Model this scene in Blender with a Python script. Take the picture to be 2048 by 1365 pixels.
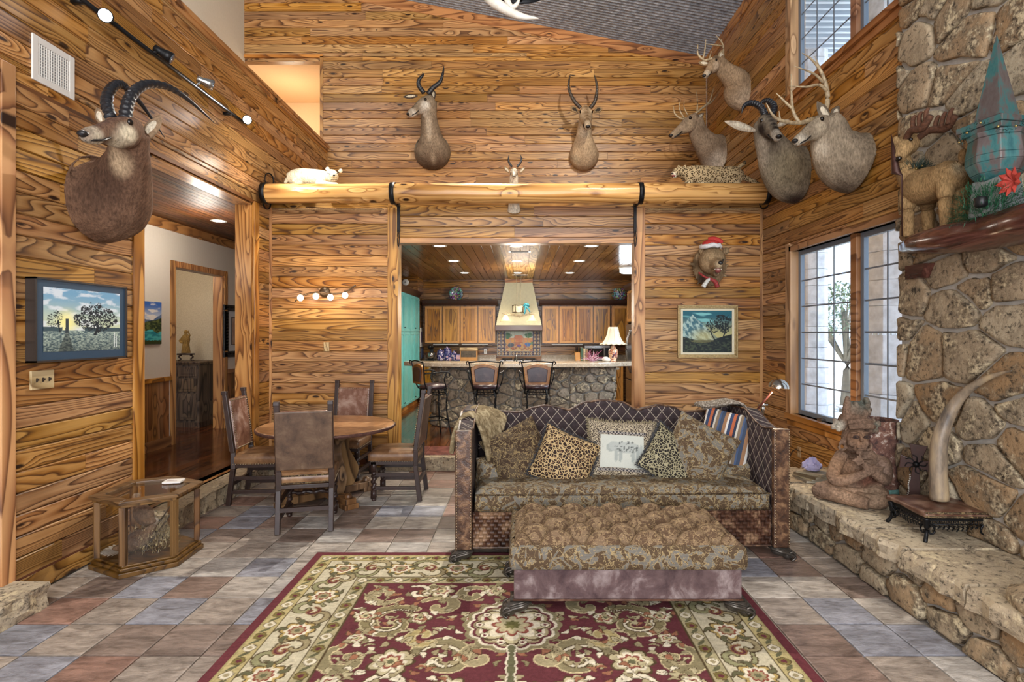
import bpy, math, random
import numpy as np
from mathutils import Vector, Matrix, Euler
random.seed(7)
S = bpy.context.scene
COL = S.collection
for o in list(bpy.data.objects): bpy.data.objects.remove(o)
PI = math.pi
# ---------------------------------------------------------------- camera, world, lights
F, CX, CY, EYE = 1105.0, 1042.0, 668.0, 1.7
cd = bpy.data.cameras.new('camera'); cam = bpy.data.objects.new('camera', cd); COL.objects.link(cam)
cam.location = (0, 0, EYE); cam.rotation_euler = (PI/2, 0, 0)
cd.sensor_width = 36; cd.lens = F*36/2048; cd.shift_x = (1024-CX)/2048; cd.shift_y = -(682.5-CY)/2048
cd.clip_start = .05; cd.clip_end = 300
S.camera = cam
S.view_settings.view_transform = 'Standard'; S.view_settings.look = 'None'
S.view_settings.gamma = 1; S.view_settings.use_curve_mapping = False
S.view_settings.exposure = 0.0
w = bpy.data.worlds.new('sky'); S.world = w; w.use_nodes = True
bg = w.node_tree.nodes['Background']
sky = w.node_tree.nodes.new('ShaderNodeTexSky'); sky.sky_type = 'HOSEK_WILKIE'
sky.turbidity = 4; sky.sun_direction = (.3, .35, .8)
mxw = w.node_tree.nodes.new('ShaderNodeMixRGB'); mxw.inputs[0].default_value = .75
mxw.inputs[2].default_value = (.72, .82, 1, 1)
w.node_tree.links.new(sky.outputs[0], mxw.inputs[1]); w.node_tree.links.new(mxw.outputs[0], bg.inputs[0])
bg.inputs[1].default_value = 2.6

def light(kind, loc, energy, color=(1, 1, 1), size=.1, sizey=None, target=None, spot=None, blend=.5):
    l = bpy.data.lights.new('light', kind); l.energy = energy; l.color = color
    if kind == 'AREA':
        l.size = size
        if sizey: l.shape = 'RECTANGLE'; l.size_y = sizey
    elif kind == 'SUN': l.angle = size
    else: l.shadow_soft_size = size
    if spot: l.spot_size = spot; l.spot_blend = blend
    o = bpy.data.objects.new('light', l); COL.objects.link(o); o.location = loc
    if target is not None:
        o.rotation_euler = (Vector(target)-Vector(loc)).to_track_quat('-Z', 'Y').to_euler()
    return o
# daylight through the big glazed wall behind the camera, low row of panes; the high lamp is added as fill
light('AREA', (0, -2.7, 1.9), 380, (.93, .95, 1), 5.2, 2.6, (0, 5, 1.4))
light('AREA', (0, -2.7, 5.2), 340, (1, .96, .90), 5.6, 2.4, (0, 7, 3.6))
# sun on the land outside the windows
light('SUN', (9, -6, 30), 9, (1, .98, .94), .02, target=(9, 5, 0))
# halogen spot thrown from the high ledge onto the dining corner
light('SPOT', (-.6, 8.2, 6.3), 1500, (1, .93, .82), .03, target=(-1.3, 4.7, 0), spot=math.radians(62), blend=.12)
light('SPOT', (1.6, 3.6, 5.9), 620, (1, .88, .72), .06, target=(-.6, 9.1, 4.4), spot=math.radians(85), blend=.8)
# ---------------------------------------------------------------- helpers
def U(px, py, Y): return Vector(((px-CX)*Y/F, Y, EYE-(py-CY)*Y/F))
def tag(o, label=None, cat=None, group=None, kind=None):
    if label: o['label'] = label
    if cat: o['category'] = cat
    if group: o['group'] = group
    if kind: o['kind'] = kind
    return o
def thing(name, label, cat, loc=(0, 0, 0), rotz=0, group=None):
    o = bpy.data.objects.new(name, None); COL.objects.link(o); o.empty_display_size = .05
    o.location = loc; o.rotation_euler = (0, 0, rotz)
    return tag(o, label, cat, group)
def kids(o): return [c for c in bpy.data.objects if c.parent == o]
def copy_tree(o, loc, rotz, label, group=None):
    ch = {}
    for c in bpy.data.objects:
        if c.parent: ch.setdefault(c.parent, []).append(c)
    def cp(a, par):
        n = a.copy(); COL.objects.link(n); n.parent = par
        for c in ch.get(a, []): cp(c, n)
        return n
    r = cp(o, None); r.location = loc; r.rotation_euler = (0, 0, rotz)
    return tag(r, label, None, group)
def addmesh(name, me, parent=None, loc=None, rot=None):
    o = bpy.data.objects.new(name, me); COL.objects.link(o)
    if parent: o.parent = parent
    if loc is not None: o.location = loc
    if rot is not None: o.rotation_euler = rot
    return o
def spl(pts, n=6):
    """Catmull-Rom through tuples of any length"""
    P = [np.array(p, float) for p in pts]; P = [2*P[0]-P[1]]+P+[2*P[-1]-P[-2]]; out = []
    for i in range(1, len(P)-2):
        for k in range(n):
            t = k/n; a, b, c, d = P[i-1:i+3]
            out.append(.5*((2*b)+(c-a)*t+(2*a-5*b+4*c-d)*t*t+(3*b-a-3*c+d)*t**3))
    out.append(P[-2]); return out
class M:
    def __init__(s): s.v = []; s.f = []; s.m = []; s.xf = None
    def add(s, vs, fs, mi=0):
        b = len(s.v)
        if s.xf is not None: vs = [tuple(s.xf @ Vector(v)) for v in vs]
        s.v += [tuple(v) for v in vs]; s.f += [tuple(b+i for i in f) for f in fs]; s.m += [mi]*len(fs); return s
    def box(s, x0, x1, y0, y1, z0, z1, mi=0):
        if x0 > x1: x0, x1 = x1, x0
        if y0 > y1: y0, y1 = y1, y0
        if z0 > z1: z0, z1 = z1, z0
        return s.add([(x0,y0,z0),(x1,y0,z0),(x1,y1,z0),(x0,y1,z0),(x0,y0,z1),(x1,y0,z1),(x1,y1,z1),(x0,y1,z1)],
              [(0,3,2,1),(4,5,6,7),(0,1,5,4),(1,2,6,5),(2,3,7,6),(3,0,4,7)], mi)
    def bar(s, a, b, w, h, up=(0, 0, 1), mi=0, w2=None, h2=None):
        return s.tube([a, b], [(w/2, h/2), ((w2 or w)/2, (h2 or h)/2)], 4, up, mi, True)
    def tube(s, path, rad, n=10, up=(0, 0, 1), mi=0, square=False):
        P = [Vector(p[:3]) for p in path]; m = len(P)
        if not isinstance(rad, (list, tuple)): rad = [rad]*m
        vs = []; upv = Vector(up)
        for i, p in enumerate(P):
            t = (P[min(i+1, m-1)]-P[max(i-1, 0)]).normalized()
            sd = t.cross(upv)
            if sd.length < 1e-3: sd = t.cross(Vector((1, .3, 0)))
            sd.normalize(); nr = sd.cross(t)
            r = rad[i]; a, b = (r, r) if not isinstance(r, (list, tuple)) else r
            for k in range(n):
                if square:
                    cx, cy = ((1, 1), (-1, 1), (-1, -1), (1, -1))[k]
                else: cx, cy = math.cos(2*PI*k/n), math.sin(2*PI*k/n)
                vs.append(p+sd*cx*a+nr*cy*b)
        fs = [(i*n+k, i*n+(k+1) % n, (i+1)*n+(k+1) % n, (i+1)*n+k) for i in range(m-1) for k in range(n)]
        fs += [tuple(range(n-1, -1, -1)), tuple((m-1)*n+k for k in range(n))]
        return s.add(vs, fs, mi)
    def stube(s, pts, n=8, seg=6, up=(0, 0, 1), mi=0, ring=0):
        """spline tube, pts (x,y,z,r)"""
        q = spl([tuple(p) for p in pts], seg)
        r = [max(.0008, float(a[3]))*(1+ring*(1 if i % 2 else -1)) for i, a in enumerate(q)]
        return s.tube([a[:3] for a in q], r, n, up, mi)
    def lathe(s, prof, c=(0, 0, 0), n=20, mi=0, axis='Z', arc=2*PI, cap=True):
        vs = []; full = arc > 6.28; nn = n if full else n+1
        for r, z in prof:
            for k in range(nn):
                a = arc*k/n; x, y = r*math.cos(a), r*math.sin(a)
                v = (x, y, z) if axis == 'Z' else ((z, x, y) if axis == 'X' else (x, z, y))
                vs.append((v[0]+c[0], v[1]+c[1], v[2]+c[2]))
        m = len(prof); fs = []
        for i in range(m-1):
            for k in range(n if full else n):
                k2 = (k+1) % nn if full else k+1
                fs.append((i*nn+k, i*nn+k2, (i+1)*nn+k2, (i+1)*nn+k))
        if cap and full: fs += [tuple(range(nn-1, -1, -1)), tuple((m-1)*nn+k for k in range(nn))]
        return s.add(vs, fs, mi)
    def ell(s, c, r, n=12, m=8, mi=0, rot=None):
        vs = []; 
        for i in range(m+1):
            th = PI*i/m
            for k in range(n):
                p = Vector((r[0]*math.sin(th)*math.cos(2*PI*k/n), r[1]*math.sin(th)*math.sin(2*PI*k/n), r[2]*math.cos(th)))
                if rot: p = rot @ p
                vs.append(p+Vector(c))
        fs = [(i*n+k, (i+1)*n+k, (i+1)*n+(k+1) % n, i*n+(k+1) % n) for i in range(m) for k in range(n)]
        return s.add(vs, fs, mi)
    def sph(s, c, r, n=10, m=6, mi=0): return s.ell(c, (r, r, r), n, m, mi)
    def prism(s, poly, d0, d1, axis='Y', mi=0):
        """poly in the plane, extruded along axis"""
        def P(a, b, d): return (a, d, b) if axis == 'Y' else ((d, a, b) if axis == 'X' else (a, b, d))
        n = len(poly)
        vs = [P(a, b, d0) for a, b in poly]+[P(a, b, d1) for a, b in poly]
        fs = [tuple(range(n)), tuple(range(2*n-1, n-1, -1))]+[(k, k+n, (k+1) % n+n, (k+1) % n) for k in range(n)]
        return s.add(vs, fs, mi)
    def mesh(s, name, mats, smooth=False):
        me = bpy.data.meshes.new(name); me.from_pydata(s.v, [], s.f)
        mats = mats if isinstance(mats, (list, tuple)) else [mats]
        for m in mats: me.materials.append(m)
        if len(mats) > 1: me.polygons.foreach_set('material_index', s.m)
        if smooth: me.polygons.foreach_set('use_smooth', [True]*len(s.f))
        me.update(); return me
    def build(s, name, mats, parent=None, smooth=False, world=False, bevel=0, label=None, kind=None, sub=0):
        if world and parent is not None:
            q = parent; off = Vector((0, 0, 0))
            while q: off += Vector(q.location); q = q.parent
            s.v = [(a-off.x, b-off.y, c-off.z) for a, b, c in s.v]
        o = addmesh(name, s.mesh(name, mats, smooth), parent)
        import bmesh
        bm = bmesh.new(); bm.from_mesh(o.data); bmesh.ops.recalc_face_normals(bm, faces=bm.faces); bm.to_mesh(o.data); bm.free()
        if bevel:
            b = o.modifiers.new('b', 'BEVEL'); b.width = bevel; b.segments = 2; b.limit_method = 'ANGLE'; b.angle_limit = .6
        if sub:
            b = o.modifiers.new('s', 'SUBSURF'); b.levels = b.render_levels = sub
        return tag(o, label, None, None, kind)
# ---------------------------------------------------------------- materials
class NT:
    def __init__(s, name):
        s.mat = bpy.data.materials.new(name); s.mat.use_nodes = True; s.t = s.mat.node_tree
        s.b = s.t.nodes['Principled BSDF']
    def n(s, typ, ins={}, **kw):
        x = s.t.nodes.new('ShaderNode'+typ)
        for k, v in kw.items(): setattr(x, k, v)
        for k, v in ins.items(): s.set(x.inputs[k], v)
        return x
    def set(s, sock, v):
        if isinstance(v, bpy.types.NodeSocket): s.t.links.new(v, sock)
        elif isinstance(v, (tuple, list)) and len(v) == 3 and sock.type == 'RGBA': sock.default_value = (*v, 1)
        else: sock.default_value = v
    def ma(s, op, a, b=0.0, c=0.0, clamp=False):
        x = s.n('Math', {0: a, 1: b, 2: c}, operation=op, use_clamp=clamp); return x.outputs[0]
    def obj(s): return s.n('TexCoord').outputs['Object']
    def sep(s, v):
        x = s.n('SeparateXYZ', {0: v}); return x.outputs
    def comb(s, x, y, z): return s.n('CombineXYZ', {0: x, 1: y, 2: z}).outputs[0]
    def scale(s, v, k): return s.n('Mapping', {0: v, 3: k}).outputs[0]
    def noise(s, v, sc, det=3, ro=.5, dist=0): return s.n('TexNoise', {'Vector': v, 'Scale': sc, 'Detail': det, 'Roughness': ro, 'Distortion': dist}).outputs[0]
    def vor(s, v, sc, feat='F1', out=0, rnd=1.0): return s.n('TexVoronoi', {'Vector': v, 'Scale': sc, 'Randomness': rnd}, feature=feat).outputs[out]
    def ramp(s, f, stops, interp='LINEAR'):
        x = s.n('ValToRGB', {0: f}); r = x.color_ramp; r.interpolation = interp
        while len(r.elements) < len(stops): r.elements.new(.5)
        for e, (p, c) in zip(r.elements, stops): e.position = p; e.color = (*c, 1)
        return x.outputs[0]
    def mix(s, f, a, b, mode='MIX'): return s.n('MixRGB', {0: f, 1: a, 2: b}, blend_type=mode).outputs[0]
    def rand(s): return s.n('ObjectInfo').outputs['Random']
    def bump(s, h, st=.3, dist=.01): s.set(s.b.inputs['Normal'], s.n('Bump', {'Strength': st, 'Distance': dist, 'Height': h}).outputs[0])
    def done(s, col=None, rough=.5, metal=0, spec=.5):
        if col is not None: s.set(s.b.inputs['Base Color'], col)
        s.set(s.b.inputs['Roughness'], rough); s.set(s.b.inputs['Metallic'], metal); s.b.inputs['Specular IOR Level'].default_value = spec
        return s.mat
def C(h, k=1.0):
    """sRGB hex to linear"""
    v = [int(h[i:i+2], 16)/255 for i in (0, 2, 4)]
    return tuple(min(1, k*(c/12.92 if c < .04045 else ((c+.055)/1.055)**2.4)) for c in v)
def pine(name, axis='X', light_='b88a54', mid='986835', dark='502f18', rough=.38, var=.44, ring=20.0):
    t = NT(name); X, Y, Z = t.sep(t.obj())[:3]; r = t.rand()
    L, W, D = (X, Z, Y) if axis == 'X' else ((Z, X, Y) if axis == 'Z' else (Y, X, Z))
    l2 = t.ma('MULTIPLY_ADD', L, .5, t.ma('MULTIPLY', r, 57)); w2 = t.ma('MULTIPLY_ADD', W, 5.5, t.ma('MULTIPLY', r, 23))
    v = t.comb(l2, w2, t.ma('MULTIPLY_ADD', D, 5, t.ma('MULTIPLY', r, 91)))
    n1 = t.n('TexNoise', {'Vector': v, 'Scale': 1.0, 'Detail': .8, 'Roughness': .3, 'Distortion': .15}).outputs[0]
    kv = t.comb(t.ma('MULTIPLY_ADD', L, 2.3, t.ma('MULTIPLY', r, 77)), t.ma('MULTIPLY_ADD', W, 7.0, t.ma('MULTIPLY', r, 31)), t.ma('MULTIPLY', r, 13))
    kd = t.vor(kv, 1.0)
    kf = t.ma('SUBTRACT', 1.0, t.ma('MULTIPLY', kd, 2.6), clamp=True)
    val = t.ma('MULTIPLY_ADD', n1, ring, t.ma('MULTIPLY', kf, 1.6))
    fr = t.ma('FRACT', val)
    c = t.ramp(fr, [(0, C(light_)), (.25, C(light_)), (.68, C(mid)), (.90, C(dark)), (1, C(light_))])
    fine = t.noise(t.comb(t.ma('MULTIPLY', l2, 4), t.ma('MULTIPLY', w2, 22), r), 1.0, 2)
    c = t.mix(.35, c, t.ramp(fine, [(.3, (.55, .5, .45)), (.7, (1.1, 1.05, 1))]), 'MULTIPLY')
    pt = t.noise(t.comb(t.ma('MULTIPLY', l2, 2.2), t.ma('MULTIPLY', w2, .35), t.ma('MULTIPLY', r, 7)), 1.0, 2)
    c = t.mix(.7, c, t.ramp(pt, [(.34, (.62, .56, .50)), (.55, (1, 1, 1)), (.7, (1.18, 1.14, 1.05))]), 'MULTIPLY')
    c = t.mix(t.ramp(kf, [(.66, (0, 0, 0)), (.80, (1, 1, 1))]), c, C('2b1609'))
    hv = t.n('HueSaturation', {'Hue': t.ma('MULTIPLY_ADD', r, .014, .4955), 'Saturation': t.ma('MULTIPLY_ADD', t.ma('FRACT', t.ma('MULTIPLY', r, 17.3)), .2, .9),
             'Value': t.ma('MULTIPLY_ADD', t.ma('FRACT', t.ma('MULTIPLY', r, 7.7)), var, 1-var/2), 'Color': c})
    t.bump(t.ma('MULTIPLY', fr, .6), .12, .004)
    return t.done(hv.outputs[0], rough, 0, .45)
def plain(name, col, rough=.5, metal=0, nz=0, nscale=30, bump=0, col2=None, spec=.5):
    t = NT(name)
    if nz or bump or col2:
        n = t.noise(t.obj(), nscale, 4, .6)
        c = t.ramp(n, [(.3, tuple(x*(1-nz) for x in col)), (.7, col2 or tuple(min(1, x*(1+nz)) for x in col))])
        if bump: t.bump(n, bump, .01)
        return t.done(c, rough, metal, spec)
    return t.done(tuple(col), rough, metal, spec)
def emit(name, col, st):
    t = NT(name); t.b.inputs['Emission Color'].default_value = (*col, 1); t.b.inputs['Emission Strength'].default_value = st
    return t.done(col, .5)
def glass(name, tint=(.95, .98, 1), refl=1.0):
    t = NT(name); out = t.t.nodes['Material Output']
    tr = t.n('BsdfTransparent', {0: (*tint, 1)}); gl = t.n('BsdfGlossy', {'Roughness': .02})
    fc = t.n('LayerWeight', {0: .5}).outputs['Facing']; fr = t.ma('MULTIPLY_ADD', t.ma('POWER', fc, 5.0), .9, .04)
    mx = t.n('MixShader', {0: t.ma('MULTIPLY', fr, refl), 1: tr.outputs[0], 2: gl.outputs[0]})
    t.t.links.new(mx.outputs[0], out.inputs[0]); return t.mat
mp = pine('pine_board'); mpz = pine('pine_upright', 'Z'); mpy = pine('pine_lengthwise', 'Y')
mtrim = pine('pine_trim', 'X', 'c0874a', '9c6531', '6b4120', .35, .2, 9); mtrimz = pine('pine_trim_upright', 'Z', 'c8945a', 'a87240', '704523', .35, .2, 9)
mtrimy = pine('pine_trim_lengthwise', 'Y', 'c0874a', '9c6531', '6b4120', .35, .2, 9)
mceil = pine('ceiling_board', 'Y', '8d6238', '6d4622', '3d2410', .22, .3, 8)
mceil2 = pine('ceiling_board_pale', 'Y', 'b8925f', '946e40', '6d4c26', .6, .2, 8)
mhceil = pine('hall_beadboard', 'Y', '744a2c', '5c381e', '3a2212', .55, .15, 5)
mdfl = pine('dark_floor_board', 'Y', '6b3f26', '4c2917', '2a150b', .16, .35, 7)
mwain = pine('wainscot_board', 'Z', 'a87446', '8a5a31', '5a371b', .35, .15, 9)
moak = pine('oak_door', 'Z', 'a9742f', '8b5a22', '5f3a14', .3, .12, 12)
mlog = pine('log_wood', 'X', 'd9a35c', 'c08843', '8a5825', .25, .1, 6)
mplas = plain('plaster', C('cfc6b4'), .8, 0, .03, 40, .15)
mpeach = plain('peach_paint', C('e3c093'), .8, 0, .02)
mwhitewall = plain('white_wall', C('d2cdc2'), .8, 0, .02)
mbeige = plain('beige_wall', C('b3a48c'), .85, 0, .12, 60, .2)
miron = plain('black_iron', C('17181a'), .45, .6, .3, 20, .1)
mglass = glass('window_glass', (.93, .97, 1), .7)
def fstone(name, a, b, c, rn=1.0):
    t = NT(name); r = t.rand(); v0 = t.n('VectorMath', {0: t.obj(), 1: t.comb(t.ma('MULTIPLY', r, 40), t.ma('MULTIPLY', r, 17), 0)}).outputs[0]
    n = t.noise(v0, 5, 7, .68, .3); n2 = t.noise(v0, 28, 6, .72)
    base = t.mix(t.ma('MULTIPLY', t.ma('FRACT', t.ma('MULTIPLY', r, 9.1)), rn), C(a), C(b))
    col = t.mix(t.ramp(n, [(.42, (0, 0, 0)), (.58, (1, 1, 1))]), base, C(c))
    col = t.mix(t.ramp(t.ma('MULTIPLY_ADD', n, .6, t.ma('MULTIPLY', n2, .5)), [(.575, (0, 0, 0)), (.66, (1, 1, 1))]), col, C('c9b998'))
    col = t.mix(t.ramp(n2, [(.36, (.85, .85, .85)), (.46, (0, 0, 0))]), col, C('2c2720'))
    h = t.ma('MULTIPLY_ADD', n, 1.0, t.ma('MULTIPLY', n2, .5)); t.bump(h, .7, .03)
    return t.done(col, .85, 0, .25)
mstone = fstone('limestone', 'b0a48c', '9a7a55', '6f6250')
mslab = fstone('hearth_slab', 'b9ab93', 'a69478', '968772')
mmort = plain('mortar', C('a8a59e'), .9, 0, .12, 25, .4)
def tilemat():
    t = NT('slate_tile'); r = t.rand(); v0 = t.n('VectorMath', {0: t.obj(), 1: t.comb(t.ma('MULTIPLY', r, 90), t.ma('MULTIPLY', r, 37), 0)}).outputs[0]
    base = t.ramp(r, [(0, C('8f8378')), (.2, C('7c685d')), (.36, C('a19b94')), (.5, C('79695f')), (.64, C('83838a')), (.76, C('836558')), (.88, C('9d948a')), (1, C('6f6965'))], 'CONSTANT')
    n = t.noise(t.scale(v0, (3.5, 8, 8)), 1, 6, .65, .6); n2 = t.noise(t.scale(v0, (12, 30, 30)), 1, 5, .7, .3)
    c = t.mix(.8, base, t.ramp(n, [(.3, (.45, .42, .41)), (.5, (1.05, 1.05, 1.05)), (.70, (1.75, 1.75, 1.75))]), 'MULTIPLY')
    c = t.mix(.6, c, t.ramp(n2, [(.34, (.38, .36, .34)), (.5, (1.0, 1.0, 1.0)), (.6, (1.15, 1.15, 1.15))]), 'MULTIPLY')
    t.bump(t.ma('MULTIPLY_ADD', n, 1.2, n2), .6, .015)
    return t.done(c, t.ma('MULTIPLY_ADD', n2, .35, .22), 0, .5)
mtile = tilemat(); mgrout = plain('grout', C('a89f92'), .9, 0, .1, 30)
def vcol(name, rough=.8, fur=.0, sc=90, stretch=(1, 1, 1), spec=.3, colvar=.0):
    t = NT(name); a = t.n('Attribute', attribute_name='Col').outputs[0]
    n = t.noise(t.scale(t.obj(), stretch), sc, 4, .65)
    if colvar: a = t.mix(colvar*.7, a, t.ramp(t.noise(t.obj(), 7, 4, .6), [(.32, (.5, .48, .46)), (.66, (1.3, 1.3, 1.28))]), 'MULTIPLY'); a = t.mix(colvar, a, t.ramp(n, [(.3, (.35, .33, .3)), (.68, (1.35, 1.33, 1.3))]), 'MULTIPLY')
    if fur: t.bump(n, fur, .01)
    return t.done(a, rough, 0, spec)
mfur = vcol('fur', .85, .8, 70, (1, 1, .35), .15, .75)
mpaint = vcol('painted_canvas', .45, .05, 120, (1, 1, 1), .3, .0)
def setcol(me, cols):
    a = me.attributes.new('Col', 'FLOAT_COLOR', 'POINT')
    c = np.ones((len(me.vertices), 4), 'f4'); c[:, :3] = cols; a.data.foreach_set('color', c.ravel())
def grid_mesh(name, P, mat, cols=None, smooth=False):
    """P array (m,n,3)"""
    m, n = P.shape[:2]; i = np.arange(m*n).reshape(m, n)
    f = np.stack([i[:-1, :-1], i[:-1, 1:], i[1:, 1:], i[1:, :-1]], -1).reshape(-1, 4)
    me = bpy.data.meshes.new(name); me.vertices.add(m*n); me.vertices.foreach_set('co', P.reshape(-1).astype('f4'))
    me.loops.add(f.size); me.loops.foreach_set('vertex_index', f.ravel().astype('i4'))
    me.polygons.add(len(f)); me.polygons.foreach_set('loop_start', np.arange(0, f.size, 4, dtype='i4'))
    if smooth: me.polygons.foreach_set('use_smooth', np.ones(len(f), bool))
    me.materials.append(mat); me.update(calc_edges=True); me.validate()
    if cols is not None: setcol(me, cols.reshape(-1, 3))
    return me
def sst(x, a, b):
    t = np.clip((x-a)/(b-a), 0, 1); return t*t*(3-2*t)
_rng = np.random.RandomState(5)
def vnoise(x, y, seed=0, octv=4, lac=2.0):
    """cheap numpy value noise"""
    out = 0; amp = .5; tot = 0
    for o in range(octv):
        rs = np.random.RandomState(seed*17+o); G = rs.rand(64, 64)
        xi = np.floor(x).astype(int); yi = np.floor(y).astype(int); fx = x-xi; fy = y-yi
        fx = fx*fx*(3-2*fx); fy = fy*fy*(3-2*fy)
        g = lambda a, b: G[a % 64, b % 64]
        out = out+amp*((g(xi, yi)*(1-fx)+g(xi+1, yi)*fx)*(1-fy)+(g(xi, yi+1)*(1-fx)+g(xi+1, yi+1)*fx)*fy)
        tot += amp; amp *= .5; x = x*lac; y = y*lac
    return out/tot
def organic(name, mm, voxel, colorfn, mat, parent, smooth=3, label=None, world=True, ripple=None):
    off = Vector((0, 0, 0)); q = parent
    while q: off += Vector(q.location); q = q.parent
    tmp = addmesh('tmp', mm.mesh('tmp', []))
    r = tmp.modifiers.new('r', 'REMESH'); r.mode = 'VOXEL'; r.voxel_size = voxel
    sm = tmp.modifiers.new('s', 'SMOOTH'); sm.iterations = smooth; sm.factor = .5
    dg = bpy.context.evaluated_depsgraph_get(); ev = tmp.evaluated_get(dg)
    me = bpy.data.meshes.new_from_object(ev); me.name = name
    bpy.data.objects.remove(tmp)
    n = len(me.vertices); co = np.empty(n*3, 'f4'); me.vertices.foreach_get('co', co); co = co.reshape(-1, 3)
    cols = colorfn(co) if colorfn else np.ones((n, 3))
    if ripple is not None:
        no = np.empty(n*3, 'f4'); me.vertices.foreach_get('normal', no); co = co+no.reshape(-1, 3)*ripple(co)[:, None]
    if world: co = co-np.array(off, 'f4')
    me.vertices.foreach_set('co', co.ravel().astype('f4')); me.polygons.foreach_set('use_smooth', [True]*len(me.polygons))
    me.materials.clear(); me.materials.append(mat); me.update()
    if colorfn: setcol(me, cols)
    o = addmesh(name, me, parent)
    return tag(o, label)
def blobs(base, bl):
    """colour function: soft spots (centre, radius, colour)"""
    def f(co):
        c = np.tile(np.array(base, 'f4'), (len(co), 1))
        for ctr, r, k in bl:
            rr = np.array(r if isinstance(r, tuple) else (r, r, r))
            d = np.sqrt((((co-np.array(ctr))/rr)**2).sum(1)); t = 1-sst(d, .25, 1.15)
            c = c*(1-t[:, None])+np.array(k)*t[:, None]
        return c
    return f
# ---------------------------------------------------------------- structure
XL, XR, YP, YU, XH, XF, YC = -3.185, 3.06, 7.0, 9.1, 2.365, 2.95, 4.28
ZS = .175   # raised hall and kitchen floor
roofz = lambda x: 6.27+.188*(3.06-x)
def struct(name, mm, mats, parent=None, **k):
    o = mm.build(name, mats, parent, **k)
    if parent is None: o['kind'] = 'structure'
    return o
def subtract(r, h):
    u0, u1, v0, v1 = r; a0, a1, b0, b1 = h
    if a0 >= u1 or a1 <= u0 or b0 >= v1 or b1 <= v0: return [r]
    out = []
    if b0 > v0: out.append((u0, u1, v0, b0))
    if b1 < v1: out.append((u0, u1, b1, v1))
    m0, m1 = max(v0, b0), min(v1, b1)
    if a0 > u0: out.append((u0, a0, m0, m1))
    if a1 < u1: out.append((a1, u1, m0, m1))
    return out
def rects(base, holes):
    rs = [base]
    for h in holes: rs = [q for r in rs for q in subtract(r, h)]
    return [r for r in rs if r[1]-r[0] > .012 and r[3]-r[2] > .012]
_pc = {}
def board_mesh(poly, th, mat, name, ch=.009):
    key = (tuple((round(a, 3), round(b, 3)) for a, b in poly), th, mat.name, name)
    if key in _pc: return _pc[key]
    n = len(poly); cx = sum(p[0] for p in poly)/n; cz = sum(p[1] for p in poly)/n
    def ins(p, d): return (p[0]-min(d, .0012)*(1 if p[0] > cx else -1), p[1]-d*(1 if p[1] > cz else -1))
    g = .0022
    A = [ins(p, g) for p in poly]; B = [ins(p, ch) for p in poly]
    vs = [(a, th, b) for a, b in A]+[(a, .009, b) for a, b in A]+[(a, 0, b) for a, b in B]
    fs = [tuple(range(n))]+[tuple(2*n+k for k in range(n-1, -1, -1))]
    for j in (0, n): fs += [(j+k, j+n+k, j+n+(k+1) % n, j+(k+1) % n) for k in range(n)]
    mm = M(); mm.add(vs, fs); me = mm.mesh(name, mat); _pc[key] = me; return me
def boards(parent, origin, rotz, u0, u1, z0, z1, holes, h, mat, seed, lens=(1.6, 3.4), th=.02, name='plank', top=None, cont=False):
    """horizontal boards on an upright plane; u runs along the plane, front faces local -Y"""
    rnd = random.Random(seed); Mx = Matrix.Rotation(rotz, 4, 'Z'); n = 0
    z = z0
    while z < z1-.01:
        zt = min(z+h, z1); rs = rects((u0, u1, z, zt), holes)
        cuts = []; u = u0+rnd.uniform(.3, lens[1])
        while u < u1 and not cont: cuts.append(u); u += rnd.uniform(*lens)
        for (a, b, c, d) in rs:
            xs = [a]+[q for q in cuts if a+.25 < q < b-.25]+[b]
            for p, q in zip(xs, xs[1:]):
                poly = [(0, 0), (q-p, 0), (q-p, d-c), (0, d-c)]
                if top:
                    tl, tr = top(p)-c, top(q)-c
                    if tl <= .01 and tr <= .01: continue
                    if tl < d-c or tr < d-c:
                        H = d-c; pl = [(0, 0)]
                        W = q-p; s = (tr-tl)/W
                        if tr > 0: pl.append((W, 0))
                        else: pl.append((-tl/s, 0))
                        if tr > 0: pl.append((W, min(tr, H)))
                        if tr < H < tl: pl.append(((H-tl)/s, H))
                        pl.append((0, min(tl, H)))
                        poly = pl
                me = board_mesh(poly, th, mat, name)
                o = addmesh(name, me, parent, Vector(origin)+Mx @ Vector((p, 0, c)), (0, 0, rotz)); n += 1
        z = zt
    return n
def slab_walls(name, x_y, th_dir, base, holes, mats):
    pass
# left wall: plane X=XL facing +X.  u = Y (rotz=+90 turns local X to +Y and local -Y to +X)
lh = [(4.66, 6.58, ZS, 3.28), (.3, 3.38, ZS-.06, 3.3)]
m = M()
for (a, b, c, d) in rects((-3, YU, 0, 4.75), lh): m.box(XL-.19, XL-.02, a, b, c, d)
wl = struct('wall_left', m, mpy)
boards(wl, (XL, 0, 0), PI/2, 2.0, YU, 0, 4.72, [(4.53, 6.70, 0, 3.28+.0), (0, 3.47, 0, 3.38)], .137, mp, 1)
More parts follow.
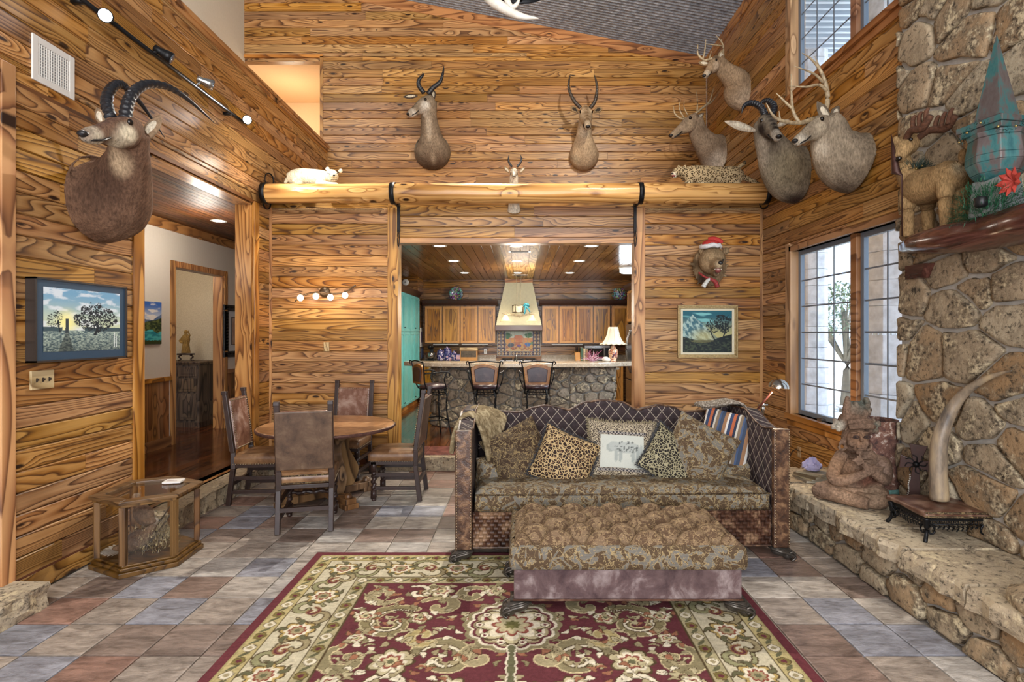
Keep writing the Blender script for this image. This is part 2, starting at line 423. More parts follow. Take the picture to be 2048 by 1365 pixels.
# casings of the two openings, top cap
m = M(); m.box(XL-.02, XL+.012, 4.53, 4.66, 0, 3.28); m.build('casing', mtrimz, wl, bevel=.003)
m = M(); m.box(XL-.02, XL+.012, 6.58, 6.70, 0, 3.28); m.build('casing', mtrimz, wl, bevel=.003)
m = M(); m.box(XL-.21, XL-.02, 6.56, 6.585, ZS, 3.28); m.build('jamb', mtrimz, wl)
m = M(); m.box(XL-.21, XL-.02, 4.655, 4.68, ZS, 3.28); m.build('jamb', mtrimz, wl)
m = M(); m.box(XL-.21, XL-.02, 4.66, 6.58, 3.235, 3.255); m.build('jamb', mtrimy, wl)
m = M(); m.box(XL-.02, XL+.014, 3.375, 3.47, .1, 3.38); m.build('casing', mtrimz, wl, bevel=.003)
m = M(); m.box(XL-.02, XL+.012, 2.0, 3.375, 3.3, 3.38); m.build('casing', mtrimy, wl, bevel=.003)
m = M(); m.box(XL-.21, XL+.03, -3, YU, 4.75, 4.80); m.box(XL-.02, XL+.015, -3, YU, 4.70, 4.75); m.build('cap_rail', mtrimy, wl, bevel=.004)
# lower back partitions (left of and right of the kitchen opening) plus header
for nm, x0, x1 in (('wall_back_left', XL, -1.69), ('wall_back_right', 1.571, XR)):
    m = M(); m.box(x0, x1, YP+.02, YP+.16, 0, 3.40); wb = struct(nm, m, mp)
    c0, c1 = (x0+.02, x1) if x0 < 0 else (x0, x1-.02)
    boards(wb, (0, YP, 0), 0, c0, c1, 0, 3.30, [], .1345, mp, 3 if x0 < 0 else 4, (1.6, 9), cont=True)
m = M(); m.box(-1.69, 1.571, YP+.02, YP+.16, 2.86, 3.40); wb = struct('wall_back_header', m, mp)
boards(wb, (0, YP, 0), 0, -1.69, 1.571, 2.92, 3.33, [], .1345, mp, 5, (1.2, 2.4))
m = M(); m.box(-1.552, 1.432, YP-.006, YP+.17, 2.847, 2.92); m.build('casing', mtrim, wb, bevel=.003)
for x0, x1, nm in ((-1.69, -1.552, 0), (1.432, 1.571, 1)):
    m = M(); m.box(x0, x1, YP-.012, YP+.17, 0, 3.30); struct('trim_%d' % (nm+1), m, mtrimz, bevel=.004)
m = M(); m.box(XL, XL+.03, YP-.014, YP, 0, 3.3); struct('trim_3', m, mtrimz)
m = M(); m.box(XR-.035, XR, YP-.014, YP, 0, 3.3); struct('trim_4', m, mtrimz)
# ledge above kitchen
m = M(); m.box(XL, XR, YP+.001, YU, 3.40, 3.47); struct('ledge', m, mp)
# upper back wall
m = M()
hole = (-4.9, -3.31, 4.3, 6.27)
for a, b, c, d in rects((-4.7, XR, 3.4, 6.2), [hole]): m.box(a, b, YU+.02, YU+.14, c, d)
m.prism([(-4.7, 6.2+.001), (XR, 6.2+.001), (XR, roofz(XR)), (-4.7, roofz(-4.7))], YU+.02, YU+.14)
wu = struct('wall_back_upper', m, mp)
boards(wu, (0, YU, 0), 0, -4.56, XR-.02, 3.47, 7.75, [hole], .1365, mp, 8, (1.8, 4.2), top=lambda x: roofz(x)-.16)
m = M(); m.prism([(-4.6, roofz(-4.6)-.17), (XR, roofz(XR)-.17), (XR, roofz(XR)-.01), (-4.6, roofz(-4.6)-.01)], YU-.012, YU+.02); m.build('rake_trim', mtrim, wu)
m = M(); m.box(-3.31, -3.26, YU-.012, YU+.02, 4.3, 6.27); m.build('casing', mtrimz, wu)
m = M(); m.box(-4.56, -3.26, YU-.012, YU+.02, 6.25, 6.30); m.build('casing', mtrim, wu)
m = M(); m.box(-5.2, -3.30, 11.0, 11.1, 4.0, 6.6); m.box(-3.31, -3.25, YU+.14, 11, 4.0, 6.6); m.box(-5.2, -3.25, YU+.14, 11.1, 6.3, 6.4); m.box(-5.3, -5.2, YU+.14, 11.1, 4.0, 6.4)
struct('wall_recess', m, mpeach)
m = M(); m.box(-4.66, -4.56, 4.5, YU+.02, 3.4, 7.72); struct('wall_loft', m, mplas)
m = M(); m.box(-4.9, XL-.19, 2, 11.1, 3.30, 3.42); struct('loft_floor', m, mplas)
# right wall with windows, plane X=XR facing -X: rotz=-90: local X -> -Y, so u=-Y
W0, W1 = 4.36, 6.28
rh = [(-W1, -W0, .80, 2.63), (-W1, -W0, 4.40, 6.15)]
m = M()
for (a, b, c, d) in rects((-YU-.1, 3, 0, 6.35), rh): m.box(XR+.02, XR+.17, -b, -a, c, d)
wr = struct('wall_right', m, mpy)
hr = [(-W1-.0, -W0+.1, .80, 2.70), (-W1-.0, -W0+.1, 4.36, 6.2)]
boards(wr, (XR, 0, 0), -PI/2, -YU, -4.1, 0, 6.17, hr, .137, mp, 12, (1.7, 4.0))
m = M(); m.box(XR-.012, XR+.02, 3.2, YU, 6.11, 6.28); m.build('eave_trim', mtrimy, wr)
mwf = plain('window_frame_grey', C('7b6a58'), .4, 0, .1, 20); mwt = pine('window_casing', 'Z', 'c09c74', 'a3805a', '7e5e3e', .35, .1, 6)
mwy = pine('window_casing_lengthwise', 'Y', 'b3835a', '99683f', '6e4527', .35, .1, 6); msash = plain('sash_blue_grey', C('66707c'), .35)
def window(nm, z0, z1, rows):
    w_ = bpy.data.objects.new(nm, None); COL.objects.link(w_); w_['kind'] = 'structure'; w_.location = (XR+.09, (W0+W1)/2, z0)
    def B(name, x0, x1, y0, y1, a, b, mt): 
        k = M(); k.box(x0, x1, y0, y1, a, b); return k.build(name, mt, w_, world=True, bevel=.003)
    B('casing', XR-.02, XR+.15, W1-.045, W1+.03, z0-.05, z1+.08, mwt); B('casing', XR-.014, XR+.02, W1, W1+.09, z0-.08, z1+.1, mwt)
    B('casing', XR-.02, XR+.15, W0-.03, W1, z1, z1+.06, mwy); B('sill', XR-.045, XR+.15, W0-.03, W1+.05, z0-.06, z0, mwy)
    B('casing', XR-.014, XR+.02, W0-.03, W1+.05, z0-.13, z0-.06, mwy); B('casing', XR-.02, XR+.15, W0-.03, W0+.02, z0, z1, mwt)
    mid = 5.14
    B('mullion', XR+.03, XR+.14, mid-.045, mid+.045, z0, z1, mwy)
    for a, b in ((W0+.02, mid-.045), (mid+.045, W1-.045)):
        k = M(); s = .05; x0, x1 = XR+.07, XR+.115
        k.box(x0, x1, a, a+s, z0, z1); k.box(x0, x1, b-s, b, z0, z1); k.box(x0, x1, a+s, b-s, z0, z0+s); k.box(x0, x1, a+s, b-s, z1-s, z1)
        k.build('sash', msash, w_, world=True, bevel=.003)
        k = M(); k.box(XR+.09, XR+.094, a+s, b-s, z0+s, z1-s); k.build('pane', mglass, w_, world=True)
        n = 3 if b-a > .8 else 2
        for i in range(1, n):
            y = a+s+(b-a-2*s)*i/n; B('muntin', XR+.082, XR+.089, y-.008, y+.008, z0+s, z1-s, msash)
        for i in range(1, rows):
            z = z0+s+(z1-z0-2*s)*i/rows; B('muntin', XR+.0825, XR+.0885, a+s, b-s, z-.008, z+.008, msash)
        k = M(); yy = (a+b)/2; k.box(XR+.02, XR+.07, yy-.04, yy+.04, z0, z0+.02); k.bar((XR+.04, yy-.03, z0+.03), (XR+.03, yy+.06, z0+.02), .012, .01); k.build('crank_handle', plain('crank_metal', C('77706a'), .3, .8), w_, world=True)
window('window_1', .80, 2.63, 6); window('window_2', 4.40, 6.15, 6)
# floor
m = M(); m.box(XL-.2, XR+.2, -3, YP+.1, -.12, -.012); fl = struct('floor', m, mgrout)
tm = {}
T = .318; nx0 = -3; cnt = 0
y = 3.554+T*11 
for j in range(-4, 11):
    for i in range(-3, 18):
        x0 = -2.325+i*T; x1 = x0+T; y0 = 3.554+j*T; y1 = y0+T
        xa, xb = max(x0, XL), min(x1, XH if y0 < 5.3 else XR); ya, yb = y0, min(y1, 6.84)
        if xb-xa < .03 or yb-ya < .03: continue
        if y1 < 2.4 : continue
        if x0 > -1.3 and x1 < 1.2 and y1 < 4.0: continue   # under the rug
        key = (round(xb-xa, 3), round(yb-ya, 3))
        if key not in tm:
            k = M(); W_, H_ = key; g = .0045; b = .006
            vs = [(g, g, -.012), (W_-g, g, -.012), (W_-g, H_-g, -.012), (g, H_-g, -.012), (g, g, -.002), (W_-g, g, -.002), (W_-g, H_-g, -.002), (g, H_-g, -.002),
                  (g+b, g+b, 0), (W_-g-b, g+b, 0), (W_-g-b, H_-g-b, 0), (g+b, H_-g-b, 0)]
            fs = [(8, 9, 10, 11)]+[(q, (q+1) % 4, 4+(q+1) % 4, 4+q) for q in range(4)]+[(4+q, 4+(q+1) % 4, 8+(q+1) % 4, 8+q) for q in range(4)]
            k.add(vs, fs); tm[key] = k.mesh('tile', mtile)
        addmesh('tile', tm[key], fl, (xa, ya, 0)); cnt += 1
print('tiles', cnt)
k = M()
for j in range(-20, -4):
    for i in range(-3, 15):
        x0 = -2.325+i*T; y0 = 3.554+j*T
        if y0 > -2.8: k.box(x0+.005, x0+T-.005, y0+.005, y0+T-.005, -.012, 0)
k.build('tile_field', mtile, fl, kind='stuff')
# ceiling of corrugated metal
mcor = NT('corrugated_steel'); nn = mcor.noise(mcor.obj(), 14, 6, .75); n3 = mcor.noise(mcor.obj(), 1.2, 2)
cc = mcor.ramp(nn, [(.3, C('5f656d')), (.5, C('939aa3')), (.7, C('c3cad3'))])
cc = mcor.mix(.5, cc, mcor.ramp(n3, [(.35, (.7, .7, .7)), (.65, (1.15, 1.15, 1.15))]), 'MULTIPLY')
mcor = mcor.done(cc, .5, .1)
ce = bpy.data.objects.new('ceiling', None); COL.objects.link(ce); ce['kind'] = 'structure'; ce.location = (0, 3, 6.8)
ys = 9.1; pw = .068*10
while ys > 1.2:
    a = ys-pw; n = 80; yy = np.linspace(a, ys, n+1); xx = np.array([-4.7, XR+.1])
    P = np.zeros((2, n+1, 3)); 
    for q in range(2): P[q, :, 0] = xx[q]; P[q, :, 1] = yy-3; P[q, :, 2] = roofz(xx[q])+.010*np.cos(2*PI*(yy)/.068)-6.8
    addmesh('metal_sheet', grid_mesh('metal_sheet', P, mcor, None, True), ce); ys = a
k = M(); k.prism([(-4.7, roofz(-4.7)+.03), (XR+.1, roofz(XR+.1)+.03), (XR+.1, roofz(XR+.1)+.12), (-4.7, roofz(-4.7)+.12)], -3, 9.3); k.build('roof_deck', mcor, ce, world=True)
# rear wall with the big glazing openings, loft closing walls
m = M()
for (a, b, c, d) in rects((-5, 3.2, 0, 7.9), [(-2.6, 2.6, .6, 3.2), (-2.8, 2.8, 4.0, 6.2)]): m.box(a, b, -3.1, -3.0, c, d)
struct('wall_rear', m, mpy)
m = M(); m.box(-5.0, -4.9, -3, 6.0, 0, 7.9); struct('wall_far_left', m, mwhitewall)
# ---------------- hall beyond the left opening
m = M(); m.box(-6.6, XL-.001, 3.0, 10.5, ZS-.1, ZS-.012); hf = struct('floor_hall', m, mdfl)
def floorboards(par, x0, x1, y0, y1, z, w, mat, seed, name='floorboard'):
    rnd = random.Random(seed); x = x0
    while x < x1-.02:
        xb = min(x+w, x1); y = y0
        while y < y1-.05:
            L = min(round(rnd.uniform(1.2, 2.4), 1), y1-y); 
            key = (round(xb-x, 3), round(L, 3), mat.name)
            if key not in _pc:
                k = M(); k.box(.001, xb-x-.001, .001, L-.001, -.012, 0); _pc[key] = k.mesh(name, mat)
            addmesh(name, _pc[key], par, (x, y, z)); y += L
        x = xb
floorboards(hf, -6.4, XL-.1, 4.66, 9.4, ZS, .13, mdfl, 3)
m = M(); m.box(-4.8, XL-.0, 3.0, 10.5, 3.26, 3.30); hc = struct('ceiling_hall', m, mhceil)
x = -4.8; bm_ = M(); bm_.box(.002, .078, 0, 6.5, -.014, 0); bm_ = bm_.mesh('bead_board', mhceil)
while x < XL-.25: addmesh('bead_board', bm_, hc, (x, 4.0, 3.26)); x += .08
D0, D1, DZ = 7.555, 8.99, 2.71
m = M()
for (a, b, c, d) in rects((3.0, 10.5, ZS-.1, 3.3), [(D0+.08, D1-.08, ZS-.2, DZ-.09)]): m.box(-4.94, -4.8, a, b, c, d)
hw = struct('wall_hall', m, mwhitewall)
k = M(); k.box(-4.8, -4.775, 3.5, 10.4, 3.11, 3.24); k.build('crown', mtrimy, hw)
for a, b in ((5.0, D0), (D1, 10.4)):
    k = M(); k.box(-4.8, -4.765, a, b, 1.06, 1.12); k.build('chair_rail', mtrimy, hw, bevel=.004)
    k = M(); k.box(-4.8, -4.775, a, b, ZS, ZS+.13); k.build('baseboard', mtrimy, hw)
    y = a; w_ = .12; k = M(); k.box(0, .012, .001, w_-.003, ZS+.13, 1.06); bm_ = k.mesh('wainscot_board', mwain)
    while y < b-.05: 
        if y+w_ <= b: addmesh('wainscot_board', bm_, hw, (-4.8, y, 0))
        y += w_
m = M(); c_ = .085
dr = bpy.data.objects.new('door_1', None); COL.objects.link(dr); dr['kind'] = 'structure'; dr.location = (-4.8, 8.27, ZS)
for nm, bx in (('casing', (-4.80, -4.77, D0, D0+c_, ZS, DZ)), ('casing', (-4.80, -4.77, D1-c_, D1, ZS, DZ)), ('casing', (-4.80, -4.77, D0+c_, D1-c_, DZ-c_, DZ)),
               ('jamb', (-4.95, -4.80, D1-c_-.03, D1-c_, ZS, DZ-c_)), ('jamb', (-4.95, -4.80, D0+c_, D0+c_+.03, ZS, DZ-c_))):
    k = M(); k.box(*bx); k.build(nm, mtrimz, dr, world=True, bevel=.003)
m = M(); m.box(-6.6, -4.94, 9.47, 9.57, ZS-.1, 3.3); m.box(-6.7, -6.6, 5, 9.57, ZS-.1, 3.3); m.box(-6.6, -4.94, 6.5, 9.5, 3.2, 3.3); wsr = struct('wall_side_room', m, mbeige)
k = M(); k.box(-6.6, -4.94, 9.45, 9.47, ZS, ZS+.12); k.build('baseboard', mtrim, wsr)
m = M(); m.box(-6.6, XL-.19, 10.4, 10.5, 0, 3.3); m.box(-6.6, XL-.19, 3.4, 3.5, 0, 3.3); struct('wall_hall_end', m, mwhitewall)
light('POINT', (-4.0, 7.0, 2.9), 28, (1, .9, .78), .15); light('POINT', (-5.6, 8.2, 2.7), 26, (1, .88, .7), .15); light('POINT', (-4.0, 5.2, 2.6), 16, (1, .92, .8), .2)
light('AREA', (-3.7, 5.2, 6.4), 50, (1, .95, .88), 1.0, 1.0, (-4.5, 7.5, 6)); light('POINT', (-4.2, 10.1, 5.6), 22, (1, .85, .62), .2)
# ---------------------------------------------------------------- stonework
def clip_poly(P, a, b, c):
    """keep a*x+b*y<=c"""
    out = []
    for i in range(len(P)):
        p, q = P[i], P[(i+1) % len(P)]; dp = a*p[0]+b*p[1]-c; dq = a*q[0]+b*q[1]-c
        if dp <= 0: out.append(p)
        if dp*dq < 0: t = dp/(dp-dq); out.append((p[0]+t*(q[0]-p[0]), p[1]+t*(q[1]-p[1])))
    return out
def stone_cells(W, H, sw, sh, seed, gap=.014, wob=.30):
    rnd = random.Random(seed); pts = []; v = 0
    while v < H+sh:
        hh = sh*rnd.uniform(.55, 1.4); u = -rnd.uniform(0, sw)
        while u < W+sw:
            ww = sw*rnd.uniform(.55, 1.6); pts.append((u+ww/2+rnd.uniform(-wob, wob)*ww*.4, v+hh/2+rnd.uniform(-wob, wob)*hh)); u += ww
        v += hh
    k = sw/sh; out = []
    for i, p in enumerate(pts):
        P = [(0, 0), (W, 0), (W, H), (0, H)]
        for j, q in enumerate(pts):
            if i == j or abs(q[0]-p[0]) > 3*sw or abs(q[1]-p[1]) > 3.5*sh: continue
            # anisotropic bisector
            dx, dy = (q[0]-p[0]), (q[1]-p[1])*k*k; mx, my = (p[0]+q[0])/2, (p[1]+q[1])/2
            P = clip_poly(P, dx, dy, dx*mx+dy*my)
            if len(P) < 3: break
        if len(P) < 3: continue
        cx = sum(a for a, b in P)/len(P); cy = sum(b for a, b in P)/len(P)
        A = abs(sum(P[n][0]*P[(n+1) % len(P)][1]-P[(n+1) % len(P)][0]*P[n][1] for n in range(len(P))))/2
        if A < .0025: continue
        # rounded outline: resample with chaikin then shrink
        Q = []
        for n in range(len(P)):
            a, b = P[n], P[(n+1) % len(P)]
            L = math.hypot(b[0]-a[0], b[1]-a[1])
            t = min(.3, .022/max(L, .01)); Q.append((a[0]+(b[0]-a[0])*t, a[1]+(b[1]-a[1])*t)); 
            if L > .12: w1 = rnd.uniform(-.012, .012); Q.append((a[0]*.5+b[0]*.5+w1, a[1]*.5+b[1]*.5+w1))
            Q.append((a[0]+(b[0]-a[0])*(1-t), a[1]+(b[1]-a[1])*(1-t)))
        R = []
        for a, b in Q:
            d = math.hypot(a-cx, b-cy); s_ = max(.3, (d-gap)/d) if d > 0 else 1; s_ *= 1-rnd.uniform(0, .035)
            R.append(((a-cx)*s_, (b-cy)*s_))
        out.append((cx, cy, R))
    return out
def stone_mesh(R, dep, seed, mat=None, name='stone'):
    rnd = random.Random(seed); n = len(R); vs = []
    for lvl, (sc, d) in enumerate(((1.0, .0), (1.0, -dep*.6), (.965, -dep*.92), (.84, -dep*1.0))):
        for a, b in R:
            j = rnd.uniform(-.10, .10)*dep if lvl > 0 else 0
            vs.append((a*sc, d+j, b*sc))
    vs.append((0, -dep*rnd.uniform(.95, 1.12), 0))
    fs = [(l*n+k, l*n+(k+1) % n, (l+1)*n+(k+1) % n, (l+1)*n+k) for l in range(3) for k in range(n)]
    fs += [(3*n+k, 3*n+(k+1) % n, 4*n) for k in range(n)]
    mm = M(); mm.add(vs, fs); return mm.mesh(name, mat or mstone, True)
def stonework(parent, origin, rotz, W, H, sw, sh, seed, dep=.04, gap=.014, mat=None, wob=.3, name='stone'):
    off = Vector((0, 0, 0)) if parent is None or parent.rotation_euler.z == 0 else None
    Mx = Matrix.Rotation(rotz, 4, 'Z'); rnd = random.Random(seed); pl = Vector(parent.location) if parent else Vector((0, 0, 0))
    for i, (cx, cy, R) in enumerate(stone_cells(W, H, sw, sh, seed, gap, wob)):
        me = stone_mesh(R, dep*rnd.uniform(.7, 1.3), seed*100+i, mat)
        addmesh(name, me, parent, Vector(origin)-pl+Mx @ Vector((cx, 0, cy)), (0, 0, rotz))
# chimney breast: face X=XF facing -X from Y=YC towards the camera; small return at YC
m = M(); m.box(XF, XR+.02, 1.4, YC, 0, 6.4); ch = struct('wall_chimney', m, mmort)
stonework(ch, (XF, YC+.015, .38), -PI/2, 1.75, 5.9, .36, .23, 21, .036, .013, wob=.5)
# raised hearth
m = M(); m.box(XH+.03, XR, 1.0, 5.46, 0, .30); m.box(XH+.03, 2.62, .8, 2.6, .3, .36)
he = struct('hearth', m, mmort)
stonework(he, (XH+.03, 5.46, 0), -PI/2, 3.2, .28, .25, .19, 33, .045, .012, wob=.45)
rnd = random.Random(5); y = 5.47; i = 0
xs_in = 2.70
while y > 1.9:
    L = rnd.uniform(.34, .75) if y > 3 else .5; y1 = y-L
    for a, b in ((XH-.055, xs_in+rnd.uniform(-.06, .06)), (xs_in+.01, XR-.01)):
        a2 = a if a < 2.5 else _last; _last = b+.012
        z1 = .385 if True else .37
        n = 6; R = []
        for k in range(n): R.append((y-L*k/n, a2+(rnd.uniform(-.018, .018) if a2 < 2.5 else 0)))
        edge = [(xx, yy) for yy, xx in R]+[(a2, y1+.008)]+[(b, y1+.008), (b, y-.008)]
        edge[0] = (a2, y-.008)
        cxm = (a2+b)/2; cym = (y+y1)/2; k_ = M(); m_ = len(edge)
        vs = []
        for sc, z in ((.0, .272), (.0, .30), (.0, .355), (.02, .385)):
            for xx, yy in edge:
                jx = rnd.uniform(-.012, .012) if a2 < 2.5 and xx < 2.5 else 0
                vs.append((xx-cxm+(sc if xx < cxm else -sc)+jx, yy-cym+(-sc*.5 if yy > cym else sc*.5), z))
        fs = [(l*m_+q, l*m_+(q+1) % m_, (l+1)*m_+(q+1) % m_, (l+1)*m_+q) for l in range(3) for q in range(m_)]+[tuple(3*m_+q for q in range(m_)), tuple(q for q in range(m_-1, -1, -1))]
        k_.add(vs, fs); o = k_.build('slab_stone', mslab, he); o.location = (cxm, cym, 0)
    y = y1
for (x, yy, z, r, s) in ((2.50, 2.52, .40, (.17, .28, .10), 1), (2.78, 2.3, .40, (.14, .3, .09), 2)):
    k = M(); k.ell((0, 0, 0), r, 14, 8); rn = random.Random(s)
    k.v = [(a*(1+rn.uniform(-.06, .06)), b*(1+rn.uniform(-.06, .06)), max(-.6*r[2], min(.8*r[2], c))) for a, b, c in k.v]
    o = k.build('stone', mstone, he, True); o.location = (x, yy, z)
# stone steps: hall step along the left wall, kitchen step, near-left step
def stepline(nm, p0, p1, depth, zt, seed, inward):
    s_ = bpy.data.objects.new(nm, None); COL.objects.link(s_); s_['kind'] = 'structure'; s_.location = p0
    d = Vector(p1)-Vector(p0); L = d.length; ang = math.atan2(d.y, d.x); rn = random.Random(seed); u = 0
    Mx = Matrix.Rotation(ang, 4, 'Z')
    while u < L-.05:
        l = min(rn.uniform(.35, .7), L-u); n = 7; R = [(l*k/n, rn.uniform(-.015, .015)) for k in range(n+1)]
        poly = R+[(l, depth), (0, depth)]; poly[0] = (.006, poly[0][1]); poly[n] = (l-.006, poly[n][1])
        mm = M(); m_ = len(poly); vs = []
        for lv, z in enumerate((0, zt*.3, zt*.55, zt*.88, zt)):
            for q, (a, b) in enumerate(poly): vs.append((a, b+(rn.uniform(-.014, .014)+(.012 if lv == 4 else 0) if q <= n else 0), z))
        fs = [(v*m_+q, v*m_+(q+1) % m_, (v+1)*m_+(q+1) % m_, (v+1)*m_+q) for v in range(4) for q in range(m_)]+[tuple(4*m_+q for q in range(m_))]
        mm.add(vs, fs); o = mm.build('stone', mslab, s_); o.location = Mx @ Vector((u, 0, 0)); o.rotation_euler = (0, 0, ang); u += l
    return s_
stepline('step_hall', (-2.985, 6.84, 0), (-2.985, 4.62, 0), -.25, ZS, 3, 0)
stepline('step_kitchen', (-1.72, 6.84, 0), (1.60, 6.84, 0), .42, ZS-.01, 4, 0)
stepline('step_near_left', (-2.96, 3.46, 0), (-2.96, 2.0, 0), -.25, .15, 5, 0)
# ---------------------------------------------------------------- outside the windows
mgr = plain('blown_out_grass', C('d6d5cc'), .95, 0, .12, 6, 0, C('ebebe6'))  # grass near white: the overexposed daylight is put into its colour
m = M(); m.box(XR+.3, 90, -40, 90, -.5, -.35); struct('ground_outside', m, mgr)
mxs = plain('washed_out_limestone', C('dfe2e8'), .9, 0, .2, 9, .3)  # stone coloured pale blue to paint in the overexposed wash of daylight
def ext_pillar(x, y, w, label):
    t = thing('porch_pillar', label, 'pillar', (x, y, -.35)); rn = random.Random(int(x*10)); z = 0
    while z < 6.9:
        h = rn.uniform(.25, .4); f = 1+.55*max(0, 1-z/1.6); k = M(); q = [(math.cos(a)*w*f*rn.uniform(.97, 1.02), math.sin(a)*w*f*rn.uniform(.97, 1.02)) for a in [i*PI/5 for i in range(10)]]
        k.prism(q, z, z+h-.004, 'Z'); k.build('stone', mxs, t, bevel=.006); z += h
ext_pillar(4.55, 6.75, .30, 'tapering pale stone porch pillar outside the right hand sash, near the stone chimney')
ext_pillar(4.75, 8.95, .20, 'slim pale stone porch pillar seen through the left edge of the window')
k = M(); k.box(XR+.2, 5.2, -3, 12, 6.3, 6.4)
for i in range(70): k.box(XR+.2, 5.2, -1+i*.15, -1+i*.15+.05, 6.24, 6.3)
struct('porch_roof', k, plain('porch_roof_metal', C('b9c3cf'), .4, .2))
def tree(x, y, h, r, label, seed, bare=False):
    rn = random.Random(seed); t = thing('tree', label, 'tree', (x, y, -.4)); k = M(); k.stube([(0, 0, 0, .14), (.1, .05, h*.35, .1), (-.05, 0, h*.7, .05)], 8)
    for i in range(9):
        a = i*2.4; k.stube([(0, 0, h*.35, .05), (math.cos(a)*r*.5, math.sin(a)*r*.5, h*.6, .03), (math.cos(a)*r*.9, math.sin(a)*r*.9, h*.75, .01)], 5, 3)
    k.build('trunk', plain('bark', C('6d6558'), .9), t, True)
    k = M()
    for i in range(1400):
        a = rn.uniform(0, 2*PI); b = math.acos(rn.uniform(-.7, 1)); q = r*rn.uniform(.5, 1)
        p = Vector((math.cos(a)*math.sin(b)*q, math.sin(a)*math.sin(b)*q, h*.66+math.cos(b)*q*.75)); s = rn.uniform(.06, .12)
        v = Vector((rn.gauss(0, 1), rn.gauss(0, 1), rn.gauss(0, 1))).normalized(); w_ = v.cross(Vector((0, .2, 1))).normalized()
        k.add([p, p+v*s*.5+w_*s*.35, p+v*s*1.4, p+v*s*.5-w_*s*.35], [(0, 1, 2, 3)])
    k.build('foliage', plain('grey_green_leaf', C('66745c'), .8), t, kind='stuff')
tree(8.5, 14.5, 3.9, 1.3, 'dark leafy oak outside the left window sash', 3)
tree(20, 27, 5, 2.6, 'round distant tree outside the window, far beyond the porch', 4)
tree(24, 38, 5, 3.0, 'furthest pale tree on the horizon outside the window', 5)
t = thing('garden_table', 'white garden table on the lawn outside the window', 'table', (6.3, 9.6, -.35))
k = M(); k.box(-.6, .6, -.4, .4, .72, .75); k.build('tabletop', plain('white_paint', C('d8dadd'), .5), t)
for a in (-.5, .5):
    for b in (-.32, .32): k = M(); k.box(a-.02, a+.02, b-.02, b+.02, 0, .72); k.build('leg', bpy.data.materials['white_paint'], t)
# ---------------------------------------------------------------- kitchen shell
KB, KL, KR, KZ = 12.9, -2.95, 2.95, 2.97
m = M(); m.box(KL, KR, 6.86, KB+.2, ZS-.10, ZS-.012); fk = struct('floor_kitchen', m, mdfl)
mterra = NT('red_landing_tile'); n_ = mterra.noise(mterra.obj(), 9, 5, .7); mterra = mterra.done(mterra.ramp(n_, [(.35, C('4c2a26')), (.6, C('8b5248')), (.72, C('a97a6d'))]), .28)
x = -1.55
while x < 1.42: k = M(); w_ = min(.33, 1.425-x); k.box(.003, w_-.003, 0, .50, -.012, 0); o = k.build('landing_tile', mterra, fk, bevel=.003); o.location = (x, 6.98, ZS+.001); x += .33
floorboards(fk, KL, KR, 7.5, KB, ZS, .12, mdfl, 9)
m = M(); m.box(KL, KR, YP+.16, KB+.2, KZ, KZ+.08); ck = struct('ceiling_kitchen', m, mceil)
x = KL; i = 0
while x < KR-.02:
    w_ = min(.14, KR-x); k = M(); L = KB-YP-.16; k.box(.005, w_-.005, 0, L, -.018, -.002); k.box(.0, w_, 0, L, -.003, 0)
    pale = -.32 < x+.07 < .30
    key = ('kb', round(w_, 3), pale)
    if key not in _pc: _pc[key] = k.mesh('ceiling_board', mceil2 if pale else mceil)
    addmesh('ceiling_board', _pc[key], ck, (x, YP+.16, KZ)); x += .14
m = M(); m.box(KL-.1, KR+.1, KB+.02, KB+.15, 0, 3.3); wkb = struct('wall_kitchen_back', m, mp)
boards(wkb, (0, KB, 0), 0, -2.28, KR, 1.0, KZ, [], .137, mceil_x := pine('kitchen_board', 'X', 'a1713f', '7d5228', '432912', .3, .3, 9), 31, (1.8, 4))
m = M(); m.box(KL-.12, KL, 7.16, KB, 0, 3.3); struct('wall_kitchen_left', m, mpy)
m = M(); m.box(KR, KR+.1, 7.16, KB, 0, 3.3); struct('wall_kitchen_right', m, mpy)
m = M(); m.box(KL, -2.31, 12.32, KB, .3, KZ); wj = struct('wall_kitchen_jog', m, mp)
boards(wj, (0, 12.30, 0), 0, KL, -2.30, 2.2, KZ, [], .137, mceil_x, 33, (1.8, 4))
boards(wj, (-2.29, 0, 0), PI/2, 12.30, KB, 1.0, KZ, [], .137, mceil_x, 34, (1.8, 4))
mlamp = emit('lamp_glow', (1, .93, .82), 14); mwhite = plain('white_metal', C('d9d6cf'), .4)
def downlight(x, y, z, label, group):
    t = thing('recessed_light', label, 'ceiling light', (x, y, z-.019), 0, group)
    k = M(); k.lathe([(.075, 0), (.1, -.004), (.105, 0), (.1, .004), (.075, .004)], n=24); k.build('trim_ring', mwhite, t, True)
    k = M(); k.lathe([(.074, .0), (.001, .0)], n=20, cap=False); k.build('lamp', mlamp, t)
rows_ = {7.68*1.026: 'nearest row', 9.5: 'middle row', 11.35: 'farthest row'}
for ry, rn_ in rows_.items():
    for cx_, cn in ((-1.16, 'left'), (-.07, 'centre'), (1.0, 'right')):
        downlight(cx_*(1.0), ry, KZ, 'round recessed light in the wooden kitchen ceiling, %s column of the %s' % (cn, rn_), 'recessed lights in the kitchen ceiling')
        light('SPOT', (cx_, ry, KZ-.05), 95, (1, .88, .7), .06, target=(cx_, ry, 0), spot=math.radians(140), blend=.8)
light('POINT', (0, 10.4, 2.2), 90, (1, .9, .78), .3)
light('AREA', (2.6, 7.9, 1.9), 60, (.7, .85, 1), .7, 1.2, (-2.3, 9, .8))
downlight(-4.13, 7.55, 3.26, 'round recessed light in the dark hall ceiling', 'recessed light in the hall')
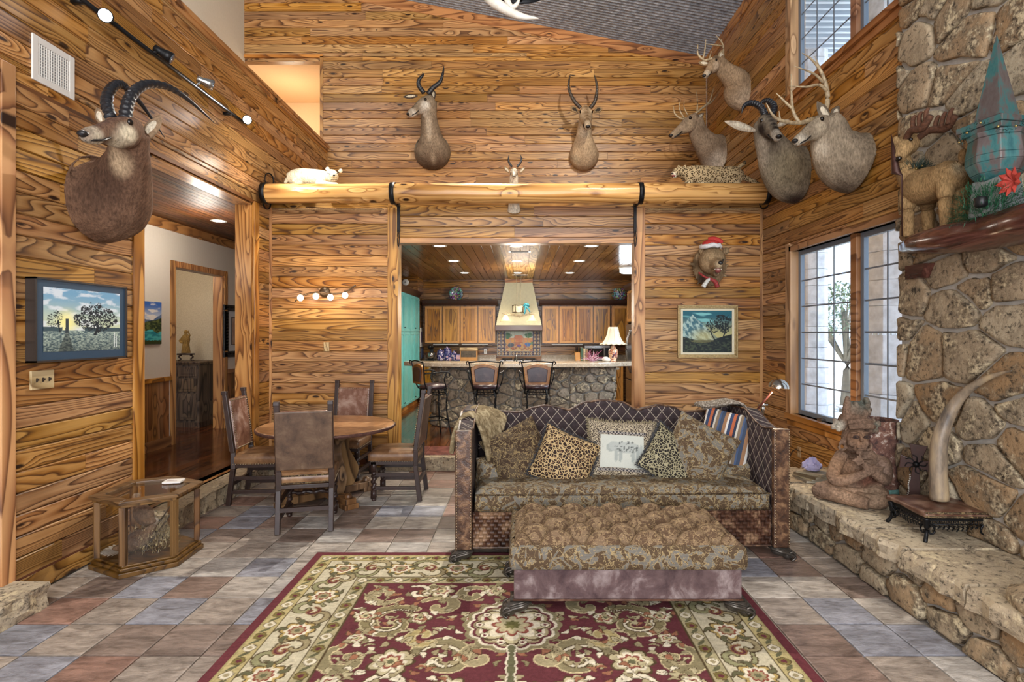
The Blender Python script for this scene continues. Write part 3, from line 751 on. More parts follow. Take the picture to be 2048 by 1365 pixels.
# ---------------------------------------------------------------- fabrics
def leather(name, a, b, c, rough=.4, sc=9, bump=.25):
    t = NT(name); n = t.noise(t.obj(), sc, 6, .65, .4); n2 = t.noise(t.obj(), 120, 3, .6)
    t.bump(t.ma('MULTIPLY_ADD', n2, .5, n), bump, .006)
    return t.done(t.ramp(n, [(.3, C(a)), (.5, C(b)), (.68, C(c))]), rough, 0, .45)
mleath = leather('brown_leather', '3f2b20', '5c4433', '7d6149', .38)
mleath2 = leather('worn_leather', '35211a', '5b3d30', '8f735f', .33, 7)
motl = leather('skirt_leather', '34252a', '5e4c4c', '978a88', .3, 6)
def damask(name, bgc, fig, line, sc=7.0, bump=.5):
    t = NT(name); o = t.obj(); d = t.n('TexNoise', {'Vector': o, 'Scale': sc, 'Detail': 2.2, 'Roughness': .55, 'Distortion': 1.6}).outputs[0]
    d2 = t.n('TexNoise', {'Vector': t.scale(o, (1, 1.3, 1)), 'Scale': sc*1.9, 'Detail': 2, 'Roughness': .5, 'Distortion': 1.0}).outputs[0]
    f = t.ramp(d, [(.47, (0, 0, 0)), (.49, (1, 1, 1))]); c = t.mix(f, C(bgc), C(fig))
    ln = t.ma('LESS_THAN', t.ma('ABSOLUTE', t.ma('SUBTRACT', d, .48)), .011); ln2 = t.ma('LESS_THAN', t.ma('ABSOLUTE', t.ma('SUBTRACT', d2, .5)), .016)
    c = t.mix(t.ma('MAXIMUM', ln, t.ma('MULTIPLY', ln2, .85)), c, C(line))
    w = t.noise(t.scale(o, (30, 30, 220)), 1, 2); c = t.mix(.35, c, t.ramp(w, [(.35, (.6, .6, .6)), (.65, (1.3, 1.3, 1.3))]), 'MULTIPLY')
    t.bump(t.ma('MULTIPLY_ADD', ln, .5, d), bump, .006); return t.done(c, .8, 0, .2)
mdam = damask('damask', '6a665e', '50402f', '97845f', 13)
mdamt = damask('damask_tan', '75604a', '5a4634', '957e5c', 15, .3)
mdam2 = damask('dark_brocade', '4c3f30', '3a2c20', '8f7b55', 13)
def quiltm():
    t = NT('diamond_quilt'); X, Y, Z = t.sep(t.obj())[:3]; XY = t.ma('ADD', X, Y)
    def ln(s_):
        v = t.ma('ADD', t.ma('DIVIDE', XY, .105), t.ma('MULTIPLY', Z, s_/.125)); return t.ma('ABSOLUTE', t.ma('SUBTRACT', t.ma('FRACT', v), .5))
    a, b = ln(1), ln(-1); m_ = t.ma('MINIMUM', t.ma('SUBTRACT', .5, a), t.ma('SUBTRACT', .5, b))
    l_ = t.ma('LESS_THAN', m_, .035); n = t.noise(t.obj(), 12, 4, .6)
    c = t.mix(l_, t.ramp(n, [(.3, C('261f20')), (.7, C('423537'))]), C('9a8e80'))
    t.bump(t.ma('MULTIPLY', m_, 2.0, clamp=True), .6, .012); return t.done(c, .75, 0, .25)
mquilt = quiltm()
def leopard(name, base, spot, rose, sc=26):
    t = NT(name); v = t.n('Mapping', {0: t.obj(), 3: (1, 1, 1)}).outputs[0]; nz = t.n('TexNoise', {'Vector': v, 'Scale': 20, 'Detail': 2}).outputs[1]
    v = t.n('VectorMath', {0: v, 1: t.n('VectorMath', {0: nz, 'Scale': .012}, operation='SCALE').outputs[0]}).outputs[0]
    e = t.vor(v, sc, 'DISTANCE_TO_EDGE'); f1 = t.vor(v, sc)
    c = t.mix(t.ramp(e, [(.07, (0, 0, 0)), (.12, (1, 1, 1))]), C(base), C(spot))
    c = t.mix(t.ma('LESS_THAN', f1, .22), c, C(rose)); t.bump(t.noise(v, 160, 2), .4, .004)
    return t.done(c, .7, 0, .2)
mleop = leopard('leopard_velvet', 'b39a6f', '2a1d17', '7a5b40', 38); mleop2 = leopard('small_leopard_print', 'b5a88e', '39302a', '7f7160', 70)
mleop3 = leopard('grey_leopard_velvet', '9a9274', '1f1b19', '5d543c', 42)
def weave():
    t = NT('basket_weave_leather'); X, Y, Z = t.sep(t.obj())[:3]; q = .028
    a = t.ma('FLOOR', t.ma('DIVIDE', t.ma('ADD', X, Y), q)); b = t.ma('FLOOR', t.ma('DIVIDE', Z, q)); par = t.ma('MODULO', t.ma('ABSOLUTE', t.ma('ADD', a, b)), 2.0)
    fx = t.ma('PINGPONG', t.ma('DIVIDE', t.ma('ADD', X, Y), q), .5); fz = t.ma('PINGPONG', t.ma('DIVIDE', Z, q), .5)
    h = t.ma('ADD', t.ma('MULTIPLY', par, fx), t.ma('MULTIPLY', t.ma('SUBTRACT', 1.0, par), fz))
    n = t.noise(t.obj(), 7, 6, .7, .4); t.bump(h, 1.0, .02)
    return t.done(t.mix(.5, t.ramp(n, [(.35, C('2b1a14')), (.5, C('54382a')), (.62, C('9a7a5e'))]), t.ramp(h, [(0, (.4, .4, .4)), (.5, (1.3, 1.3, 1.3))]), 'MULTIPLY'), .3, 0, .5)
mweave = weave(); mcroc = leather('crackled_leather', '21140f', '4d3526', '8a6a4d', .3, 16, .6)
mstud = plain('brass_studs', C('a08d72'), .3, .9); mfoot = plain('carved_pewter', C('57524c'), .35, .7, .3, 30, .2); mdwood = plain('dark_turned_wood', C('30201a'), .42, 0, .3, 18, .1)
mchen = None
def chen(name, a, b, c, sc=14):
    t = NT(name); v = t.noise(t.obj(), sc, 5, .6, 1.2); t.bump(t.ma('ADD', v, t.ma('MULTIPLY', t.noise(t.obj(), 140, 2), .4)), .9, .015)
    return t.done(t.ramp(v, [(.32, C(a)), (.5, C(b)), (.66, C(c))]), .9, 0, .1)
mchen = chen('chenille', '5b4c36', '87775a', 'b3a483'); mknit = chen('crochet', '55493f', '8d8274', 'c5bcae', 60)
def stripem():
    t = NT('multicolour_stripe'); X, Y, Z = t.sep(t.obj())[:3]; v = t.ma('FRACT', t.ma('DIVIDE', t.ma('ADD', X, 5.0), .19))
    c = t.ramp(v, [(0, C('3c4658')), (.14, C('8e6a4d')), (.28, C('c9c5bd')), (.36, C('34405a')), (.5, C('a55b3c')), (.62, C('2c3242')), (.72, C('bdb6a8')), (.8, C('7a6a58')), (.92, C('475672'))], 'CONSTANT')
    t.bump(t.noise(t.scale(t.obj(), (1, 1, 8)), 40, 2), .4, .005); return t.done(c, .8, 0, .2)
mstripe = stripem()
# ---------------------------------------------------------------- rug
def painter(xs, ys):
    X, Y = np.meshgrid(xs, ys); Cc = np.zeros(X.shape+(3,)); return X, Y, Cc
def stroke(X, Y, Cc, pts, rad, col, seg=10, serr=0, edge=None, ew=.008):
    q = np.array(spl([tuple(p)+(r,) for p, r in zip(pts, rad)], seg)); m_ = q[:, 2].max()+ew+.01
    x0, x1, y0, y1 = q[:, 0].min()-m_, q[:, 0].max()+m_, q[:, 1].min()-m_, q[:, 1].max()+m_
    ix = np.where((X[0] > x0) & (X[0] < x1))[0]; iy = np.where((Y[:, 0] > y0) & (Y[:, 0] < y1))[0]
    if not len(ix) or not len(iy): return
    sl = (slice(iy[0], iy[-1]+1), slice(ix[0], ix[-1]+1)); x, y = X[sl], Y[sl]; D = np.full(x.shape, 9.)
    for k in range(len(q)):
        r = q[k, 2]*(1+serr*math.sin(k*1.9)); D = np.minimum(D, np.hypot(x-q[k, 0], y-q[k, 1])-r)
    c = Cc[sl]
    if edge is not None: c[D < ew] = edge
    c[D < 0] = col
def rosette(X, Y, Cc, cx, cy, r, n, rings, am=.18, rot=0):
    ix = np.where(np.abs(X[0]-cx) < r*1.4)[0]; iy = np.where(np.abs(Y[:, 0]-cy) < r*1.4)[0]
    if not len(ix) or not len(iy): return
    sl = (slice(iy[0], iy[-1]+1), slice(ix[0], ix[-1]+1)); dx, dy = X[sl]-cx, Y[sl]-cy
    R = np.hypot(dx, dy)/(1+am*np.abs(np.cos(n/2*(np.arctan2(dy, dx)+rot)))-am/2)
    for f, col in rings: Cc[sl][R < r*f] = col
def c_scroll(X, Y, Cc, x, y, s, a0, flip, col, edge, r=.035, turns=1.25, serr=.3):
    pts, rad = [], []
    for i in range(9):
        t = i/8; a = a0+flip*t*turns*2*PI*.75; rr = s*(1-.82*t); pts.append((x+rr*math.cos(a), y+rr*math.sin(a))); rad.append(r*(1.05-.55*t)*(.35+.65*min(1, t*3)))
    stroke(X, Y, Cc, pts, rad, col, 7, serr, edge)
RX0, RX1, RY0, RY1 = -1.575, 1.475, .35, 4.27
RXC = (RX0+RX1)/2
def rug_colors(xs, ys):
    X, Y, Cc = painter(xs, ys); ax = np.abs(X-RXC); hw = (RX1-RX0)/2; d = np.minimum(hw-ax, np.minimum(RY1-Y, Y-RY0))
    mar, iv, gr, tan, brn, cr = C('6a373c'), C('c6bda2'), C('66644a'), C('9f9270'), C('54452f'), C('dcd3bb'); mar2 = C('66363b')
    Cc[:] = mar; Cc[d > .065] = C('a79c6c'); Cc[d > .075] = C('b7a878'); Cc[d > .165] = brn; Cc[d > .172] = iv; Cc[d > .44] = brn; Cc[d > .447] = C('aaa07c'); Cc[d > .535] = brn; Cc[d > .543] = mar2
    rn = random.Random(4)
    # guard borders: small flowers
    for dd in (.12, .49):
        for side in range(3):
            L = (RX1-RX0-2*dd) if side == 0 else (RY1-RY0-2*dd); n = int(L/.115)
            for i in range(n+1):
                t = i/n*L+dd
                cx, cy = (RX0+t, RY1-dd) if side == 0 else ((RX0+dd if side == 1 else RX1-dd), RY1-t)
                rosette(X, Y, Cc, cx, cy, .030, 5 if i % 2 else 4, [(1.15, brn), (1, C('7c6f41') if i % 2 else cr), (.5, mar2 if i % 2 else tan)])
                m_ = .0575; ex, ey = (m_, 0) if side == 0 else (0, -m_)
                stroke(X, Y, Cc, [(cx+ex-.02, cy+ey-.02), (cx+ex, cy+ey), (cx+ex+.02, cy+ey+.02)], [.006, .012, .006], gr, 4)
    # main border
    dd = .305
    for side in range(3):
        L = (RX1-RX0-2*dd) if side == 0 else (RY1-RY0-2*dd); n = int(L/.40)
        for i in range(n+1):
            t = i/n*L+dd
            cx, cy = (RX0+t, RY1-dd) if side == 0 else ((RX0+dd if side == 1 else RX1-dd), RY1-t)
            st = L/n/2; fl = 1 if i % 2 else -1
            if i < n:
                mx_, my_ = (cx+st, cy) if side == 0 else (cx, cy-st)
                c_scroll(X, Y, Cc, mx_-.05, my_+.045*fl, .105, .3, fl, C('93906c'), brn, .017)
                c_scroll(X, Y, Cc, mx_+.05, my_-.045*fl, .105, 3.4, fl, tan, brn, .016)
                c_scroll(X, Y, Cc, mx_, my_+.01, .05, 1.4, -fl, mar2, C('8d6a48'), .008)
            rosette(X, Y, Cc, cx, cy, .085, 8, [(1.12, brn), (1, C('b49c63')), (.8, cr), (.55, C('8a4a3c')), (.42, tan), (.2, gr)], .3)
            for q in range(5):
                a = q*2*PI/5+.4; stroke(X, Y, Cc, [(cx+math.cos(a)*.08, cy+math.sin(a)*.08), (cx+math.cos(a)*.105, cy+math.sin(a)*.105), (cx+math.cos(a+.3)*.13, cy+math.sin(a+.3)*.13)], [.014, .012, .004], gr, 4, 0, brn, .004)
    # field
    def both(fn):
        for sg in (1, -1): fn(sg)
    def field(sg):
        P = lambda u, v: (RXC+sg*u, v)
        def cs(u, v, s, a, f, col, r, serr=.34, turns=1.25):
            c_scroll(X, Y, Cc, *P(u, v), s, a if sg > 0 else PI-a, f*sg, col, C('c9bb92') if col != cr else brn, r, turns, serr)
        cs(.36, 2.86, .19, .2, 1, C('8b8162'), .045); cs(.36, 2.86, .15, .2, 1, cr, .014, 0); cs(.17, 2.88, .12, 2.6, -1, C('a29675'), .030)
        cs(.70, 3.22, .20, 2.2, -1, C('867b5a'), .045); cs(.70, 3.22, .17, 2.2, -1, cr, .012, 0); cs(.45, 3.42, .13, .5, 1, C('998d6b'), .032)
        cs(.83, 3.57, .13, 3.6, 1, C('a29675'), .03); cs(.62, 3.60, .10, 1.0, 1, cr, .02); cs(.26, 3.57, .11, 2.4, -1, C('8b8162'), .028)
        cs(.86, 2.86, .14, 1.2, -1, C('8b8162'), .034); cs(.60, 2.63, .12, .2, 1, cr, .022); cs(.5, 3.08, .1, 3.8, 1, C('b0a070'), .024)
        for u, v, r, n in ((.62, 2.84, .095, 7), (.47, 3.62, .07, 6), (.88, 3.30, .06, 6), (.55, 3.28, .06, 5), (.24, 3.28, .05, 5), (.12, 3.62, .06, 6), (.3, 2.62, .08, 7), (.88, 2.66, .06, 6), (.86, 3.06, .045, 5)):
            rosette(X, Y, Cc, *P(u, v), r, n, [(1.14, brn), (1, C('b8ad8a')), (.8, cr), (.58, C('8c5145')), (.42, C('c8bb93')), (.2, gr)], .35)
        for i in range(230):
            u, v = rn.uniform(.05, .95), rn.uniform(2.5, 3.7); a = rn.uniform(0, 6.3)
            stroke(X, Y, Cc, [P(u, v), P(u+.025*math.cos(a), v+.025*math.sin(a)), P(u+.05*math.cos(a+.5), v+.05*math.sin(a+.5))], [.004, rn.uniform(.008, .016), .003], rn.choice([C('b8ad8a'), C('8b8162'), cr, C('9a6a52'), C('a29675')]), 4, .3, brn, .003)
    in_f = d > .543; save = Cc.copy(); st = rn.getstate()
    for sg in (1, -1): rn.setstate(st); field(sg)
    rosette(X, Y, Cc, RXC, 3.20, .25, 14, [(1.1, C('8b8162')), (1, cr), (.93, C('66363b')), (.86, C('a29675')), (.78, cr), (.7, C('743238'))], .10)
    rosette(X, Y, Cc, RXC, 3.20, .165, 8, [(1.1, brn), (1, C('b8ad8a')), (.85, cr), (.62, C('8c5145')), (.5, C('b8ad8a')), (.25, C('6c6840'))], .4)
    for q in range(10):
        a = q*2*PI/10; rosette(X, Y, Cc, RXC+.19*math.cos(a), 3.20+.19*math.sin(a), .022, 5, [(1.2, brn), (1, cr), (.5, mar2)])
    stroke(X, Y, Cc, [(RXC, 2.97), (RXC, 2.9), (RXC, 2.8), (RXC, 2.6)], [.02, .012, .02, .012], gr, 8, .3, cr)
    Cc[~in_f] = save[~in_f]
    n = vnoise(X*90, Y*90, 3, 3)[..., None]; n2 = vnoise(X*14, Y*160, 8, 2)[..., None]
    return Cc*(.62+.5*n+.3*n2)
mrug = vcol('wool_rug', .95, .5, 260, (1, 1, 1), .1, .25)
xs = np.arange(RX0, RX1+.001, .0061); ysf = np.arange(2.5, RY1+.001, .0061); ysc = np.arange(RY0, 2.5, .05); ys = np.concatenate([ysc, ysf])
cols = rug_colors(xs, ys); X_, Y_ = np.meshgrid(xs, ys); lum = cols.sum(-1)
P = np.stack([X_-RXC, Y_-2.3, .012+.002*np.clip(lum, 0, 1.2)], -1)
P[0, :, 2] = P[-1, :, 2] = 0; P[:, 0, 2] = 0; P[:, -1, 2] = 0
rug = addmesh('rug', grid_mesh('rug', P, mrug, cols, True), None, (RXC, 2.3, .0005))
tag(rug, 'large maroon and cream floral wool rug lying under the ottoman', 'rug')
# ---------------------------------------------------------------- sofa
def carved_foot(k, x, y, s, w=1.0):
    """scrolled acanthus foot, outward side s, about 12 cm high"""
    k.box(x-.05, x+.05, y-.03, y+.06, .085, .112)
    k.ell((x+s*.01, y, .062), (.075*w, .055, .040), 16, 10); k.ell((x+s*.055*w, y-.01, .042), (.045, .050, .040), 14, 10)
    for j in range(7):
        a = -1.15+j*.38; yy = y+.052*math.sin(a); zz = .018*math.cos(a)
        k.stube([(x-s*.075*w, yy*.5+y*.5, .085, .006), (x-s*.03, yy-.012, .070+zz, .010), (x+s*.03, yy-.014, .055+zz, .011), (x+s*.085*w, yy-.010, .030+zz, .010), (x+s*.105*w, yy*.6+y*.4-.01, .018, .007)], 6, 4)
    for q in (-.052, .052):
        pts = [(x+s*(.062*w+r*math.cos(t_)), y-.008+q, .045+r*math.sin(t_), .0075) for t_, r in [(i*.55-1.5, .038-.0026*i) for i in range(13)]]; k.stube(pts, 6, 3)
sofa = thing('sofa', 'long camelback sofa in quilted brown fabric and studded leather', 'sofa', (.763, 4.13, 0), .022)
def scallop(x):
    x = abs(x); pts = [(0, 1.10), (.15, 1.085), (.32, 1.012), (.41, 1.035), (.52, 1.055), (.63, 1.035), (.75, .992), (.92, 1.0), (1.13, 1.05)]
    for (a, b), (c, d) in zip(pts, pts[1:]):
        if x <= c: t = (x-a)/(c-a); t = t*t*(3-2*t); return b+(d-b)*t
    return 1.05
def armz(y): return float(np.interp(y, [-.02, .06, .16, .3, .48, .7, .97], [.99, .98, .965, 1.0, 1.07, 1.06, 1.05]))
N_ = 60; xs_ = [-1.13+2.26*i/N_ for i in range(N_+1)]
k = M(); k.prism([(x, scallop(x)) for x in xs_]+[(1.13, .2), (-1.13, .2)], .84, .96); k.build('backrest', mquilt, sofa, bevel=.02)
k = M(); k.tube([(x, .85, scallop(x)+.003) for x in xs_], .009, 6); k.build('piping', mcroc, sofa, True)
for sg in (-1, 1):
    yy = [i*.97/24 for i in range(25)]
    k = M(); k.prism([(y, armz(y)) for y in yy]+[(.97, .10), (0, .10)], sg*1.13, sg*1.235, 'X'); k.build('arm', mquilt, sofa, bevel=.012)
    k = M(); k.prism([(y, armz(y)-.01) for y in yy]+[(.97, .10), (0, .10)], sg*1.236, sg*1.25, 'X'); k.build('arm_panel', mcroc, sofa)
    k = M(); k.box(sg*1.125, sg*1.25, -.03, .012, .10, .985); k.build('arm_front', mcroc, sofa, bevel=.008)
    k = M()
    for e in (1.136, 1.239):
        for i in range(43): k.ell((sg*e, -.033, .115+i*.0203), (.0065, .005, .0065), 6, 4)
    k.build('nailheads', mstud, sofa, True, kind='stuff')
    k = M(); k.tube([(sg*1.128, y, armz(y)+.003) for y in yy], .007, 6); k.build('piping', mcroc, sofa, True)
    for y in (.03, .90):
        k = M(); carved_foot(k, sg*1.19, y-.01, sg)
        k.build('foot', mfoot, sofa, True, label='carved scroll foot')
k = M(); k.box(-1.125, 1.125, .012, .5, .10, .37); k.build('front_rail', mweave, sofa, bevel=.01)
k = M(); k.box(-1.13, 1.13, .5, .96, .10, .34); k.build('seat_deck', mcroc, sofa)
k = M(); k.tube([(-1.12, .006, .105), (1.12, .006, .105)], .006, 6); k.build('piping', mcroc, sofa)
def cushion(name, parent, x0, x1, y0, y1, z0, z1, mat, crown=.02, nx=40, ny=16, e=.045, buttons=None):
    hx, hy, hz = (x1-x0)/2, (y1-y0)/2, (z1-z0)/2; cx, cy, cz = (x0+x1)/2, (y0+y1)/2, (z0+z1)/2
    k = M()
    for s_ in (1, -1):
        vs = []
        for j in range(ny+1):
            for i in range(nx+1):
                u, v = -1+2*i/nx, -1+2*j/ny; u = math.copysign(abs(u)**.75, u); v = math.copysign(abs(v)**.75, v)
                dx, dy = hx*(1-abs(u)), hy*(1-abs(v)); q = min(dx, dy, e)/e; rr = math.sqrt(max(0, 1-(1-q)**2))
                z = hz*(.62+.38*rr)+crown*(1-u*u)*(1-v*v)+.004*math.sin(u*9+v*3)
                if dx < e and dy < e: z -= 0
                ins = 1; vs.append((cx+u*hx, cy+v*hy, cz+s_*z))
        fs = [(j*(nx+1)+i, j*(nx+1)+i+1, (j+1)*(nx+1)+i+1, (j+1)*(nx+1)+i) for j in range(ny) for i in range(nx)]
        if s_ < 0: fs = [f[::-1] for f in fs]
        k.add(vs, fs)
    n1 = (nx+1)*(ny+1)
    ring = [i for i in range(nx+1)]+[j*(nx+1)+nx for j in range(1, ny+1)]+[ny*(nx+1)+i for i in range(nx-1, -1, -1)]+[j*(nx+1) for j in range(ny-1, 0, -1)]
    for a, b in zip(ring, ring[1:]+ring[:1]): k.f.append((a+n1, b+n1, b, a)); k.m.append(0)
    o = k.build(name, mat, parent, True)
    for sz in (.62*hz, -.62*hz):
        kk = M(); path = [(cx-hx, cy-hy, cz+sz), (cx+hx, cy-hy, cz+sz)]
        kk.tube(path, .007, 6); kk.build('piping', mdam2, o, True)
    return o
cushion('seat_cushion', sofa, -1.105, 1.105, .0, .83, .35, .535, mdam, .025)
# ---------------------------------------------------------------- pillows on the sofa
def pillow(name, label, c, w, h, t, rot, mat, fringe=None, inset=None, puff=.5, cat='pillow', pinch=.06):
    p = thing(name, label, cat, c, 0, 'throw pillows on the sofa'); p.rotation_euler = rot; n = 22; k = M()
    def pt(u, v, s_):
        f = max(0, (1-u*u)*(1-v*v))**puff; x = u*w/2*(1-pinch*(1-v*v)*abs(u)**3*1.0); z = v*h/2*(1-pinch*(1-u*u)*abs(v)**3)
        return (x, s_*t/2*f*(1+.06*math.sin(u*5+v*4))+.006*math.sin(3*u+2*v), z)
    for s_ in (1, -1):
        vs = [pt(-1+2*i/n, -1+2*j/n, s_) for j in range(n+1) for i in range(n+1)]
        fs = [(j*(n+1)+i, j*(n+1)+i+1, (j+1)*(n+1)+i+1, (j+1)*(n+1)+i) for j in range(n) for i in range(n)]
        k.add(vs, [f[::-1] for f in fs] if s_ < 0 else fs)
    k.build('pillow_cover', mat, p, True)
    if fringe:
        rn = random.Random(int(c[0]*100)); k = M(); b = [pt(-1+2*i/30, -1, 0) for i in range(30)]+[pt(1, -1+2*i/30, 0) for i in range(30)]+[pt(1-2*i/30, 1, 0) for i in range(30)]+[pt(-1, 1-2*i/30, 0) for i in range(30)]
        for q in b:
            for _ in range(6):
                d = Vector((q[0], 0, q[2])).normalized()+Vector((rn.gauss(0, .5), rn.gauss(0, .8), rn.gauss(0, .5))); d.normalize(); L = rn.uniform(.012, .032)
                a = Vector(q); s_ = d.cross(Vector((.3, .5, .2))).normalized()*.0028; k.add([a-s_, a+s_, a+d*L+s_*.7, a+d*L-s_*.7], [(0, 1, 2, 3)])
                s2 = d.cross(s_).normalized()*.0028; k.add([a-s2, a+s2, a+d*L+s2*.7, a+d*L-s2*.7], [(0, 1, 2, 3)])
        k.build('fringe', fringe, p, kind='stuff')
    if inset: inset(p, pt)
    return p
mfr = plain('black_fringe', C('3a3a3c'), .8, 0, .3, 80); mfr2 = plain('tan_fringe', C('8d8266'), .8, 0, .3, 80)
mpaintc = vcol('printed_cotton', .7, .2, 140, (1, 1, 1), .2, .1)
def leo_print(p, pt):
    n = 40; us = np.linspace(-.66, .62, n); vs_ = np.linspace(-.62, .48, n); Uu, Vv = np.meshgrid(us, vs_)
    Cc = np.tile(np.array(C('b9bcb2')), (n, n, 1)); X, Y = Uu, Vv
    dark = np.array(C('6f7470')); 
    def el(cx, cy, a, b, c): 
        m_ = ((X-cx)/a)**2+((Y-cy)/b)**2 < 1; Cc[m_] = c
    el(.10, .06, .40, .19, C('a3a8a2')); el(-.36, .04, .13, .14, C('989e98')); el(-.26, .10, .16, .15, C('a3a8a2')); el(.53, -.02, .05, .2, C('a3a8a2'))
    for lx in (-.2, -.08, .28, .42): el(lx, -.2, .055, .24, C('989e98'))
    sp = vnoise(X*26, Y*22, 5, 2) > .62; body = ((X-.12)/.36)**2+((Y-.08)/.2)**2 < 1; Cc[sp & body] = C('4f5452')
    P = np.zeros((n, n, 3))
    for j in range(n):
        for i in range(n): q = pt(Uu[j, i], Vv[j, i], -1); P[j, i] = (q[0], q[1]-.004, q[2])
    addmesh('printed_panel', grid_mesh('printed_panel', P, mpaintc, Cc, True), p)['label'] = 'pale printed panel of a spotted big cat'
    for v0, v1 in ((.5, .6), (-.74, -.64)):
        P = np.zeros((3, 30, 3))
        for j in range(3):
            for i in range(30): q = pt(-.72+1.4*i/29, v0+(v1-v0)*j/2, -1); P[j, i] = (q[0], q[1]-.005, q[2])
        addmesh('trim_band', grid_mesh('trim_band', P, mband, None, True), p)
mband = NT('greek_key_band'); a_ = mband.n('TexChecker', {'Vector': mband.obj(), 'Scale': 70.0, 'Color1': (*C('2e2c30'), 1), 'Color2': (*C('9c948a'), 1)}); mband = mband.done(a_.outputs[0], .8)
R_ = math.radians
def sp(px, py, Y): return U(px, py, Y)
# lying bolster-like cushions at both ends, drawn first
pillow('pillow', 'squat round brocade cushion in the left corner of the sofa, under the bunched throw', sp(996, 945, 4.62), .42, .30, .26, (R_(10), 0, R_(28)), mdam, puff=.42)
pillow('pillow', 'flat brocade cushion lying in the right corner of the sofa, partly behind other pillows', sp(1462, 950, 4.66), .42, .26, .24, (R_(8), 0, R_(-14)), mdam, puff=.42)
pillow('pillow', 'dark brown brocade pillow leaning left of the leopard pillow, no fringe', sp(1038, 912, 4.56), .50, .50, .20, (R_(-20), R_(-24), R_(14)), mdam2)
pillow('pillow', 'tan leopard print pillow with black fringe, left of the pillow with the printed cat', sp(1130, 920, 4.47), .48, .44, .19, (R_(-22), R_(22), R_(-6)), mleop, mfr)
pillow('pillow', 'greenish leopard print pillow with black fringe, right of the pillow with the printed cat', sp(1345, 922, 4.50), .50, .42, .18, (R_(-22), R_(38), R_(6)), mleop3, mfr)
pillow('pillow', 'square pillow with a printed panel of a spotted big cat, centre of the sofa', sp(1243, 901, 4.56), .56, .48, .17, (R_(-17), R_(3), R_(-2)), mleop2, mfr2, leo_print)
pillow('pillow', 'large brocade pillow with a rust edge leaning in front of the striped pillow', sp(1396, 906, 4.50), .52, .50, .20, (R_(-14), R_(26), R_(-16)), mdam)
pillow('pillow', 'blue, white and rust striped pillow standing in the right corner of the sofa', sp(1450, 880, 4.70), .42, .50, .15, (R_(-12), R_(10), R_(-32)), mstripe)
def throw(name, label, P, mat, th=.012, parent=None):
    m_, n_ = P.shape[:2]; me = grid_mesh(name, P, mat, None, True)
    o = addmesh(name, me, None); s_ = o.modifiers.new('s', 'SOLIDIFY'); s_.thickness = th; s_.offset = 0
    su = o.modifiers.new('u', 'SUBSURF'); su.levels = su.render_levels = 1
    return tag(o, label, 'blanket')
def drape(cx, cy, prof, w0, w1, wave, seed):
    """profile points across (x,z) swept along y with folds"""
    q = np.array(spl(prof, 8)); m_ = len(q); n_ = 60; P = np.zeros((m_, n_, 3)); rs = np.random.RandomState(seed)
    for j in range(n_):
        v = j/(n_-1)
        for i in range(m_):
            t = i/(m_-1); f = wave*(math.sin(v*38+t*3)+.5*math.sin(v*71+t*5+1))*(.4+.9*abs(t-.5)*2)
            W = w0+(w1-w0)*abs(2*t-1)
            k2 = q[min(i+1, m_-1)]-q[max(i-1, 0)]; nn_ = np.array([-k2[1], k2[0]]); nn_ = nn_/max(1e-6, np.linalg.norm(nn_))
            P[i, j] = (cx+q[i][0]+nn_[0]*f, cy+(v-.5)*W+.02*math.sin(t*6+v*3), q[i][1]+nn_[1]*f)
    return P
# chenille throw bunched over the left arm near the back corner
tb = thing('throw_blanket', 'bunched tan chenille throw draped over the left arm of the sofa', 'blanket', (-.42, 4.7, 1.0)); k = M()
CA = [(913, 884, 4.80), (920, 842, 4.84), (944, 817, 4.88), (978, 818, 4.90), (1006, 832, 4.86), (1008, 852, 4.78)]; CB = [(903, 908, 4.44), (908, 868, 4.46), (926, 834, 4.47), (948, 834, 4.47), (966, 872, 4.48), (978, 922, 4.48)]; rn = random.Random(12)
for i in range(15):
    f = i/14; pts = []
    for a, b in zip(CA, CB):
        g = f+rn.uniform(-.02, .02); v = U(a[0]*(1-g)+b[0]*g, a[1]*(1-g)+b[1]*g, a[2]*(1-g)+b[2]*g); pts.append((v.x+rn.uniform(-.004, .004), v.y, v.z+rn.uniform(-.004, .004), rn.uniform(.016, .024)))
    k.stube(pts, 8, 6)
organic('cloth', k, .008, None, mchen, tb, 1)
prof = [(-.30, 1.06), (-.12, 1.085), (-.05, 1.10), (.03, 1.09), (.07, 1.0), (.08, .9)]
P = drape(1.88, 4.90, prof, .34, .30, .010, 3); throw('throw_blanket', 'grey crochet throw folded over the right back corner of the sofa', P, mknit, .014)
t = thing('tassel', 'blue tassel ball hanging beside the striped pillow', 'tassel', sp(1470, 915, 4.66)); k = M(); k.sph((0, 0, 0), .032, 12, 8); 
mblue = plain('blue_yarn', C('52657a'), .8, 0, .3, 60, .3); k.build('tassel_head', mblue, t, True); k = M(); k.lathe([(.018, -.02), (.026, -.06), (.03, -.085), (.001, -.085)], n=14); k.build('skirt', mblue, t, True)
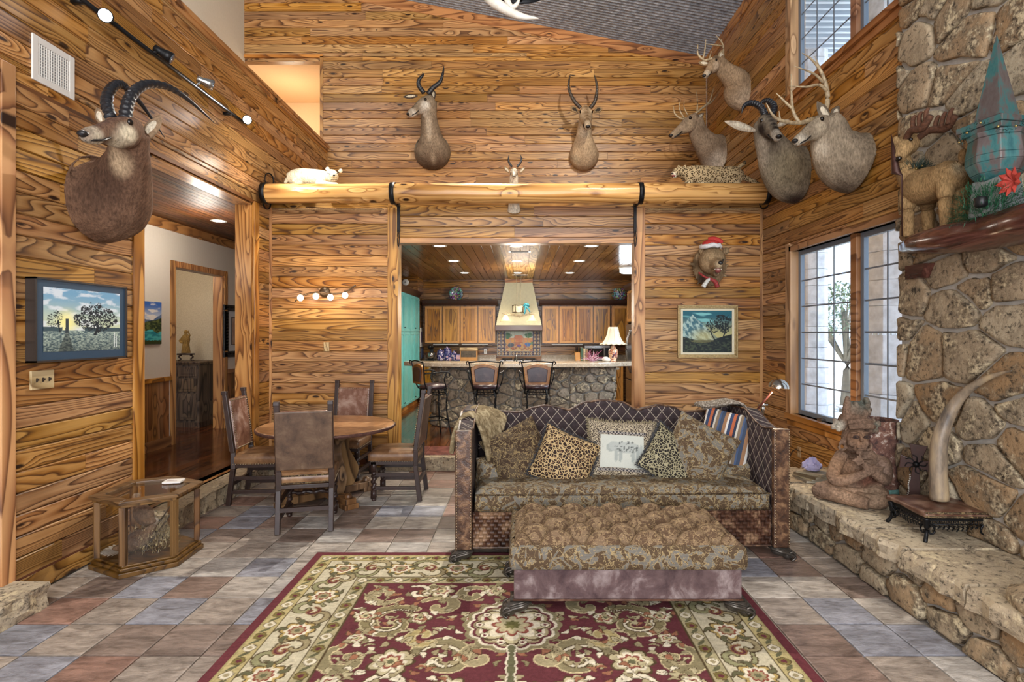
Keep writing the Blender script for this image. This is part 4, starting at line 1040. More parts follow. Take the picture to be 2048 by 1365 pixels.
# ---------------------------------------------------------------- ottoman
ott = thing('ottoman', 'large button tufted brocade ottoman with leather skirt on the rug', 'ottoman', (.635, 3.27, .012), 0)
hw, dp = .69, .70
n1, n2 = 200, 110; xx = np.linspace(-hw, hw, n1); yy = np.linspace(0, dp, n2); X, Y = np.meshgrid(xx, yy)
a, b = .272, .235
A_ = X/a+(Y-.06)/b; B_ = X/a-(Y-.06)/b
s_ = np.abs(np.sin(PI*A_/1.0*.5*1))*0
u_, v_ = (A_)/1.0, (B_)/1.0
fu = np.abs(((u_/1.0+.5) % 1)-.5)*2; fv = np.abs(((v_/1.0+.5) % 1)-.5)*2
puff = np.sqrt(np.clip(np.sin(fu*PI/2), 0, 1))*np.sqrt(np.clip(np.sin(fv*PI/2), 0, 1))
fu2 = np.minimum(fu, 1); but = np.exp(-((fu)**2+(fv)**2)*4.5)
edge = np.minimum(np.minimum(hw-np.abs(X), Y), dp-Y); er = np.clip(edge/.07, 0, 1); fall = .075*(1-np.sqrt(np.clip(1-(1-er)**2, 0, 1)))
damp = sst(edge, .0, .09)
Z = .432+.070*puff*(.3+.7*damp)-.045*but*damp-fall*.8
P = np.stack([X, Y, Z], -1); addmesh('tufted_top', grid_mesh('tufted_top', P, mdamt, None, True), ott)
k = M()
for i in range(-3, 4):
    for j in range(0, 8):
        # buttons where both creases meet
        x = i*a*.5+(0); y = .06+j*b*.5
        if (i+j) % 2 or y > dp-.05 or y < .04 or abs(x) > hw-.06: continue
        bb = M(); bb.ell((x, y, .405), (.014, .014, .007), 10, 6); bb.build('button', mdam2, ott, True)
k = M(); N = 160; pts = []
seam = [-.69, -.62, -.42, -.15, .12, .39, .62, .69]
def bandpt(per, z):
    pass
def bulge(s_, per, off=0):
    f = abs(((s_-off)/per) % 1-.5)*2; return .014*math.sqrt(max(0, 1-f**6))
per = []; 
for i in range(70): per.append((-hw+2*hw*i/70, 0, 0, -1))
for i in range(36): per.append((hw, dp*i/36, 1, 0))
for i in range(70): per.append((hw-2*hw*i/70, dp, 0, 1))
for i in range(36): per.append((-hw, dp-dp*i/36, -1, 0))
vs = []; lv = [(.30, 0), (.31, 1), (.34, 1.2), (.38, 1.2), (.41, .9), (.43, .3), (.44, -1.2)]
for z, f in lv:
    for x, y, nx_, ny_ in per:
        q = bulge(x if ny_ else y, .271, .135-.0)*f; vs.append((x+nx_*q, y+ny_*q, z-.01))
m_ = len(per); k.add(vs, [(l*m_+i, l*m_+(i+1) % m_, (l+1)*m_+(i+1) % m_, (l+1)*m_+i) for l in range(len(lv)-1) for i in range(m_)]); k.build('side_band', mdam, ott, True)
k = M(); k.box(-hw+.012, hw-.012, .01, dp-.01, .105, .30); k.build('skirt', motl, ott, bevel=.01)
for z in (.108, .298): k = M(); k.tube([(-hw+.008, .006, z), (hw-.008, .006, z)], .006, 6); k.build('piping', mleath2, ott, True)
k = M(); k.box(-hw+.03, hw-.03, .04, dp-.03, .297, .40); k.build('core', mdam2, ott)
for sx in (-1, 1):
    for y in (.06, dp-.08):
        k = M(); carved_foot(k, sx*(hw-.04), y-.01, sx)
        k.build('foot', mfoot, ott, True, label='carved scroll foot')
# ---------------------------------------------------------------- dining set
mseat = leather('tan_seat_leather', '4a3122', '765539', '957452', .33, 5); mback = leather('chair_back_leather', '3b2a1e', '594332', '6f5a45', .42, 8)
mglossl = leather('glossy_back_leather', '4a2a20', '7a5645', 'b09687', .22, 4)
def make_chair(label, front=mglossl):
    t = thing('dining_chair', label, 'chair', (0, 0, 0), 0, 'leather chairs around the round dining table')
    for sx in (-1, 1):
        k = M(); k.bar((sx*.215, -.27, 0), (sx*.215, -.225, .36), .042, .045); k.bar((sx*.215, -.225, .36), (sx*.215, -.225, .52), .045, .048); k.bar((sx*.215, -.225, .52), (sx*.215, -.305, 1.10), .045, .04); k.box(sx*.215-.024, sx*.215+.024, -.333, -.283, 1.095, 1.13)
        k.build('back_post', mdwood, t, bevel=.004)
        k = M(); k.box(sx*.2-.025, sx*.2+.025, .175, .225, .03, .11); k.box(sx*.2-.025, sx*.2+.025, .175, .225, .30, .40); k.sph((sx*.2, .2, .018), .024, 10, 6)
        q = [(sx*.2+.007*math.cos(i*.9), .2+.007*math.sin(i*.9), .11+i*.0095, .0215) for i in range(21)]; k.tube([p[:3] for p in q], [p[3]*(1+.25*math.cos(i*2.1)) for i, p in enumerate(q)], 8)
        k.build('leg', mdwood, t, True)
        for z in (.13, .265): k = M(); k.bar((sx*.205, -.25, z), (sx*.2, .2, z), .028, .036); k.build('stretcher', mdwood, t, bevel=.003)
    k = M(); q = [(-.18+i*.018, .2+.006*math.sin(i*.9), .22+.006*math.cos(i*.9)) for i in range(21)]; k.tube(q, [.018*(1+.25*math.cos(i*2.1)) for i in range(21)], 8); k.build('stretcher', mdwood, t, True, label='twisted front stretcher')
    k = M(); k.bar((-.2, -.255, .2), (.2, -.255, .2), .028, .036, (0, 0, 1)); k.build('stretcher', mdwood, t)
    k = M(); k.box(-.225, .225, -.24, .235, .37, .405); k.build('seat_frame', mdwood, t, bevel=.004)
    cushion('seat', t, -.235, .235, -.235, .25, .40, .50, mseat, .018, 20, 20, .04)
    k = M()
    for i in range(19): 
        k.sph((-.216+i*.024, .251, .41), .0065, 6, 4); k.sph((.237, -.216+i*.024, .41), .0065, 6, 4); k.sph((-.237, -.216+i*.024, .41), .0065, 6, 4)
    k.build('nailheads', mstud, t, True, kind='stuff')
    Rm = Matrix.Rotation(math.atan2(.08, .58), 4, 'X')
    k = M(); k.xf = Matrix.Translation((0, -.222, .52)) @ Rm; k.box(-.232, .232, -.035, -.012, .02, .53); k.build('back_leather', mback, t, bevel=.008)
    k = M(); k.xf = Matrix.Translation((0, -.222, .52)) @ Rm; k.box(-.195, .195, -.012, .028, .02, .53); k.build('backrest', front, t, bevel=.018)
    k = M(); k.xf = Matrix.Translation((0, -.222, .52)) @ Rm
    for i in range(17):
        for z in (.035, .515): k.sph((-.18+i*.0225, .03, z), .0068, 6, 4)
    for i in range(21):
        for x in (-.18, .18): k.sph((x, .03, .035+i*.024), .0068, 6, 4)
    k.build('nailheads', mstud, t, True, kind='stuff')
    return t
ch0 = make_chair('leather dining chair seen from behind, nearest the camera')
ch0.location = (-1.91, 4.98, 0); ch0.rotation_euler = (0, 0, R_(13))
G = 'leather chairs around the round dining table'
copy_tree(ch0, (-2.64, 5.70, 0), R_(-86), 'leather dining chair with glossy nailhead back, beside the hall opening', G)
copy_tree(ch0, (-2.05, 6.47, 0), R_(178), 'leather dining chair facing the camera, behind the table by the back wall', G)
copy_tree(ch0, (-1.30, 5.82, 0), R_(91), 'leather dining chair seen side on, between the table and the kitchen step', G)
tab = thing('dining_table', 'round dining table with mottled copper top on scrolled wooden pedestal', 'table', (-1.996, 5.70, 0))
mcop = NT('mottled_copper'); n_ = mcop.noise(mcop.obj(), 9, 6, .7, .5); mcop = mcop.done(mcop.ramp(n_, [(.32, C('7c5638')), (.5, C('a87b52')), (.68, C('c29a70'))]), .28, .15)
mrimc = plain('dark_copper_rim', C('5d4038'), .35, .4, .4, 40, .5)
k = M(); k.lathe([(.01, .725), (.64, .725), (.675, .730), (.675, .757), (.66, .762), (.001, .762)], n=72); k.build('tabletop', mcop, tab, False, bevel=0)
k = M(); k.lathe([(.676, .727), (.684, .735), (.684, .752), (.676, .760)], n=90, cap=False); k.build('rim', mrimc, tab, True)
mped = pine('pedestal_wood', 'Z', '8a6a4a', '6b4e34', '3d2a1b', .4, .2, 8)
k = M(); k.lathe([(.06, .05), (.07, .2), (.05, .3), (.075, .5), (.1, .68), (.16, .725)], n=16); k.build('column', mped, tab, True)
for q in range(4):
    a = PI/4+q*PI/2; k = M(); k.xf = Matrix.Rotation(a, 4, 'Z')
    pr = spl([(.36, .725), (.33, .66), (.24, .60), (.22, .5), (.28, .38), (.33, .27), (.3, .16), (.26, .10)], 5); inn = spl([(.12, .10), (.15, .2), (.17, .28), (.13, .4), (.07, .5), (.09, .6), (.16, .68), (.2, .725)], 5)
    k.prism([tuple(p) for p in pr]+[tuple(p) for p in inn], -.045, .045, 'Y'); k.build('scroll_leg', mped, tab, bevel=.006)
    k = M(); k.xf = Matrix.Rotation(a, 4, 'Z'); k.box(.05, .50, -.055, .055, .03, .10); k.box(.38, .52, -.07, .07, 0, .05); k.sph((.44, 0, .11), .04); k.build('foot', mped, tab, bevel=.006)
# ---------------------------------------------------------------- glass display case with quail
moakd = pine('case_oak', 'Z', '7a5833', '614324', '402a16', .3, .1, 9); moakx = pine('case_oak_rail', 'X', '7a5833', '614324', '402a16', .3, .1, 9)
H6 = [(-3.12, 3.98), (-2.78, 3.815), (-2.50, 4.03), (-2.52, 4.39), (-2.86, 4.56), (-3.12, 4.42)]
cxc = sum(p[0] for p in H6)/6; cyc = sum(p[1] for p in H6)/6
case = thing('display_case', 'oak and glass hexagonal display case standing by the left wall', 'cabinet', (cxc, cyc, 0))
def hx(sc): return [((x-cxc)*sc, (y-cyc)*sc) for x, y in H6]
def hexring(k, so, si, z0, z1):
    a, b = hx(so), hx(si)
    for i in range(6):
        j = (i+1) % 6; vs = [(*a[i], z0), (*a[j], z0), (*b[j], z0), (*b[i], z0), (*a[i], z1), (*a[j], z1), (*b[j], z1), (*b[i], z1)]
        k.add(vs, [(0, 3, 2, 1), (4, 5, 6, 7), (0, 1, 5, 4), (2, 3, 7, 6), (1, 2, 6, 5), (3, 0, 4, 7)])
k = M(); k.prism(hx(1.0), 0, .035, 'Z'); k.prism(hx(.95), .035, .06, 'Z'); k.prism(hx(.90), .06, .075, 'Z'); k.build('plinth', moakx, case, bevel=.005)
k = M(); hexring(k, 1.0, .74, .505, .53); k.build('top_frame', moakx, case, bevel=.005)
k = M(); hexring(k, .94, .82, .485, .505); k.build('top_frame', moakx, case)
for i, (x, y) in enumerate(hx(.86)):
    k = M(); a = math.atan2(y, x); k.xf = Matrix.Translation((x, y, 0)) @ Matrix.Rotation(a, 4, 'Z'); k.box(-.018, .018, -.022, .022, .075, .487); k.box(.018, .022, -.008, .008, .09, .47); k.build('post', moakd, case, bevel=.003)
mcg = glass('case_glass', (.995, .995, .99), .7)
h = hx(.86)
for i in range(6):
    a, b = Vector((*h[i], 0)), Vector((*h[(i+1) % 6], 0)); d = (b-a).normalized(); a2, b2 = a+d*.02, b-d*.02; nn = Vector((d.y, -d.x, 0))*.0015
    k = M(); k.add([a2-nn+Vector((0, 0, .075)), b2-nn+Vector((0, 0, .075)), b2+nn+Vector((0, 0, .075)), a2+nn+Vector((0, 0, .075)), a2-nn+Vector((0, 0, .485)), b2-nn+Vector((0, 0, .485)), b2+nn+Vector((0, 0, .485)), a2+nn+Vector((0, 0, .485))], [(0, 3, 2, 1), (4, 5, 6, 7), (0, 1, 5, 4), (1, 2, 6, 5), (2, 3, 7, 6), (3, 0, 4, 7)]); k.build('pane', mcg, case)
k = M(); k.prism(hx(.76), .518, .524, 'Z'); k.build('top_pane', mcg, case)
def brush():
    rn = random.Random(3); k = M()
    for i in range(1500):
        a = rn.uniform(0, 2*PI); r = .17*math.sqrt(rn.random()); x, y = r*math.cos(a)*1.0, r*math.sin(a)*1.05; top = .10+.26*math.exp(-((x-.02)**2+y*y)/.018)*rn.random()
        z = rn.uniform(.0, top); d = Vector((rn.gauss(0, 1), rn.gauss(0, 1), rn.gauss(.5, .8))).normalized(); L = rn.uniform(.02, .07); p = Vector((x, y, z)); s_ = d.cross(Vector((0, .3, 1))).normalized()*.0017
        k.add([p-s_, p+s_, p+d*L+s_*.3, p+d*L-s_*.3], [(0, 1, 2, 3)])
        if i % 3 == 0: u = s_*4; k.add([p-u, p+d*.012, p+u, p-d*.012], [(0, 1, 2, 3)])
    t = thing('dried_brush', 'dried twigs and grasses heaped inside the glass case', 'dried plants', (cxc+.02, cyc, .077))
    k.build('twigs', plain('dry_twig', C('a08f6a'), .9, 0, .4, 60), t, kind='stuff')
    k = M(); 
    for q in ((.0, -.12, .0, .1, .1, .27), (-.1, .0, .02, .12, .05, .33), (.05, .1, .0, -.1, -.05, .22)): k.stube([(q[0], q[1], q[2]+.01, .009), ((q[0]+q[3])/2, (q[1]+q[4])/2+.02, q[5]/2, .007), (q[3], q[4], q[5], .004)], 6, 4)
    k.build('branch', plain('dark_branch', C('4d4032'), .9), t, True)
brush()
def quail(label, loc, rz, s_, fan=False):
    t = thing('quail', label, 'bird', loc, rz); k = M()
    k.ell((0, 0, .06), (.085, .05, .055), 14, 10, rot=Matrix.Rotation(-.45, 3, 'Y')); k.ell((-.07, 0, .035), (.05, .03, .02)); k.stube([(.03, 0, .08, .04), (.07, 0, .115, .026), (.085, 0, .145, .022)], 10); k.sph((.088, 0, .155), .0235)
    k.v = [(a*s_, b*s_, c*s_) for a, b, c in k.v]; L = Vector(loc)
    f = blobs(C('6d5745'), [((-.02*s_, 0, .09*s_), .05*s_, C('4a382c')), ((.03*s_, 0, .05*s_), .045*s_, C('a39684')), ((.09*s_, 0, .158*s_), .026*s_, C('dcd7cd')), ((.085*s_, 0, .182*s_), .014*s_, C('2c221d')), ((.07*s_, 0, .13*s_), .018*s_, C('2c221d'))])
    organic('body', k, .006, f, mfur, t, 2, world=False)
    k = M(); k.lathe([(.006*s_, 0), (.0, .016*s_)], (.108*s_, 0, .155*s_), 8, axis='X'); k.build('beak', plain('horn_black', C('22201e'), .4), t, True)
    if fan:
        k = M()
        for i in range(11): a = -1.0+.2*i; k.add([(-.05*s_, 0, .02), (-.05*s_-.11*s_*math.cos(a)-.01, .11*s_*math.sin(a)-.012, .03), (-.05*s_-.125*s_*math.cos(a), .125*s_*math.sin(a), .032), (-.05*s_-.11*s_*math.cos(a), .11*s_*math.sin(a)+.014, .03)], [(0, 1, 2, 3)])
        k.build('tail', plain('grey_feather', C('8a8277'), .8, 0, .3, 80), t)
quail('mounted quail with a white and black head, perched at the top of the dried brush', (cxc-.01, cyc-.06, .27), 2.6, 1.25)
quail('grey mounted quail low in the glass case with fanned tail', (cxc-.02, cyc-.12, .10), .6, 1.25, True)
t = thing('notepad', 'small white notepad lying on top of the glass display case', 'notepad', (-2.74, 4.36, .531), .2); k = M(); k.box(-.065, .065, -.05, .05, 0, .012); k.build('paper_block', plain('paper', C('d8d5cf'), .7), t)
k = M(); k.box(-.045, .03, -.02, -.012, .012, .0125); k.box(-.045, .0, .0, .006, .012, .0125); k.build('printed_lines', plain('ink', C('8a6a66'), .7), t)
# ---------------------------------------------------------------- taxidermy
def furm(name, col, col2=None):
    t = NT(name); n = t.noise(t.scale(t.obj(), (1, 1, .4)), 60, 4, .65); t.bump(n, .6, .008)
    return t.done(t.ramp(n, [(.3, tuple(x*.5 for x in col)), (.7, col2 or tuple(min(1, x*1.25) for x in col))]), .85, 0, .15)
mhorn = plain('black_horn', C('1d1e22'), .35, 0, .4, 60, .4); mhorn2 = plain('brown_horn', C('3a3027'), .4, 0, .4, 60, .4)
mantl = plain('bone_antler', C('8d7758'), .5, 0, .35, 25, .3, C('c2ae8b')); meye = plain('glass_eye', C('120c08'), .06, 0)
mnose = plain('dark_nose', C('1b1818'), .35, 0, .2, 60, .3)
def stube2(k, pts, side, n=14, seg=6, cap=True):
    """pts (p, a, b): oval sections, a along the fixed lateral direction"""
    q = spl([(*p, a, b) for p, a, b in pts], seg); P = [Vector(x[:3]) for x in q]; vs = []; m_ = len(P)
    for i, p in enumerate(P):
        t = (P[min(i+1, m_-1)]-P[max(i-1, 0)]).normalized(); sd = (side-t*side.dot(t)).normalized(); nr = sd.cross(t)
        for j in range(n): c, s = math.cos(2*PI*j/n), math.sin(2*PI*j/n); vs.append(p+sd*c*max(.002, q[i][3])+nr*s*max(.002, q[i][4]))
    fs = [(i*n+j, i*n+(j+1) % n, (i+1)*n+(j+1) % n, (i+1)*n+j) for i in range(m_-1) for j in range(n)]+[tuple(range(n-1, -1, -1)), tuple((m_-1)*n+j for j in range(n))]
    k.add(vs, fs)
HEAD = [(-.14, .09, .13, -.01), (0, .18, .20, -.04), (.18, .205, .24, -.07), (.36, .18, .225, -.06), (.56, .125, .165, -.04), (.76, .10, .125, -.03), (.92, .10, .11, -.03), (1.0, .065, .07, -.03)]
def mount(name, label, spine, lat, poll, nose, base, bl, ears, horns=None, antlers=None, hs=1.0, muzzle=None, cheek=None, earcol=None, earin=None, hmat=None, ring=.07, vox=.011, group='mounted animal heads on the walls', blaze=None):
    loc = Vector(spine[0][0]); t = thing(name, label, 'mounted head', loc, 0, group); lat = Vector(lat).normalized()
    k = M(); poll = Vector(poll); nose = Vector(nose); hd = nose-poll; L = hd.length; hd.normalize()
    up = Vector((0, 0, 1)); hl = hd.cross(up)
    hl.normalize(); hu = hl.cross(hd)
    if len(spine) > 1: stube2(k, [(Vector(p), a, b) for p, a, b in spine]+[(poll-hd*L*.02-hu*L*.05, spine[-1][1]*.85, spine[-1][2]*.85)], lat, 18, 6)
    stube2(k, [(poll+hd*L*a+hu*L*d, w_*L*hs, h*L*hs) for a, w_, h, d in HEAD], hl, 14, 4)
    H = lambda f, l, u: poll+hd*L*f+hl*L*l+hu*L*u
    for s_ in (-1, 1): k.sph(H(.24, s_*.125*hs, .085), .062*L); k.sph(H(.90, s_*.05*hs, -.01), .05*L)
    k.ell(H(.80, 0, -.10), (.075*L, .075*L, .05*L))
    B = list(bl)
    if cheek: B += [(tuple(H(.36, s_*.17, -.08)), .19*L, cheek) for s_ in (-1, 1)]+[(tuple(H(.5, 0, -.15)), .2*L, cheek)]
    if blaze: B += [(tuple(H(a, 0, .14-.10*a)), .10*L, blaze) for a in (.1, .25, .4, .55, .7)]
    if muzzle: B += [(tuple(H(.86, 0, -.06)), .17*L, muzzle)]
    B += [(tuple(H(.24, s_*.19*hs, .07)), .055*L, (.02, .015, .01)) for s_ in (-1, 1)]
    organic('head_and_neck', k, vox, blobs(base, B), mfur, t, 3)
    for s_ in (-1, 1):
        k = M(); k.sph(H(.24, s_*.160*hs, .075), .048*L, 12, 8); k.build('eye', meye, t, True, world=True)
    k = M(); k.ell(H(.985, 0, .0), (.07*L, .07*L, .045*L), 12, 8); k.build('nose', mnose, t, True, world=True)
    k = M(); k.tube([H(.99, 0, -.075), H(.93, .085*hs, -.085), H(.80, .105*hs, -.10), H(.66, .115*hs, -.085)], .006*L/.4, 6)
    k.tube([H(.99, 0, -.075), H(.93, -.085*hs, -.085), H(.80, -.105*hs, -.10), H(.66, -.115*hs, -.085)], .006*L/.4, 6); k.build('mouth', mnose, t, True, world=True)
    me1 = furm('ear_fur', earcol or base); me2 = furm('ear_inner_fur', earin or C('c9bda6'))
    for b_, tip, wd in ears:
        b_, tip = Vector(b_), Vector(tip); d = (tip-b_); el_ = d.length; out = (d.cross(hd)).normalized()
        sd = d.cross(Vector((0, -1, 0))).normalized()
        k = M(); stube2(k, [(b_, wd*.35, wd*.3), (b_+d*.3, wd*.9, wd*.35), (b_+d*.6, wd, wd*.25), (b_+d*.85, wd*.55, wd*.15), (tip, .004, .003)], sd, 12, 4); e = k.build('ear', me1, t, True, world=True)
        fwd = Vector((0, -1, 0)); fwd = (fwd-d.normalized()*fwd.dot(d.normalized())).normalized()
        k = M(); stube2(k, [(b_+d*.15+fwd*wd*.24, wd*.2, wd*.12), (b_+d*.4+fwd*wd*.26, wd*.52, wd*.14), (b_+d*.62+fwd*wd*.18, wd*.5, wd*.11), (b_+d*.84+fwd*wd*.05, .003, .003)], sd, 10, 4); k.build('ear_inner', me2, e, True, world=True)
    for h in (horns or []):
        k = M(); q = spl(h, 14); r = [max(.0015, float(x[3]))*(1+(ring*math.sin(i*1.6) if i < len(q)*.75 else 0)) for i, x in enumerate(q)]; k.tube([x[:3] for x in q], r, 12); k.build('horn', hmat or mhorn, t, True, world=True)
    for A in (antlers or []):
        k = M()
        for h in A: k.stube(h, 8, 6)
        k.build('antler', mantl, t, True, world=True)
    return t
def V4(px, py, Y, r): v = U(px, py, Y); return (v.x, v.y, v.z, r)
# sable on the left wall
mount('sable_antelope_mount', 'brown mounted antelope with long swept back black ringed horns on the left wall',
    [((XL, 4.14, 2.70), .29, .33), ((-3.06, 4.12, 2.72), .275, .31), ((-2.95, 4.07, 2.80), .20, .235), ((-2.84, 3.99, 2.92), .135, .165), ((-2.76, 3.90, 3.03), .105, .13)], (0, 1, 0), (-2.70, 3.83, 3.14), (-2.70, 3.40, 2.93),
    C('6b5140'), [((-2.95, 3.85, 2.75), .28, C('4b372b')), ((-2.80, 3.86, 2.92), (.10, .09, .16), C('b39c7f')), ((-3.0, 4.25, 2.45), .25, C('7d6350')), ((-2.70, 3.80, 3.22), .07, C('4a3226'))],
    [(U(287, 283, 3.90), U(320, 230, 4.0), .055), (U(208, 250, 3.74), U(193, 216, 3.76), .038)],
    [[V4(250, 240, 3.78, .040), V4(256, 205, 3.82, .037), V4(272, 180, 3.9, .034), V4(300, 168, 4.02, .030), V4(340, 176, 4.2, .024), V4(380, 202, 4.4, .016), V4(430, 247, 4.7, .003)],
     [V4(222, 238, 3.76, .038), V4(213, 205, 3.82, .036), V4(222, 178, 3.92, .032), V4(240, 168, 4.0, .028), V4(262, 185, 4.1, .022), V4(290, 218, 4.25, .014), V4(329, 275, 4.42, .003)]],
    hs=.92, muzzle=C('d8cfba'), cheek=C('cfc4ac'), earcol=C('8d755c'), earin=C('cbbfa9'), ring=.10, vox=.010, blaze=C('4f3629'))
# three on the upper back wall and the ledge
mount('eland_mount', 'mounted antelope with twisted black horns and pale face, turned left, high back wall',
    [(U(865, 305, 9.09), .30, .30), (U(865, 300, 8.97), .28, .28), (U(862, 270, 8.80), .17, .20), (U(858, 235, 8.66), .125, .15)], (1, 0, 0), U(858, 200, 8.58), U(816, 229, 8.36),
    C('877866'), [(tuple(U(866, 322, 8.95)), .3, C('5b4a3b')), (tuple(U(858, 250, 8.6)), (.06, .2, .3), C('a99d8b')), (tuple(U(866, 320, 8.75)), (.06, .2, .2), C('8f806d'))],
    [(U(868, 198, 8.62), U(865, 178, 8.66), .04), (U(835, 192, 8.5), U(806, 194, 8.5), .035)],
    [[V4(848, 186, 8.52, .036), V4(838, 172, 8.5, .034), V4(838, 160, 8.48, .028), V4(846, 150, 8.5, .018), V4(845, 145, 8.5, .004)], [V4(856, 188, 8.58, .038), V4(866, 176, 8.58, .036), V4(880, 164, 8.58, .030), V4(886, 146, 8.58, .018), V4(888, 131, 8.58, .003)]],
    hs=1.1, muzzle=C('d9d4ca'), cheek=C('cbc6bc'), blaze=C('3c2c22'), earcol=C('4b4038'))
mount('waterbuck_mount', 'pale tan mounted antelope facing straight out with tall ridged lyre horns, high back wall',
    [(U(1168, 312, 9.09), .24, .25), (U(1168, 306, 8.96), .23, .24), (U(1168, 272, 8.80), .13, .17), (U(1170, 245, 8.66), .105, .13)], (1, 0, 0), U(1171, 221, 8.60), U(1176, 254, 8.26),
    C('b9a183'), [(tuple(U(1168, 265, 8.7)), (.12, .2, .12), C('d8cbb2')), (tuple(U(1155, 318, 8.9)), .12, C('cdbb9c'))],
    [(U(1156, 225, 8.55), U(1141, 213, 8.55), .045), (U(1188, 224, 8.55), U(1205, 216, 8.55), .045)],
    [[V4(1161, 216, 8.52, .030), V4(1147, 200, 8.5, .028), V4(1138, 178, 8.5, .022), V4(1138, 162, 8.5, .016), V4(1141, 149, 8.5, .003)], [V4(1181, 216, 8.52, .030), V4(1190, 202, 8.5, .028), V4(1194, 180, 8.5, .022), V4(1192, 162, 8.5, .016), V4(1188, 149, 8.5, .003)]],
    hs=1.0, muzzle=C('d9cfbd'), blaze=C('7b6044'), cheek=C('c8b698'), earcol=C('8d7555'), earin=C('3b332b'), hmat=mhorn2, ring=.12)
mount('gazelle_mount', 'small white faced mounted gazelle with slim dark horns behind the middle of the log',
    [((-.088, 6.985, 3.25), .085, .07), ((-.088, 6.95, 3.30), .075, .05), ((-.088, 6.93, 3.45), .055, .05), ((-.088, 6.92, 3.60), .055, .05)], (1, 0, 0), (-.088, 6.90, 3.745), (-.085, 6.76, 3.63),
    C('cdc3b1'), [((-.088, 6.9, 3.72), (.03, .1, .09), C('8b6b4c')), ((-.14, 6.9, 3.7), .03, C('3b2a20')), ((-.035, 6.9, 3.7), .03, C('3b2a20'))],
    [(U(1019, 346, 6.88), U(1008, 333, 6.88), .022), (U(1039, 346, 6.88), U(1050, 335, 6.88), .022)],
    [[V4(1024, 334, 6.88, .014), V4(1018, 325, 6.88, .013), V4(1017, 317, 6.88, .010), V4(1018, 310, 6.88, .002)], [V4(1034, 334, 6.88, .014), V4(1041, 325, 6.88, .013), V4(1043, 317, 6.88, .010), V4(1041, 310, 6.88, .002)]],
    hs=1.15, muzzle=C('e3ded2'), earcol=C('8d7759'), ring=.1, vox=.006)
# right wall
mount('whitetail_mount', 'small mounted deer with antlers, highest on the right wall near the metal ceiling',
    [((XR, 7.55, 5.0), .20, .26), ((2.98, 7.53, 5.02), .19, .24), (U(1470, 160, 7.45), .15, .17), (U(1450, 142, 7.40), .10, .12)], (0, 1, 0), U(1431, 120, 7.36), U(1408, 152, 7.20),
    C('9c8469'), [((3.0, 7.5, 4.9), .2, C('b09d86')), (tuple(U(1432, 118, 7.3)), .06, C('6f5a45'))],
    [(U(1440, 122, 7.36), U(1445, 100, 7.36), .045), (U(1418, 128, 7.3), U(1397, 125, 7.3), .035)], None,
    [[[V4(1424, 117, 7.3, .016), V4(1408, 120, 7.28, .014), V4(1396, 108, 7.25, .012), V4(1396, 88, 7.25, .003)], [V4(1406, 119, 7.28, .01), V4(1410, 98, 7.28, .009), V4(1412, 76, 7.28, .002)], [V4(1418, 119, 7.3, .009), V4(1423, 102, 7.3, .003)]],
     [[V4(1436, 115, 7.36, .016), V4(1446, 104, 7.36, .014), V4(1445, 88, 7.36, .011), V4(1432, 70, 7.36, .003)], [V4(1445, 92, 7.36, .010), V4(1430, 90, 7.3, .008), V4(1411, 88, 7.26, .003)], [V4(1446, 90, 7.36, .009), V4(1442, 78, 7.36, .003)]]],
    muzzle=C('cfc6b6'), cheek=C('b5a189'), earcol=C('8d7759'))
mount('stag_mount', 'mounted stag with branching antlers in the corner above the leopard, facing left',
    [((XR, 8.45, 4.42), .24, .32), ((2.96, 8.42, 4.45), .23, .30), (U(1413, 290, 8.25), .16, .20), (U(1396, 264, 8.15), .11, .14)], (0, 1, 0), U(1387, 236, 8.10), U(1341, 272, 7.95),
    C('8f7c68'), [((3.0, 8.4, 4.25), .22, C('c4b5a2')), (tuple(U(1400, 262, 8.1)), .12, C('6c5a49')), (tuple(U(1430, 320, 8.3)), .2, C('c9bba9'))],
    [(U(1392, 240, 8.1), U(1408, 226, 8.14), .035)], None,
    [[[V4(1383, 232, 8.08, .016), V4(1365, 238, 8.05, .014), V4(1350, 228, 8.0, .011), V4(1347, 212, 8.0, .003)], [V4(1368, 236, 8.05, .01), V4(1359, 218, 8.03, .009), V4(1361, 199, 8.03, .003)], [V4(1375, 230, 8.06, .009), V4(1368, 214, 8.06, .007), V4(1369, 202, 8.06, .002)]],
     [[V4(1388, 230, 8.12, .018), V4(1402, 218, 8.14, .016), V4(1418, 204, 8.14, .013), V4(1424, 188, 8.14, .009), V4(1429, 172, 8.14, .003)], [V4(1394, 226, 8.14, .012), V4(1395, 205, 8.14, .009), V4(1393, 181, 8.14, .003)], [V4(1410, 212, 8.14, .012), V4(1424, 203, 8.16, .010), V4(1440, 182, 8.18, .003)]]],
    hs=.9, muzzle=C('a39078'), cheek=C('a08c74'), earcol=C('7f6c58'))
